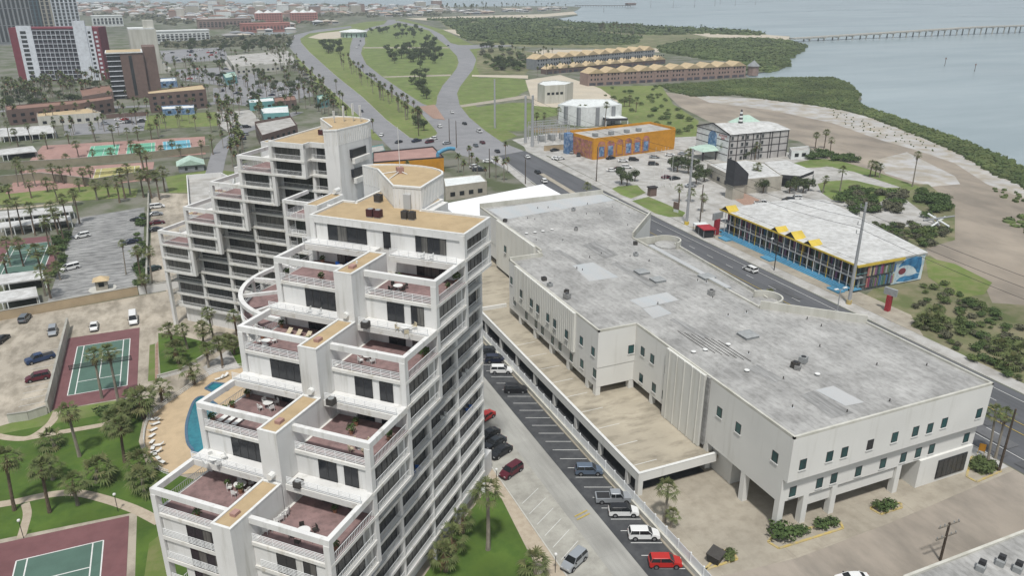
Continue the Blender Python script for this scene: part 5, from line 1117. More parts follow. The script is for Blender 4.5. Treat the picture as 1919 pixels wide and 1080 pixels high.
lowb('small white sea-facing pavilion by the mudflat', [(1480, 278), (1515, 275), (1518, 283), (1484, 285)], 3.5, 'tin_white', 'concrete_pale')
# ---- far town
tw_w = randmat('town_wall', [(.5, .48, .44), (.42, .40, .37), (.55, .55, .55), (.45, .36, .30), (.36, .38, .40)], .9); tw_r = randmat('town_roof', [(.42, .41, .39), (.30, .29, .28), (.5, .5, .5), (.36, .26, .21), (.24, .25, .27), (.45, .40, .33)], .9)
hw = MB().box(-1, -1, 0, 1, 1, 1).mesh('wall', tw_w); hr = MB().add([(-1.1, -1.1, 1.002), (1.1, -1.1, 1.002), (1.1, 1.1, 1.002), (-1.1, 1.1, 1.002), (0, -.6, 1.4), (0, .6, 1.4)], [(0, 4, 5, 3), (4, 1, 2, 5), (0, 1, 4), (2, 3, 5), (3, 2, 1, 0)]).mesh('roof', tw_r); hwi = MB().box(-.8, -1.03, .3, .8, -1.003, .7).mesh('window_band', 'glass_side')
rr = random.Random(11)
def town(poly, n, seed, hmax, where):
    for (x, y) in scatter(poly, n, seed):
        g = G(x, y); s = rr.uniform(4.5, 11); o = thing('town_house', 'small pale house with a low roof ' + where, 'house', (*g, 0), rr.choice((0, .1, -.1, 1.57)), 'houses ' + where)
        sc = (s, rr.uniform(4.5, 9), rr.uniform(3.2, hmax))
        for me, nm in ((hw, 'wall'), (hr, 'roof'), (hwi, 'window_band')): link(me, nm, o, sc=sc)
town([(150, 8), (600, 9), (640, 14), (640, 30), (590, 24), (470, 26), (330, 42), (300, 30), (150, 24)], 120, 2, 8, 'in the far town'); town([(640, 13), (830, 14), (840, 28), (720, 32), (640, 30)], 50, 3, 7, 'beyond the highway bend'); town([(840, 20), (1060, 15), (1066, 19), (860, 28)], 55, 4, 4.5, 'in the trailer park along the far beach'); town([(420, 60), (500, 52), (640, 40), (650, 45), (540, 62), (430, 75)], 18, 5, 6, 'around the far lagoon')
tm = MB(); rt = random.Random(77)
for (x, y) in scatter([(0, 6), (600, 9), (840, 14), (840, 26), (600, 30), (420, 50), (330, 40), (300, 30), (160, 30), (0, 30)], 520, 78):
    g = G(x, y); sx, sy, hh = rt.uniform(5, 14), rt.uniform(5, 10), rt.uniform(3, 9) if rt.random() < .9 else rt.uniform(10, 22); tm.k = rt.randrange(4)
    tm.box(g[0] - sx, g[1] - sy, 0, g[0] + sx, g[1] + sy, hh); tm.k = rt.choice((4, 5, 6)); tm.prism([(g[0] - sx * 1.05, g[1] - sy * 1.05), (g[0] + sx * 1.05, g[1] - sy * 1.05), (g[0] + sx * 1.05, g[1] + sy * 1.05), (g[0] - sx * 1.05, g[1] + sy * 1.05)], hh + .01, hh + 2, [(g[0] - sx * .4, g[1]), (g[0] + sx * .4, g[1]), (g[0] + sx * .4, g[1] + .1), (g[0] - sx * .4, g[1] + .1)])
tm.build('town_mass', ['tin_white', 'lounge_wall', 'pink_stucco', 'cream_wall', 'blue_grey', 'tile_red', 'roof_white'], label='hazy mass of small houses in the farthest town', cat='town', kind='stuff')
S_('lagoon', [(440, 68), (520, 60), (560, 58), (540, 64), (470, 70)], 'bay_water')
# ---- causeway bridge, pier, markers
d0, d1 = Vector((735, 815, 0)), Vector((1350, 815, 0)); BRG = thing('causeway_bridge', 'long low concrete causeway bridge crossing the bay', 'bridge', (735, 815, 0))
n = 30
for i in range(n): 
    x = i * 24.0; z = 2.2 + min(6.5, x / 330 * 6.5); z2 = 2.2 + min(6.5, (x + 24) / 330 * 6.5)
    MB().add([(x, -6, z), (x + 23.9, -6, z2), (x + 23.9, 6, z2), (x, 6, z), (x, -6, z + 1.5), (x + 23.9, -6, z2 + 1.5), (x + 23.9, 6, z2 + 1.5), (x, 6, z + 1.5)], [(3, 2, 1, 0), (4, 5, 6, 7), (0, 1, 5, 4), (1, 2, 6, 5), (2, 3, 7, 6), (3, 0, 4, 7)]).build('deck_span', 'concrete', BRG)
    if i > 0:
        MB().box(x - 1.2, -7, z - 1.0, x + 1.2, 7, z - .003).build('pier_cap', 'concrete', BRG)
        for y in (-5, 5): MB().tube((x, y, -1.5), (x, y, z - 1.003), .9, .9, 8).build('pier', 'concrete', BRG)
g0, g1 = G(1078, 12), G(1182, 12.5); PR = thing('fishing_pier', 'long thin pier reaching out from the far beach', 'pier', (g0[0], g0[1], 0)); v = Vector((g1[0] - g0[0], g1[1] - g0[1], 0)); u = v.normalized(); nn = Vector((-u.y, u.x, 0)) * 3
MB().prism([(nn.x, nn.y), (v.x + nn.x, v.y + nn.y), (v.x - nn.x, v.y - nn.y), (-nn.x, -nn.y)], 3, 4.2).build('deck', 'wood_pole', PR)
for i in range(22): p = v * (i / 21); MB().tube((p.x, p.y, -1), (p.x, p.y, 2.997), .6).build('pile', 'wood_pole', PR)
MB().box(v.x - 12, v.y - 8, 4.203, v.x + 12, v.y + 8, 9).build('pier_house', 'brown_brick', PR); MB().box(v.x - 13, v.y - 9, 9.003, v.x + 13, v.y + 9, 10).build('roof', 'tile_red', PR)
for i, (px, py, h) in enumerate(((1771, 122, 7), (1827, 132, 6), (1132, 22, 8), (1350, 8, 16), (1220, 13, 16), (1262, 14, 18), (1302, 13, 18), (1340, 11, 18), (1378, 10, 18), (1416, 8, 18))):
    g = G(px, py); o = thing('channel_marker', 'thin dark marker post standing in the bay', 'marker', (*g, 0), 0, 'marker posts in the bay'); MB().tube((0, 0, -1.5), (0, 0, h), .5 if py < 30 else .25, .3 if py < 30 else .2).build('post', 'wood_pole', o); MB().box(-.7, -.15, h - 1.6, .7, .15, h - .3).build('board', 'tile_red', o)
# ================================================================ VEGETATION
def palm_meshes(seed, nf=30, skirt=True, big=1.0):
    rr = random.Random(seed)
    t = MB(); n = 7; k = 6; lean = rr.uniform(-.35, .35); pr = None
    prof = [(.26, 0), (.21, .08), (.19, .5), (.17, .96)]
    rings = []
    for i in range(7):
        z = i / 6; r = .26 - .09 * z + (.05 if i == 0 else 0); rings.append([(lean * z * z + r * math.cos(a * 2 * math.pi / n), r * math.sin(a * 2 * math.pi / n), z) for a in range(n)])
    t.add([p for r in rings for p in r], [(j * n + i, j * n + (i + 1) % n, (j + 1) * n + (i + 1) % n, (j + 1) * n + i) for j in range(6) for i in range(n)])
    def fan(b, az, el, pl, bl, lobes=9):
        d = Vector((math.cos(az) * math.cos(el), math.sin(az) * math.cos(el), math.sin(el)))
        s = Vector((-math.sin(az), math.cos(az), 0)); up = d.cross(s)
        c = d * pl + Vector((lean, 0, 0)); c.z -= .12 * pl * pl
        b.add([Vector((lean, 0, 0)) + s * .03, Vector((lean, 0, 0)) - s * .03, c - s * .025, c + s * .025], [(0, 1, 2, 3)])
        for q in range(lobes):
            a = math.radians(-85 + 170 * q / (lobes - 1)); v = d * math.cos(a) + s * math.sin(a)
            w = (d * -math.sin(a) + s * math.cos(a)); L = bl * (1 - .25 * abs(a) / 1.5) * rr.uniform(.85, 1.1)
            tip = c + v * L; tip.z -= .28 * L * rr.uniform(.5, 1.5); m = c + v * L * .55
            b.add([c, m + w * .075 * bl + up * .03, tip, m - w * .075 * bl + up * .03], [(0, 1, 2, 3)])
    cr = MB()
    for i in range(nf):
        u = (i + .5) / nf; el = math.radians(82 - 122 * u ** .8) + rr.uniform(-.12, .12)
        cr.k = 0 if rr.random() < .75 else 1
        fan(cr, i * 2.399 + rr.uniform(-.3, .3), el, rr.uniform(.8, 1.25) * big, rr.uniform(.85, 1.15) * big)
    sk = MB()
    if skirt:
        for i in range(16): fan(sk, i * 2.399, math.radians(rr.uniform(-78, -48)), rr.uniform(.5, 1.2), rr.uniform(.5, .8), 5)
    return t, cr, sk
PV = []
for i in range(5):
    t, c, s = palm_meshes(20 + i, (30, 24, 27, 22, 18)[i], i != 3, (1.0, .9, 1.1, 1.0, .95)[i])
    PV.append((t.mesh('trunk', 'bark_grey' if i % 2 else 'bark'), c.mesh('crown', ['palm_green', 'palm_yellow']), s.mesh('dead_fronds', 'palm_dead') if i != 3 else None))
def far_palm(seed):
    rr = random.Random(seed); b = MB(); b.k = 0; b.tube((0, 0, 0), (0, 0, 1), .028, .02, 4)
    for i in range(16):
        az = i * 2.399; el = math.radians(70 - 130 * (i / 16)); b.k = 1 if i < 12 else 2
        d = Vector((math.cos(az) * math.cos(el), math.sin(az) * math.cos(el), math.sin(el))) * rr.uniform(.17, .25); s = Vector((-math.sin(az), math.cos(az), .2)) * .07
        o = Vector((0, 0, 1)); b.add([o, o + d * .6 + s, o + d + Vector((0, 0, -.05)), o + d * .6 - s], [(0, 1, 2, 3)])
    return b
FR = [far_palm(i) for i in range(4)]; FP = [b.mesh('palm_tree', ['bark_grey', 'palm_green', 'palm_dead']) for b in FR]
RP = random.Random(5)
def palm(px, py, top=None, h=None, label='palm', group=None, v=None, cs=1.0, xy=None):
    g = xy or G(px, py)
    if top is not None: h = max(1.5, HZ(top, *g))
    v = RP.randrange(5) if v is None else v; t, c, s = PV[v]; rz = RP.uniform(0, 6.28)
    o = thing('palm_tree', label, 'palm tree', (*g, ground_z(*g)), rz, group); o.rotation_euler[0] = RP.uniform(-.05, .05); o.rotation_euler[1] = RP.uniform(-.05, .05); link(t, 'trunk', o, sc=(cs, cs, h)); link(c, 'crown', o, (0, 0, h - .05), sc=cs * 1.12)
    if s: link(s, 'dead_fronds', o, (0, 0, h - .1), sc=cs * 1.1)
    return o
def palms(lst, label, group, cs=1.0, v=None):
    for q in lst:
        h = HZ(q[2], *G(q[0], q[1])); vv = RP.randrange(5) if v is None else v
        w = ('tall ' if h > 8 else 'short ' if h < 4.5 else '') + ('clean ' if vv == 3 else 'shaggy '); lab = label.replace('tall ', '').replace('short ', '')
        palm(q[0], q[1], q[2], None, w + lab, w + group, vv, q[3] if len(q) > 3 else cs)
FPQ = []; SHQ = []
def fpalms(pts, label, group, hl=5, hh=9):
    for (x, y) in pts:
        g = G(x, y); h = RP.uniform(hl, hh); sz = 'tall ' if h > hl + .66 * (hh - hl) else 'short ' if h < hl + .33 * (hh - hl) else 'middling '
        FPQ.append((h / math.hypot(*g), g, h, RP.randrange(4), RP.uniform(0, 6.28), sz + label, sz + group))
def flush(Q, keep, raw, meshes, name, cat, sname, slabel, mats):
    """the ones that show largest as objects, the rest as one mass"""
    Q.sort(key=lambda q: -q[0]); b = MB()
    for i, (k, g, s, v, a, lab, grp) in enumerate(Q):
        if i < keep: link(meshes[v], name, None, (*g, 0.02), a, lab, cat, grp, None, s)
        else:
            ca, sa = math.cos(a) * s, math.sin(a) * s; n = len(b.v); r = raw[v]
            b.v += [(g[0] + p[0] * ca - p[1] * sa, g[1] + p[0] * sa + p[1] * ca, p[2] * s) for p in r.v]; b.f += [tuple(n + i2 for i2 in f) for f in r.f]; b.m += r.m
    if b.v: b.build(sname, mats, label=slabel, cat=cat, kind='stuff')
palm(150, 857, 772, label='tall curving palm standing on the lawn beside the garden path fork', v=1, cs=1.15); palm(235, 868, 796, label='stout palm on the lawn next to the pool fence', v=0, cs=1.1)
palm(28, 958, 862, label='tall palm rising over the lower garden path', v=2, cs=1.1); palms([(94, 962, 878), (147, 948, 900)], 'palm inside the loop of the lower garden path', 'palms in the path loop', 1.1)
palms([(192, 748, 668), (223, 758, 660)], 'tall palm at the near end of the maroon tennis court', 'pair of palms in front of the tennis court', 1.1, 1)
palms([(270, 785, 748, 1.5), (215, 815, 785, 1.4), (238, 800, 770, 1.2)], 'bushy palm between the tennis court and the pool fence', 'bushy palms by the pool fence', 1.4)
palms([(103, 838, 822, 1.3), (182, 905, 880, 1.5), (262, 890, 868, 1.5), (272, 928, 900, 1.4), (100, 900, 872, 1.2), (250, 772, 745, 1.2)], 'low round fan palm growing on the lawn', 'low fan palms on the lawn', 1.4, 3)
palms([(325, 650, 618), (352, 655, 615), (382, 650, 615), (335, 682, 655, 1.2), (392, 690, 655), (402, 640, 585), (428, 650, 640), (445, 630, 590), (418, 690, 645), (365, 722, 690, 1.3), (305, 755, 725, 1.2), (440, 665, 640)], 'palm in the garden strip at the foot of the rear tower', 'palms below the rear tower', 1.0)
palm(915, 1032, 922, label='tall bright palm on the dark lawn beside the pool tower', v=3, cs=1.25); palm(1004, 1090, 1055, label='young palm at the tip of the dark lawn', v=3, cs=1.3)
palms([(846, 1042, 1005, 1.3), (868, 1000, 965, 1.1), (836, 1072, 1035, 1.2)], 'dark bushy palm against the foot of the pool tower', 'bushy palms at the pool tower foot', 1.5, 4)
palm(1245, 980, 918, label='short palm behind the white picket fence', v=3, cs=.95); palm(1258, 990, 965, label='small palm beside the taller one behind the picket fence', v=3, cs=.65); palm(1442, 574, 552, label='small palm by the round stair drum of the office block', v=3, cs=.9)
palms([(1850, 872, 775), (1865, 860, 775)], 'slim palm at the street corner of the office block', 'slim palms at the office corner', .9)
palm(1100, 362, 348, label='low palm tuft on the street verge by the office roof', v=3)
palms([(24, 446, 383), (44, 440, 378), (67, 442, 388), (94, 470, 412), (110, 440, 385), (122, 455, 400), (130, 430, 372), (150, 420, 362), (15, 520, 485), (45, 500, 455), (78, 510, 470, 1.2), (100, 470, 420), (86, 555, 505), (96, 560, 520), (114, 525, 500), (20, 500, 455, 1.1), (108, 500, 470)], 'tall thin palm in the row beside the carports', 'palms by the carports')
palm(237, 515, 455, label='lone slim palm rising from the grey car park island', v=1, cs=.7); palms([(268, 545, 470), (288, 545, 470), (275, 550, 520), (262, 500, 470)], 'palm in the hedge strip beside the grey car park', 'palms in the car park hedge')
palms([(235, 372, 325), (245, 365, 315), (270, 370, 325), (285, 372, 322), (300, 375, 330), (310, 360, 320), (225, 380, 342), (205, 370, 342), (183, 375, 345), (275, 340, 278, 1.3), (280, 345, 290, 1.3), (272, 330, 285, 1.2)], 'dense palm in the clump at the end of the palm lawn', 'palms in the lawn clump', 1.25)
palms([(35, 350, 308), (48, 352, 315), (68, 350, 318), (104, 345, 314), (120, 345, 318), (40, 330, 300), (135, 340, 315), (160, 350, 322), (172, 342, 318), (5, 360, 350), (150, 360, 340), (90, 360, 340), (60, 372, 345), (20, 375, 352), (110, 380, 350), (140, 385, 362)], 'palm on the lawn strip in front of the olive walls', 'palms on the lawn strip')
palms([(80, 305, 295), (125, 303, 295), (148, 295, 270), (175, 300, 285), (212, 300, 283), (247, 290, 270), (258, 295, 283), (303, 290, 278), (325, 292, 268), (340, 295, 275), (380, 300, 268), (400, 290, 258), (215, 275, 240), (240, 265, 245), (260, 265, 243), (285, 262, 238), (180, 265, 240), (130, 270, 250), (105, 260, 232), (60, 268, 235), (20, 270, 232), (35, 275, 245), (90, 280, 252)], 'palm standing around the pink court yards', 'palms around the pink courts')
fpalms(scatter([(400, 200), (440, 215), (460, 300), (440, 340), (425, 300), (410, 250)], 40, 4), 'palm in the dense avenue leading to the rear tower', 'palms of the avenue', 7, 11)
fpalms(scatter([(20, 165), (130, 150), (240, 150), (230, 175), (130, 190), (20, 195)], 75, 5), 'palm in the dense grove below the maroon hotel', 'palms of the hotel grove', 6, 12); fpalms(scatter([(300, 110), (440, 100), (470, 150), (560, 130), (600, 165), (480, 195), (320, 160)], 75, 6), 'palm among the parked cars of the shopping lots', 'palms of the shopping lots', 6, 10)
fpalms(scatter([(490, 75), (528, 85), (545, 105), (590, 150), (628, 188), (610, 190), (560, 145), (510, 110)], 60, 7), 'palm along the near kerb of the highway', 'palms along the highway kerb', 6, 9); fpalms(scatter([(560, 170), (640, 195), (690, 235), (650, 235), (560, 200)], 28, 8), 'palm beside the turquoise cube shop', 'palms by the cube shop', 7, 11)
fpalms(scatter([(638, 112), (648, 112), (690, 150), (770, 206), (800, 240), (780, 240), (735, 205), (680, 162), (640, 128)], 62, 9), 'palm in the long row on the grass median', 'palms on the median', 6, 9); fpalms(scatter([(960, 95), (1020, 100), (1090, 120), (1080, 150), (1000, 145), (960, 125)], 36, 10), 'palm in the yard of the townhouses', 'palms by the townhouses', 6, 9)
fpalms([(700, 250), (860, 325), (885, 320), (895, 330), (930, 335), (945, 340), (952, 325), (765, 335), (870, 340), (910, 345), (880, 310), (948, 300)], 'palm beside the roadside stores near the highway fork', 'palms by the roadside stores', 6, 9)
palms([(1528, 278, 252), (1545, 278, 247), (1556, 290, 262), (1710, 350, 290), (1630, 332, 307), (1640, 332, 310), (1648, 333, 312), (1573, 365, 318), (1542, 362, 335), (1418, 345, 312), (1273, 380, 352), (1293, 378, 360), (1317, 398, 370), (1352, 300, 270), (1415, 300, 272), (1290, 310, 285)], 'palm on the lawns between the inn and the mudflat', 'palms around the inn')
palms([(1085, 232, 200), (1097, 232, 200), (1134, 238, 196), (1070, 225, 212), (1045, 245, 205), (1020, 250, 215), (1180, 200, 182), (1170, 200, 185), (1192, 210, 190), (1005, 240, 215)], 'palm in front of the white hall', 'palms by the white hall')
fpalms(scatter([(1120, 58), (1220, 58), (1210, 68), (1115, 66)], 18, 12), 'palm in the far row behind the townhouses', 'far palm row', 9, 14); fpalms(scatter([(820, 18), (1070, 12), (1072, 18), (830, 26)], 60, 13), 'palm in the trailer park along the far beach', 'palms in the trailer park', 9, 16)
# broadleaf trees
def leaf_cloud(b, rr, c, r, n, sz, flat=.7):
    for i in range(n):
        d = Vector((rr.gauss(0, 1), rr.gauss(0, 1), rr.gauss(0, 1) * flat)); d.normalize(); p = Vector(c) + Vector((d.x * r, d.y * r, d.z * r * flat)) * rr.uniform(.55, 1.05)
        a = Vector((rr.uniform(-1, 1), rr.uniform(-1, 1), rr.uniform(-.6, .6))).normalized() * sz * rr.uniform(.6, 1.3); e = a.cross(d + Vector((0, 0, .4))).normalized() * sz * rr.uniform(.5, 1)
        b.add([p - a - e * .3, p + e, p + a - e * .3, p - e * .7], [(0, 1, 2, 3)])
def tree_meshes(seed):
    rr = random.Random(seed); t = MB(); c = MB(); t.tube((0, 0, 0), (.1, 0, 2.2), .28, .2, 7)
    for i in range(9):
        a = i * 2.399; r = rr.uniform(.9, 2.3); z = rr.uniform(2.6, 5.4); p = (r * math.cos(a), r * math.sin(a), z)
        t.tube((.1, 0, 2.1), p, .11, .04, 5); leaf_cloud(c, rr, p, rr.uniform(.9, 1.5), 90, .27, .9)
    return t.mesh('trunk', 'bark'), c.mesh('crown', 'oak_leaf')
TV = [tree_meshes(40 + i) for i in range(4)]
def tree(px, py, label, group, s=1.0, xy=None):
    g = xy or G(px, py); t, c = RP.choice(TV); o = thing('broadleaf_tree', label, 'tree', (*g, 0), RP.uniform(0, 6.28), group, s); link(t, 'trunk', o); link(c, 'crown', o)
for p in scatter([(745, 90), (790, 82), (815, 110), (790, 128), (740, 122), (720, 100)], 34, 21): tree(*p, 'dark broadleaf tree in the thicket on the grass island', 'thicket on the grass island', RP.uniform(1.0, 1.6))
for p in scatter([(785, 80), (815, 70), (830, 118), (812, 122)], 20, 22): tree(*p, 'dark broadleaf tree on the highway side of the grass island', 'highway side trees of the island', RP.uniform(1.0, 1.5))
for p in scatter([(690, 62), (750, 48), (790, 55), (800, 70), (740, 72), (700, 80)], 26, 23): tree(*p, 'broadleaf tree at the far end of the grass island', 'far trees of the island', RP.uniform(1.0, 1.5))
for p in scatter([(765, 145), (800, 135), (805, 160), (785, 170), (768, 155)], 10, 24) + [(800, 185), (795, 180)]: tree(*p, 'broadleaf tree near the point of the grass island', 'point trees of the island', RP.uniform(.9, 1.3))
for p in scatter([(595, 82), (640, 84), (645, 108), (632, 112), (610, 100)], 18, 25): tree(*p, 'broadleaf tree at the head of the grass median', 'median head trees', RP.uniform(1.0, 1.6))
for p in [(785, 240), (795, 245), (780, 235)]: tree(*p, 'broadleaf tree at the near tip of the grass median', 'median tip trees', 1.0)
for p in scatter([(900, 80), (960, 86), (945, 95), (900, 92)], 8, 26) + scatter([(920, 110), (960, 118), (985, 138), (930, 135)], 14, 27): tree(*p, 'broadleaf tree across the highway by the sandy scrub', 'trees across the highway', RP.uniform(1.0, 1.4))
for p in [(1270, 322), (1262, 318), (1278, 315), (1290, 325), (1300, 318), (1310, 330), (1320, 340), (1305, 345), (1480, 362), (1492, 358), (1505, 362), (1515, 358), (1395, 300), (1405, 298), (1190, 340), (1175, 348), (1165, 345), (1400, 355), (1430, 362)]: tree(*p, 'broadleaf tree shading the lounge and inn car parks', 'trees of the lounge car park', RP.uniform(.8, 1.15))
for p in scatter([(330, 120), (460, 110), (540, 150), (420, 170)], 18, 28): tree(*p, 'broadleaf tree in the shopping lots', 'trees of the shopping lots', RP.uniform(.9, 1.3))
# shrubs
def shrub_mesh(seed):
    rr = random.Random(seed); b = MB()
    for i in range(7): a = i * 2.399; r = .55 * (i / 7) ** .5; leaf_cloud(b, rr, (r * math.cos(a), r * math.sin(a), .45 + .25 * rr.random()), .45, 45, .13)
    return b
SRW = [shrub_mesh(60 + i) for i in range(4)]
for i, b in enumerate(SRW): b.m = [(0, 0, 1, 2)[i]] * len(b.f)
SV = [b.mesh('shrub', ['shrub_leaf', 'scrub_leaf', 'scrub_grey']) for b in SRW]
def shrub(px, py, s, label, group, v=0):
    g = G(px, py); w = ('large ' if s > 2.4 else 'small ' if s < 1.5 else '') + ('greyish ' if v == 3 else 'yellowish ' if v == 2 else ''); SHQ.append((s / math.hypot(*g), g, s, v, RP.uniform(0, 6.28), w + label, w + group))
for p, s in (((1463, 1010), 2.6), ((1490, 1003), 1.5), ((1505, 1000), 1.3), ((1540, 990), 1.6), ((1560, 985), 1.4), ((1650, 956), 1.6), ((1668, 952), 1.5)): shrub(*p, s, 'rounded green shrub in the yellow-kerbed bed under the office block', 'shrubs under the office block', 0)
for p, s in (((1825, 880), 1.6), ((1842, 885), 1.8), ((1838, 870), 1.6), ((1855, 875), 1.4), ((1362, 1048), 1.4), ((1370, 1040), 1.0)): shrub(*p, s, 'spiky grey-green shrub in the corner planting bed', 'shrubs in the corner bed', 2)
for p in scatter([(255, 420), (275, 390), (272, 540), (258, 545)], 30, 31): shrub(*p, RP.uniform(1.0, 1.8), 'clipped shrub in the hedge strip of the grey car park', 'hedge shrubs of the car park', 0)
for p in [(205, 780), (212, 785), (222, 782), (228, 776), (198, 778), (235, 772), (243, 768)]: shrub(*p, 2.2, 'dark dense shrub at the foot of the tennis court palms', 'dense shrubs by the tennis court', 1)
for p in scatter([(100, 440), (130, 430), (125, 500), (100, 520)], 14, 33): shrub(*p, RP.uniform(1.5, 2.6), 'bushy shrub between the tennis court and the car park', 'shrubs along the left tennis court', 1)
for p in scatter([(1560, 385), (1600, 350), (1700, 360), (1690, 400), (1600, 405)], 64, 34): shrub(*p, RP.uniform(1.6, 3.0), 'dense green bush in the thicket behind the souvenir shop', 'thicket behind the shop', RP.choice((0, 1, 3)))
for p in scatter([(1715, 360), (1780, 370), (1785, 395), (1730, 410)], 36, 35): shrub(*p, RP.uniform(1.6, 3.0), 'dark bush in the round thicket by the mudflat', 'round thicket by the mudflat', 1)
for p in scatter([(1610, 420), (1700, 420), (1790, 430), (1740, 465), (1680, 455)], 60, 36): shrub(*p, RP.uniform(1.0, 2.2), 'low scrub bush beyond the shop roof', 'scrub beyond the shop', RP.choice((2, 2, 3, 3, 0)))
for p in scatter([(1700, 600), (1740, 520), (1850, 570), (1919, 590), (1919, 720), (1800, 670)], 120, 37): shrub(*p, RP.uniform(.7, 1.9), 'rough scrub bush on the wild verge across the street', 'scrub on the wild verge', RP.choice((2, 2, 3, 0)))
for p in scatter([(1100, 165), (1230, 162), (1255, 195), (1300, 228), (1290, 268), (1240, 250), (1160, 195)], 45, 38): shrub(*p, RP.uniform(1.4, 3.0), 'scrub bush on the green field behind the orange store', 'scrub on the green field', RP.choice((2, 2, 2, 0)))
for p in scatter([(1495, 300), (1540, 285), (1600, 298), (1612, 310), (1560, 302)], 26, 39): shrub(*p, RP.uniform(2.0, 3.2), 'dark hedge bush edging the mudflat by the inn', 'hedge by the mudflat', 1)
for p in scatter([(900, 100), (950, 92), (990, 105), (985, 135), (920, 135)], 40, 40): shrub(*p, RP.uniform(3, 5), 'dense scrub bush across the highway', 'scrub across the highway', RP.choice((1, 3, 2)))
for p in [(1725, 612), (1745, 600), (1760, 615), (1890, 690), (1905, 670), (1870, 660)]: palm(p[0], p[1], p[1] - 12, label='low scrubby fan palm on the wild verge across the street', group='fan palms on the wild verge', v=0, cs=1.4)
# mangrove belts: nobody could count the bushes
def belt(name, label, px, step, r, h, m, seed):
    rr = random.Random(seed); poly = GP(px); xs = [p[0] for p in poly]; ys = [p[1] for p in poly]; b = MB(); x = min(xs)
    while x < max(xs):
        y = min(ys)
        while y < max(ys):
            p = (x + rr.uniform(-.5, .5) * step, y + rr.uniform(-.5, .5) * step)
            if inside(p, poly):
                s = rr.uniform(.5, 1.35); hh = h * rr.uniform(.65, 1.15); n = 6; a0 = rr.uniform(0, 6)
                vs = [(p[0] + r * s * math.cos(a0 + i / n * 6.283), p[1] + r * s * math.sin(a0 + i / n * 6.283), -.3) for i in range(n)] + [(p[0] + r * s * .75 * math.cos(a0 + i / n * 6.283 + .4), p[1] + r * s * .75 * math.sin(a0 + i / n * 6.283 + .4), hh * .65) for i in range(n)] + [(p[0] + rr.uniform(-.3, .3) * r, p[1] + rr.uniform(-.3, .3) * r, hh)]
                b.add(vs, [(i, (i + 1) % n, n + (i + 1) % n, n + i) for i in range(n)] + [(n + i, n + (i + 1) % n, 2 * n) for i in range(n)])
                leaf_cloud(b, rr, (p[0], p[1], hh * .55), r * s * .95, 7, r * .3, .6)
            y += step
        x += step
    return b.build(name, m, label=label, cat='mangrove', kind='stuff')
belt('mangroves', 'dark green mangrove belt along the near bay shore', [(1235, 160), (1300, 158), (1390, 150), (1440, 147), (1560, 146), (1592, 157), (1612, 179), (1606, 190), (1622, 201), (1700, 228), (1800, 263), (1890, 300), (1919, 318), (2000, 353), (2000, 392), (1919, 352), (1860, 326), (1800, 289), (1740, 263), (1680, 239), (1640, 223), (1600, 211), (1560, 203), (1500, 194), (1440, 187), (1380, 178), (1300, 181), (1260, 172)], 1.9, 1.5, 1.7, 'mangrove', 1)
belt('mangroves', 'mangrove belt on the point beneath the causeway bridge', [(1235, 88), (1290, 76), (1430, 73), (1482, 78), (1511, 88), (1475, 112), (1478, 123), (1440, 134), (1400, 132), (1390, 115), (1330, 112), (1240, 98)], 5.5, 4.2, 3.2, 'mangrove', 2)
belt('mangroves', 'thin far mangrove spit curving into the bay', [(1040, 37), (1062, 43), (1110, 44.5), (1250, 52), (1330, 55), (1430, 62), (1420, 66), (1300, 63), (1230, 66), (1120, 58), (1060, 50), (960, 44), (830, 39), (800, 37), (960, 35.5)], 11, 8, 4, 'mangrove', 3)
belt('scrubland', 'dark scrubland beyond the highway bend', [(835, 42), (960, 46), (1060, 54), (1200, 70), (1190, 84), (1000, 84), (930, 80), (880, 76)], 9, 6.5, 2.8, 'mangrove', 4)
belt('scrubland', 'patch of mangrove seedlings on the pale mudflat edge', [(1560, 206), (1700, 250), (1760, 275), (1750, 285), (1660, 262), (1560, 226)], 5.5, .45, .7, 'mangrove', 6)
belt('scrubland', 'grassy tufts at the far right of the mudflat', [(1870, 400), (1960, 410), (1960, 470), (1890, 425)], 3.5, 2, 1.0, 'scrub_leaf', 7); belt('scrubland', 'dark tufts along the pale edge of the mudflat', [(1850, 345), (1919, 365), (1960, 385), (1960, 400), (1880, 372)], 4, 1.2, 1.0, 'mangrove', 8)
belt('treetops', 'hazy treetops spread among the far town', [(150, 10), (600, 10), (840, 14), (840, 30), (640, 34), (600, 50), (430, 60), (300, 45), (150, 26)], 34, 10, 7, 'scrub_grey', 9)
belt('treetops', 'green thicket round the far lagoon', [(300, 75), (430, 72), (540, 66), (545, 80), (500, 85), (420, 88), (310, 90)], 9, 6, 4, 'scrub_grey', 10)
fpalms(scatter([(0, 150), (250, 140), (300, 120), (560, 95), (640, 180), (480, 230), (400, 250), (405, 258), (250, 262), (0, 264)], 190, 51), 'palm standing in the hotel quarter', 'palms of the hotel quarter', 5, 10)
for p in scatter([(0, 165), (240, 150), (260, 165), (200, 200), (0, 215)], 46, 52): tree(*p, 'broadleaf tree in the hotel grove', 'trees of the hotel grove', RP.uniform(.8, 1.3))
for p in scatter([(300, 85), (540, 75), (560, 100), (430, 100), (310, 95)], 40, 53): tree(*p, 'broadleaf tree by the far lagoon', 'trees by the lagoon', RP.uniform(1.0, 1.6))
for p in scatter([(560, 120), (600, 165), (640, 200), (600, 215), (480, 215), (440, 190), (500, 150)], 36, 54): tree(*p, 'broadleaf tree between the motels', 'trees between the motels', RP.uniform(.7, 1.1))
flush(FPQ, 140, FR, FP, 'palm_tree', 'palm tree', 'palm_mass', 'small far palms spread among lots, highway and beach', ['bark_grey', 'palm_green', 'palm_dead'])
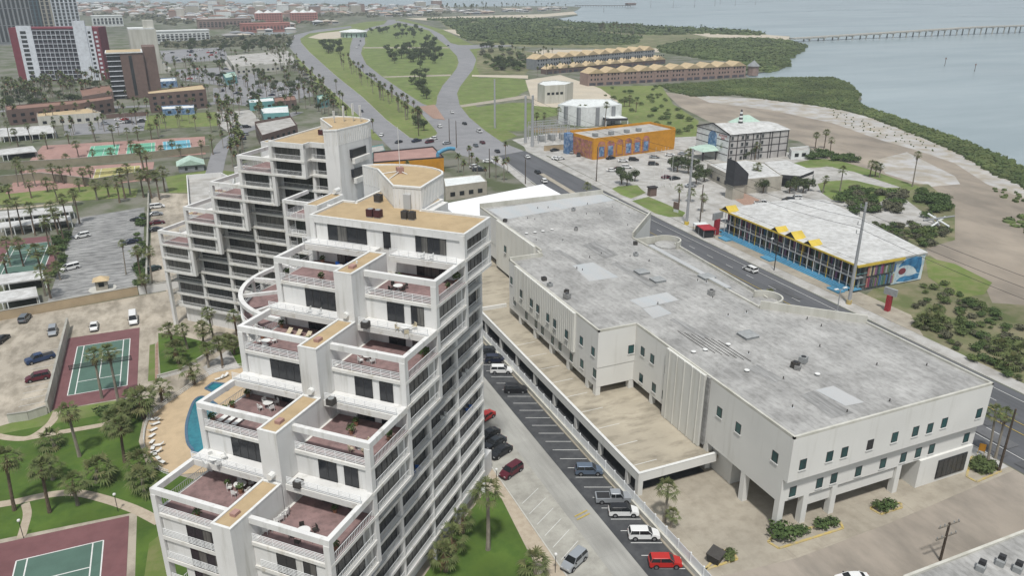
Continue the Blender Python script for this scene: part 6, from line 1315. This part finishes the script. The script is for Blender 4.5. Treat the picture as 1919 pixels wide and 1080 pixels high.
flush(SHQ, 290, SRW, SV, 'shrub', 'shrub', 'shrub_mass', 'small far scrub bushes on the fields', ['shrub_leaf', 'scrub_leaf', 'scrub_grey'])
# ================================================================ VEHICLES
def loft(b, secs):
    """secs: (x, zb, zt, wb, wt) rectangles with half widths, lofted along x"""
    vs = []
    for (x, zb, zt, wb, wt) in secs: vs += [(x, -wb, zb), (x, wb, zb), (x, wt, zt), (x, -wt, zt)]
    n = len(secs); fs = [(0, 1, 2, 3)[::-1], tuple(4 * (n - 1) + i for i in range(4))]
    for i in range(n - 1):
        for k in range(4): a, c = 4 * i + k, 4 * i + (k + 1) % 4; fs.append((a, c, c + 4, a + 4))
    return b.add(vs, fs)
def wheel_mesh(r=.34, w=.22):
    b = MB(); n = 14
    for (ra, y0, y1, k) in ((r * 1.22, -w / 2 + .02, w / 2 - .022, 0), (r, -w / 2, w / 2, 0), (r * .62, -w / 2 - .012, w / 2 + .012, 1)):
        b.k = k; vs = [(ra * math.cos(i / n * 6.283), y, ra * math.sin(i / n * 6.283)) for y in (y0, y1) for i in range(n)]
        b.add(vs, [(i, (i + 1) % n, n + (i + 1) % n, n + i) for i in range(n)] + [tuple(range(n))[::-1], tuple(range(n, 2 * n))])
    return b.mesh('wheel', ['tyre', 'rim'])
WH = wheel_mesh()
PAINT = {n: mat('paint_' + n + '_car', c, .28, 0, spec=.5, metal=m) for n, c, m in (('white', (.68, .68, .67), 0), ('black', (.012, .012, .014), 0), ('dark', (.03, .034, .04), .2), ('silver', (.42, .44, .46), .5), ('grey', (.16, .18, .20), .4), ('blue', (.025, .05, .12), .2), ('navy', (.02, .025, .05), .2), ('maroon', (.10, .012, .022), .2), ('red', (.42, .02, .015), 0), ('slate', (.14, .18, .24), .4), ('green', (.02, .04, .035), .2))}
SPEC = {  # hood z, roof z, length, half width, cabin (x back bottom, x back top, x front top, x front bottom)
 'sedan': dict(L=4.7, W=.89, hz=.92, rz=1.43, tz=.98, cab=(-1.75, -.95, .45, 1.25)), 'suv': dict(L=4.65, W=.93, hz=1.02, rz=1.70, tz=1.1, cab=(-2.2, -1.95, .5, 1.2)),
 'minivan': dict(L=5.0, W=.97, hz=1.0, rz=1.76, tz=1.1, cab=(-2.4, -2.25, .75, 1.75)), 'pickup': dict(L=5.7, W=.98, hz=1.12, rz=1.82, tz=1.15, cab=(-.55, -.45, 1.0, 1.6)), 'van': dict(L=5.6, W=1.0, hz=1.15, rz=2.25, tz=1.25, cab=(-2.7, -2.65, 1.45, 2.0))}
CM = {}
def car_meshes(kind):
    if kind in CM: return CM[kind]
    s = SPEC[kind]; L, W = s['L'] / 2, s['W']; c = s['cab']; b = MB(); gz = .26
    if kind == 'pickup':
        loft(b, [(-L, .42, .98, W * .93, W * .93), (-L + .06, gz + .1, 1.05, W, W * .97), (-.56, gz, 1.08, W, W * .97), (-.5, gz, s['tz'], W, W * .97), (1.55, gz, s['tz'], W, W * .95), (L - .25, gz, s['hz'], W * .97, W * .88), (L, .42, .85, W * .86, W * .8)])
    else: loft(b, [(-L, .45, .85, W * .86, W * .84), (-L + .12, gz + .06, s['tz'] - .04, W * .97, W * .9), (-L + .5, gz, s['tz'], W, W * .95), (c[3] - .1, gz, s['tz'] - .02, W, W * .93), (L - .75, gz, s['hz'] - .03, W * .99, W * .88), (L - .15, gz + .06, .78, W * .93, W * .8), (L, .42, .68, W * .82, W * .72)])
    body = b.mesh('body', 'paint_white_car')
    z0, z1 = s['tz'] - .03, s['rz'] - .06
    g = loft(MB(), [(c[0], z0, z0 + .02, W * .9, W * .9), (c[1], z0, z1, W * .92, W * .74), (c[2], z0, z1, W * .92, W * .74), (c[3], z0, z0 + .02, W * .88, W * .86)]).mesh('windows', 'car_glass')
    r = loft(MB(), [(c[1] - .06, z1 - .03, z1 + .02, W * .75, W * .6), (c[1] + .25, z1 + .002, z1 + .065, W * .76, W * .66), (c[2] - .25, z1 + .002, z1 + .06, W * .76, W * .66), (c[2] + .05, z1 - .02, z1 + .02, W * .74, W * .6)])
    for sy in (-1, 1):
        for (xa, xb) in ((c[0] + .02, c[1]), ((c[1] + c[2]) / 2 - .05, (c[1] + c[2]) / 2 - .05), (c[3] - .02, c[2])):
            r.tube((xa, sy * W * .905, z0 + .01), (xb, sy * W * .75, z1 + .01), .045, .04, 4)
    if kind == 'van':                                          # panel sides
        for sy in (-1, 1): r.add([(-2.66, sy * W * .935, z0), (.7, sy * W * .935, z0), (.7, sy * W * .76, z1), (-2.62, sy * W * .76, z1)], [(0, 1, 2, 3)])
    roof = r.mesh('roof', 'paint_white_car')
    d = MB().box(-.03, -.16, -.07, .03, .16, .07).mesh('headlight', 'lamp_clear'); t = MB().box(-.03, -.14, -.1, .03, .14, .1).mesh('taillight', 'lamp_red')
    tr = MB(); tr.box(-L + .3, -W - .008, .24, L - .4, W + .008, .36); tr.box(L - .12, -W * .8, .3, L + .03, W * .8, .46); tr.box(-L - .03, -W * .82, .36, -L + .1, W * .82, .54)
    for sy in (-1, 1): tr.box(c[3] - .35, sy * W * .9, s['tz'], c[3] - .2, sy * (W + .16), s['tz'] + .14)
    tr = tr.mesh('trim', 'metal_black')
    bed = None
    if kind == 'pickup': bed = MB().box(-L + .2, -W * .8, 1.084, -.62, W * .8, 1.09).mesh('load_bed', 'metal_black')
    CM[kind] = (body, g, r and roof, d, t, bed, tr); return CM[kind]
def paint(o, m):
    o.material_slots[0].link = 'OBJECT'; o.material_slots[0].material = m
def car(kind, col, label, xy, rz, group=None, roofcol=None, z=None, full=True):
    b, g, r, d, t, bed, tr = car_meshes(kind); s = SPEC[kind]
    o = thing({'suv': 'sport_utility_car', 'sedan': 'sedan_car', 'minivan': 'minivan', 'pickup': 'pickup_truck', 'van': 'cargo_van'}[kind], label, {'pickup': 'pickup', 'van': 'van', 'minivan': 'minivan'}.get(kind, 'car'), (xy[0], xy[1], ground_z(*xy) + .005 if z is None else z), rz, group)
    paint(link(b, 'body', o), PAINT[col]); link(g, 'windows', o); paint(link(r, 'roof', o), PAINT[roofcol or col])
    link(tr, 'trim', o)
    if bed: link(bed, 'load_bed', o)
    L, W = s['L'] / 2, s['W']
    for x in (-L + .95, L - .92):
        for y in (-1, 1): link(WH, 'wheel', o, (x, y * (W - .075), .34), sc=1.02)
    if full:
        for y in (-1, 1): link(d, 'headlight', o, (L - .06, y * W * .62, .68)); link(t, 'taillight', o, (-L + .03, y * W * .68, .8))
    return o
def car2(kind, col, label, f, b, **k):
    """front and back points in the picture"""
    gf, gb = G(*f, .5), G(*b, .5); return car(kind, col, label, ((gf[0] + gb[0]) / 2, (gf[1] + gb[1]) / 2), math.atan2(gf[1] - gb[1], gf[0] - gb[0]), **k)
def carx(kind, col, label, p, deg, **k): return car(kind, col, label, G(*p, .6), math.radians(deg), **k)
SK = -23
carx('suv', 'white', 'white SUV nosed to the picket fence far up the asphalt stalls', (940, 694), SK); carx('suv', 'black', 'black SUV parked in the asphalt stalls by the picket fence', (967, 730), SK)
carx('suv', 'navy', 'dark blue SUV at the far end of the asphalt stalls', (930, 674), SK); carx('sedan', 'dark', 'dark sedan half hidden behind the pool tower corner', (918, 657), SK)
carx('suv', 'slate', 'slate blue SUV parked alone in the asphalt stalls', (1104, 882), SK); carx('pickup', 'silver', 'silver grey pickup in the asphalt stalls', (1150, 934), SK); carx('suv', 'white', 'white SUV with black roof next to the grey pickup', (1169, 959), SK, roofcol='black')
carx('suv', 'white', 'white SUV with dark sunroof between the red car and the fence', (1207, 1002), SK, roofcol='white'); carx('suv', 'red', 'bright red SUV in the asphalt stalls', (1247, 1054), SK)
car2('suv', 'silver', 'silver SUV with sunroof on the pale concrete drive', (1058, 1070), (1094, 1036)); car2('suv', 'maroon', 'maroon SUV on the pale concrete drive', (940, 896), (976, 872))
car2('sedan', 'black', 'black sedan closest to the maroon SUV on the concrete drive', (922, 858), (955, 838)); car2('sedan', 'dark', 'dark sedan beside the black one on the concrete drive', (912, 840), (943, 822)); car2('sedan', 'black', 'black car partly hidden by the pool tower edge', (902, 824), (930, 808)); car2('sedan', 'red', 'red car mostly hidden by the pool tower edge', (898, 790), (920, 776))
carx('suv', 'grey', 'grey SUV parked near the tan boundary wall', (47, 597), 80); car2('suv', 'silver', 'silver car with open door in the tan yard', (98, 632), (101, 612)); carx('sedan', 'black', 'black sedan at the edge of the tan yard', (3, 636), 70); car2('pickup', 'blue', 'dark blue pickup in the tan yard', (48, 681), (103, 665)); car2('suv', 'maroon', 'maroon SUV below the blue pickup in the tan yard', (50, 713), (93, 704))
car2('sedan', 'white', 'small white car behind the tennis court', (176, 622), (178, 604)); car2('van', 'white', 'white cargo van at the corner of the tennis court', (251, 612), (250, 588))
car2('suv', 'white', 'white SUV in the grey car park', (137, 446), (172, 439)); car2('minivan', 'white', 'white minivan in the grey car park', (114, 507), (150, 498)); car2('sedan', 'navy', 'navy sedan against the olive wall of the car park', (228, 457), (262, 451)); car2('sedan', 'green', 'dark green car beside the hedge near the rear tower', (270, 510), (303, 500)); car2('sedan', 'dark', 'small dark car at the top of the grey car park', (253, 412), (263, 412))
carx('minivan', 'white', 'white box van in the drive by the service yard', (295, 387), 5); carx('sedan', 'silver', 'silver sedan in the drive by the service yard', (292, 401), 5); carx('sedan', 'maroon', 'red sedan in the drive by the service yard', (295, 417), 5); carx('sedan', 'dark', 'dark sedan next to the red one in the drive', (293, 430), 5)
# on the road
for kind, col, lab, f, b in (('suv', 'white', 'white SUV driving past the souvenir shop', (1396, 501), (1417, 510)), ('sedan', 'white', 'white sedan driving near the traffic island', (984, 291), (993, 297)), ('sedan', 'black', 'black sedan on the street beyond the office roof', (1002, 318), (1014, 327)), ('suv', 'white', 'white SUV beside the tent-roofed store', (1014, 334), (1026, 345)), ('sedan', 'dark', 'dark sedan beyond the traffic island', (926, 279), (939, 288)), ('sedan', 'maroon', 'dark red sedan waiting at the highway fork', (899, 264), (910, 270)), ('sedan', 'grey', 'grey sedan waiting beside the dark red one', (887, 269), (897, 276)), ('pickup', 'white', 'white pickup rounding the grass field', (893, 243), (904, 249)), ('sedan', 'black', 'black car rounding the highway fork', (866, 229), (876, 234)), ('sedan', 'white', 'white car on the highway curve', (846, 208), (850, 213)), ('suv', 'white', 'white SUV entering the fork from the median', (820, 234), (829, 240)), ('sedan', 'dark', 'dark sedan at the end of the slip road', (740, 268), (755, 264)), ('pickup', 'navy', 'navy pickup near the fork stop line', (772, 266), (790, 262)), ('minivan', 'maroon', 'maroon van near the fork stop line', (795, 268), (815, 264)), ('suv', 'white', 'white car at the tip of the median', (808, 261), (818, 259)), ('sedan', 'white', 'white sedan on the slip road beside the rear tower', (713, 256), (718, 250)), ('sedan', 'silver', 'far silver car on the inner highway', (672, 86), (675, 82)), ('suv', 'dark', 'far dark SUV on the inner highway', (675, 78), (677, 75)), ('sedan', 'black', 'far black car on the outer highway curve', (838, 84), (843, 86)), ('sedan', 'slate', 'far blue car by the head of the median', (675, 124), (679, 127)), ('sedan', 'dark', 'far dark car passing the median palms', (686, 137), (690, 140)), ('sedan', 'white', 'far white car entering the slip road', (545, 80), (548, 83)), ('sedan', 'dark', 'far dark car on the slip road near the rear tower', (676, 206), (680, 210)), ('sedan', 'white', 'far white car in front of the round hall', (668, 90), (670, 87))):
    car2(kind, col, lab, f, b, full=False)
# store car parks
for kind, col, lab, p, a in (('sedan', 'black', 'black sedan at the wall of the orange store', (1145, 296), 8), ('sedan', 'white', 'white sedan in front of the orange mural', (1168, 301), -25), ('suv', 'black', 'black SUV in front of the orange mural', (1188, 299), -30), ('sedan', 'silver', 'silver sedan near the plain orange wall', (1227, 294), -30), ('sedan', 'white', 'white car near the corner of the orange store', (1256, 290), -35), ('suv', 'dark', 'dark SUV in the middle of the orange store lot', (1225, 307), -25), ('sedan', 'white', 'white sedan at the kerb of the orange store lot', (1147, 319), -25), ('sedan', 'navy', 'navy car between two white cars by the flagpoles', (1161, 316), -25), ('suv', 'white', 'white SUV beside the navy car by the flagpoles', (1175, 313), -25), ('sedan', 'silver', 'silver car under the trees of the orange store lot', (1280, 288), -30), ('sedan', 'dark', 'dark car half under the trees of the orange store lot', (1261, 303), -25), ('suv', 'dark', 'dark SUV by the mural pylon', (1085, 290), 60), ('sedan', 'dark', 'dark car by the substation wall', (1040, 281), 10), ('sedan', 'silver', 'silver car by the mural pylon', (1072, 285), 60), ('sedan', 'white', 'white car by the red banner', (1050, 297), 10), ('sedan', 'white', 'white car at the far corner of the red banner', (1043, 296), 10),
        ('pickup', 'white', 'white pickup behind the souvenir shop', (1429, 381), -30), ('suv', 'black', 'black SUV in the shop car park', (1478, 375), 150), ('suv', 'white', 'white SUV beside the black one in the shop car park', (1492, 371), 150), ('sedan', 'dark', 'dark car parked at the lounge', (1265, 334), 0), ('sedan', 'silver', 'silver car crossing the lounge forecourt', (1295, 348), -5), ('sedan', 'maroon', 'maroon car parked at the lounge', (1250, 332), 0), ('pickup', 'dark', 'dark pickup behind the beige store', (898, 318), -20), ('sedan', 'white', 'white car at the beige store', (915, 302), -20), ('suv', 'white', 'white SUV at the water slide', (890, 312), 20), ('sedan', 'silver', 'silver car by the water slide sign', (838, 268), 20)):
    carx(kind, col, lab, p, a, full=False)
rc = random.Random(9)
for poly, n, where in (([(195, 225), (270, 218), (268, 238), (200, 245)], 10, 'in the car park below the brick pavilion'), ([(335, 130), (450, 126), (465, 150), (345, 150)], 22, 'in the shopping lots beyond the brick tower'), ([(305, 97), (415, 90), (420, 110), (315, 115)], 30, 'in the far shopping lots'), ([(535, 105), (565, 115), (600, 165), (575, 150)], 14, 'beside the highway market'), ([(405, 168), (545, 155), (560, 178), (470, 192)], 18, 'in the motel lots'), ([(440, 225), (470, 240), (460, 290), (445, 290)], 9, 'along the palm avenue')):
    for p in scatter(poly, n, rc.randrange(999)):
        col = rc.choice(('white', 'white', 'silver', 'black', 'dark', 'navy', 'red')); carx(rc.choice(('sedan', 'suv')), col, col.replace('dark', 'dark grey') + ' car parked ' + where, p, rc.choice((0, 90, 180, 8)), group=col + ' cars ' + where, full=False)
g = G(1582, 1078, .6); car('sedan', 'white', 'white car on the tan drive below the office columns', (g[0] + .4, g[1] - 1.2), math.radians(160))
# ================================================================ STREET FURNITURE
def pole(name, label, px, py, h, r0, r1, m, cat='pole', arms=0, group=None, base=None):
    g = G(px, py); o = thing(name, label, cat, (*g, 0), 0, group); MB().tube((0, 0, 0), (0, 0, h), r0, r1, 10).build('shaft', m, o)
    for i in range(arms):
        z = h - 1.0 - i * 2.2; MB().tube((-1.6, 0, z), (0, 0, z - .4), .07).build('arm', m, o); MB().tube((-1.6, 0, z), (-1.6, 0, z + .9), .1).build('insulator', 'ac_grey', o)
    if base: MB().lathe([(r0 * 1.5, 0), (r0 * 1.5, 1.1)], 10).build('base_collar', base, o)
    return o
pole('utility_pole', 'massive grey steel pole at the kerb by the two grass plots', 1287, 421, 25.5, .5, .3, 'steel', arms=0, base='yellow_trim'); pole('utility_pole', 'massive grey steel pole with yellow foot at the corner of the souvenir shop', 1591, 570, 26.5, .45, .28, 'steel', arms=4, base='kerb_yellow')
pole('utility_pole', 'twin steel pole nearer the highway at the substation', 985, 268, 23, .7, .5, 'steel'); pole('utility_pole', 'twin steel pole nearer the substation fence', 998, 275, 24.5, .8, .55, 'steel'); pole('utility_pole', 'grey steel pole standing in the grass field', 928, 240, 26, .6, .4, 'steel')
for i, (px, py, h, w_) in enumerate(((1312, 417, 13, 'beside the red food stand'), (843, 268, 12, 'at the highway fork'), (856, 277, 13, 'beside its twin at the highway fork'), (1118, 340, 14, 'at the tree-lined kerb of the orange store lot'), (1872, 884, 12, 'on the planted corner by the office block'), (918, 333, 12, 'in front of the beige store'), (985, 345, 10, 'by the tent-roofed store'), (785, 255, 11, 'on the tip of the median'))): pole('utility_pole', 'dark wooden pole ' + w_, px, py, h, .22, .15, 'wood_pole')
o = pole('utility_pole', 'short dark wooden pole with crossarms beside the low grey roof', 1762, 1052, 6.6, .2, .15, 'wood_pole')
for z in (6.2, 4.2): MB().box(-2.0, -.08, z, 2.0, .08, z + .16).build('crossarm', 'bark_grey', o); [MB().tube((x, 0, z + .16), (x, 0, z + .5), .07).build('insulator', 'ac_grey', o) for x in (-1.8, -.9, .9, 1.8)]
for (px, py, w_) in ((1001 + 450, 507, 'facing the souvenir shop'), (1590 - 90, 548, 'south along the shop kerb') if False else (1376, 347, 'beside the paver walk')):
    o = pole('street_lamp', 'black street lamp ' + w_, px, py, 9.5, .14, .1, 'metal_black', 'street lamp'); MB().tube((0, 0, 9.3), (-1.8, 0, 9.7), .07).build('arm', 'metal_black', o); MB().box(-2.5, -.2, 9.6, -1.7, .2, 9.8).build('lamp_head', 'plastic_white', o)
o = pole('street_lamp', 'twin-headed pale street lamp rising above the slanting parapet', 1562, 625, 11, .14, .1, 'steel', 'street lamp')
for s in (-1, 1): MB().tube((0, 0, 10.8), (s * 1.6, 0, 11.1), .06).build('arm', 'steel', o); MB().box(s * 1.3 - .5, -.25, 11.1, s * 1.3 + .5, .25, 11.3).build('lamp_head', 'plastic_white', o)
for i, (px, py, w_) in enumerate(((1041, 1075, 'beside the silver SUV'), (931, 912, 'beside the maroon SUV'), (222, 960, 'by the lower tennis court'), (45, 1010, 'where the small path meets the court'))):
    g = G(px, py); o = thing('garden_lamp', 'white globe lamp on a thin post ' + w_, 'lamp', (*g, 0)); MB().tube((0, 0, 0), (0, 0, 3.0), .05).build('post', 'metal_black', o); MB().lathe([(.05, 3.0), (.2, 3.1), (.24, 3.25), (.2, 3.4), (.04, 3.48)], 12).build('globe', 'plastic_white', o)
for i, (px, py) in enumerate(((1225, 352), (1235, 355), (1242, 350), (1247, 352), (1258, 350))):
    g = G(px, py); o = thing('flagpole', 'slim white flagpole in the row by the grass plots', 'flagpole', (*g, 0), 0, 'row of flagpoles'); MB().tube((0, 0, 0), (0, 0, 16), .09, .05).build('shaft', 'plastic_white', o); MB().lathe([(.3, 0), (.3, .3)], 8).build('footing', 'kerb', o)
# substation
g = G(1040, 262); ss = thing('substation_frame', 'substation of slender steel posts and beams behind the tan wall', 'substation', (*g, 0))
for i in range(6):
    for j in range(3): MB().box(i * 4 - 12, j * 6 - 6, 0, i * 4 - 11.7, j * 6 - 5.7, 9).build('post', 'steel', ss)
for j in range(3):
    for z in (6, 8.7): MB().box(-11.7, j * 6 - 5.98, z, 8.3, j * 6 - 5.72, z + .25).build('beam', 'steel', ss)
for i in range(3): MB().box(i * 6 - 9, -2, 0, i * 6 - 6.5, 1.5, 3).build('transformer', 'ac_grey', ss)
# wires
def wire(a, b, label, group, sag=2.0):
    pts = [Vector(a).lerp(Vector(b), i / 14) - Vector((0, 0, sag * 4 * (i / 14) * (1 - i / 14))) for i in range(15)]; m = MB()
    for i in range(14): m.tube(pts[i], pts[i + 1], .045, .045, 4)
    m.build('power_line', 'metal_black', label=label, cat='wire', group=group)
pA, pB = G(1287, 421), G(1591, 570)
for k in range(3): wire((pA[0] - .8, pA[1], 24.3 - 2.2 * k), (pB[0] - 1.6, pB[1], 24.9 - 2.2 * k), 'overhead wire strung between the two massive steel poles', 'wires between the steel poles'); wire((pB[0] - 1.6, pB[1], 24.9 - 2.2 * k), (150, 40, 23 - 2.2 * k), 'overhead wire running on over the wild verge', 'wires over the wild verge'); wire((pA[0] - .8, pA[1], 24.3 - 2.2 * k), (*G(998, 275), 23 - 2 * k), 'overhead wire running to the substation poles', 'wires to the substation')
# signs and small things
g = G(1663, 583); o = thing('shop_sign', 'tall red sign box with a pale lettered top on the verge', 'sign', (*g, 0), .2)
MB().box(-.6, -.5, 0, .6, .5, 4.2).build('red_box', 'sign_red', o); MB().box(-.3, -1.6, 4.203, .3, 1.6, 6.0).build('sign_board', 'ac_grey', o)
g = G(1342, 440); o = thing('shop_sign', 'tall red sign box behind the red food stand', 'sign', (*g, 0), .2)
MB().box(-.7, -.6, 0, .7, .6, 5.2).build('red_box', 'sign_red', o); MB().box(-2.2, -.25, 5.203, 2.2, .25, 7.4).build('sign_board', 'ac_grey', o)
g = G(1320, 440); o = thing('food_stand', 'red-roofed food stand with a white canopy at the kerb', 'stall', (*g, 0), math.radians(78))
MB().box(-3.5, -1.6, .4, 3.5, 1.6, 2.2).build('counter', 'metal_black', o); MB().box(-4, -2.2, 2.7, 1.5, 2.2, 2.95).build('red_roof', 'sign_red', o); MB().box(1.6, -2.2, 2.6, 4.5, 2.2, 2.8).build('white_canopy', 'tin_white', o)
for x in (-3.8, 0, 4.2): [MB().box(x, y, 0, x + .12, y + .12, 2.59).build('post', 'steel', o) for y in (-2.0, 1.9)]
for i in range(5): MB().box(-3.3 + i * 1.3, -1.75, 1.2, -2.3 + i * 1.3, -1.603, 2.0).build('display_tray', 'goods', o)
g = G(1341, 1052); o = thing('dumpster', 'black lidded dumpster at the corner of the tan yard', 'dumpster', (*g, .06), .5)
MB().prism([(-1, -.8), (1, -.8), (1, .8), (-1, .8)], .15, 1.3, [(-1.15, -.95), (1.15, -.95), (1.15, .95), (-1.15, .95)]).build('bin', 'metal_black', o); MB().add([(-1.2, -1, 1.303), (1.2, -1, 1.303), (1.2, 1, 1.6), (-1.2, 1, 1.6), (-1.2, 1, 1.303), (1.2, 1, 1.303)], [(0, 1, 2, 3), (3, 2, 5, 4), (0, 3, 4), (1, 5, 2), (0, 4, 5, 1)]).build('lid', 'ac_dark', o); [MB().lathe([(.1, 0), (.1, .148)], 8, (x, y)).build('wheel', 'tyre', o) for x in (-.8, .8) for y in (-.6, .6)]
g = G(1838, 853); o = thing('road_work_sign', 'orange road work sign on a frame by the office corner', 'sign', (*g, 0), .6); MB().box(-.06, -.5, .8, 0, .5, 2.2).build('panel', 'orange_wall', o); [MB().tube((.1, y, 0), (0, y * .6, 2.2), .04).build('leg', 'yellow_trim', o) for y in (-.5, .5)]
g = G(1222, 367); o = thing('brick_sign', 'dark brick sign pier between the two grass plots', 'sign', (*g, 0), 0); MB().box(-1.4, -1, 0, 1.4, 1, 3.2).build('pier', 'brown_brick', o); MB().box(-1.7, -1.3, 3.203, 1.7, 1.3, 3.6).build('cap', 'timber', o)
g = G(1267, 398); o = thing('post_sign', 'small red and white post sign on the long grass plot', 'sign', (*g, 0), .3); MB().box(-.15, -1.2, 1.2, .15, 1.2, 3.6).build('board', 'brown_brick', o); MB().box(-.1, -1.0, 0, .1, 1.0, 1.197).build('foot', 'tin_white', o)
g = G(1757, 423); o = thing('beam_sculpture', 'crossed white and grey beams lying at the edge of the mudflat', 'sculpture', (*g, 0))
for a, m, z in ((.3, 'tin_white', .6), (1.4, 'tin_white', 1.2), (-.4, 'blue_grey', 1.8), (.9, 'blue_grey', .3)): MB().tube((-5 * math.cos(a), -5 * math.sin(a), z), (5 * math.cos(a), 5 * math.sin(a), z + 1.5), .3).build('beam', m, o)
# ---- pool
pp_ = GP([(362, 845), (352, 830), (350, 800), (357, 772), (368, 750), (386, 747), (420, 775), (440, 835), (400, 852), (365, 850)]); pl = thing('swimming_pool', 'curved blue swimming pool at the foot of the pool tower', 'pool', (0, 0, 0)); mat('pool_water', (.03, .20, .25), .08, .15, .8, (.02, .15, .20), spec=.5, bump=.05); mat('pool_tile', (.09, .16, .24), .5, .1, 2)
cx, cy = sum(p[0] for p in pp_) / len(pp_), sum(p[1] for p in pp_) / len(pp_); sp_ = ccw(smooth_path(pp_ + [pp_[0]], 4)[:-1])
MB().poly([(x, y, LZ[0] + .02) for x, y in sp_]).build('water', 'pool_water', pl); MB().wall(sp_, .25, .5, 0, True).build('coping', 'pool_tile', pl)
s2 = GP([(386, 730), (400, 719), (424, 722), (428, 733), (408, 740)]); pl = thing('spa_pool', 'small turquoise spa pool next to the curved pool', 'pool', (0, 0, 0)); MB().poly([(x, y, LZ[0] + .03) for x, y in ccw(s2)]).build('water', 'pool_water', pl); MB().wall(s2, .3, .5, 0, True).build('coping', 'pool_tile', pl)
pf = thing('pool_fence', 'white railing fence curving round the pool deck', 'fence', (0, 0, 0)); fp = smooth_path(GP([(455, 690), (400, 702), (330, 747), (292, 775), (276, 797), (271, 828), (279, 862), (300, 884), (318, 892)]), 6)
for i in range(len(fp) - 1):
    for z in (.25, .65, 1.05): MB().tube((*fp[i], z), (*fp[i + 1], z), .03, .03, 4).build('rail', 'rail_white', pf)
    MB().tube((*fp[i], 0), (*fp[i], 1.12), .045, .045, 5).build('post', 'rail_white', pf)
for i, (px, py) in enumerate(((288, 800), (284, 812), (282, 824), (283, 836), (286, 848), (292, 858), (300, 866), (309, 872), (300, 790), (292, 790), (302, 838), (298, 850), (415, 712), (424, 708))):
    g = G(px, py); lounger((*g, LZ[0] + .01), math.radians(20 + 15 * i), 'plastic_white', 'white sun lounger on the tan pool deck', 'loungers on the pool deck')
# ---- haze
hz = MB().box(-12100, -3100, -2.0, 20100, 30100, 114).build('haze', mat('haze_air', (.8, .85, .9), 1, 0), kind='stuff')
hm = MATS['haze_air']; hm.node_tree.nodes.clear(); vo = hm.node_tree.nodes.new('ShaderNodeVolumePrincipled'); vo.inputs['Color'].default_value = (.78, .87, .95, 1); vo.inputs['Density'].default_value = .00017; vo.inputs['Anisotropy'].default_value = 0.0
oo = hm.node_tree.nodes.new('ShaderNodeOutputMaterial'); hm.node_tree.links.new(vo.outputs[0], oo.inputs['Volume'])
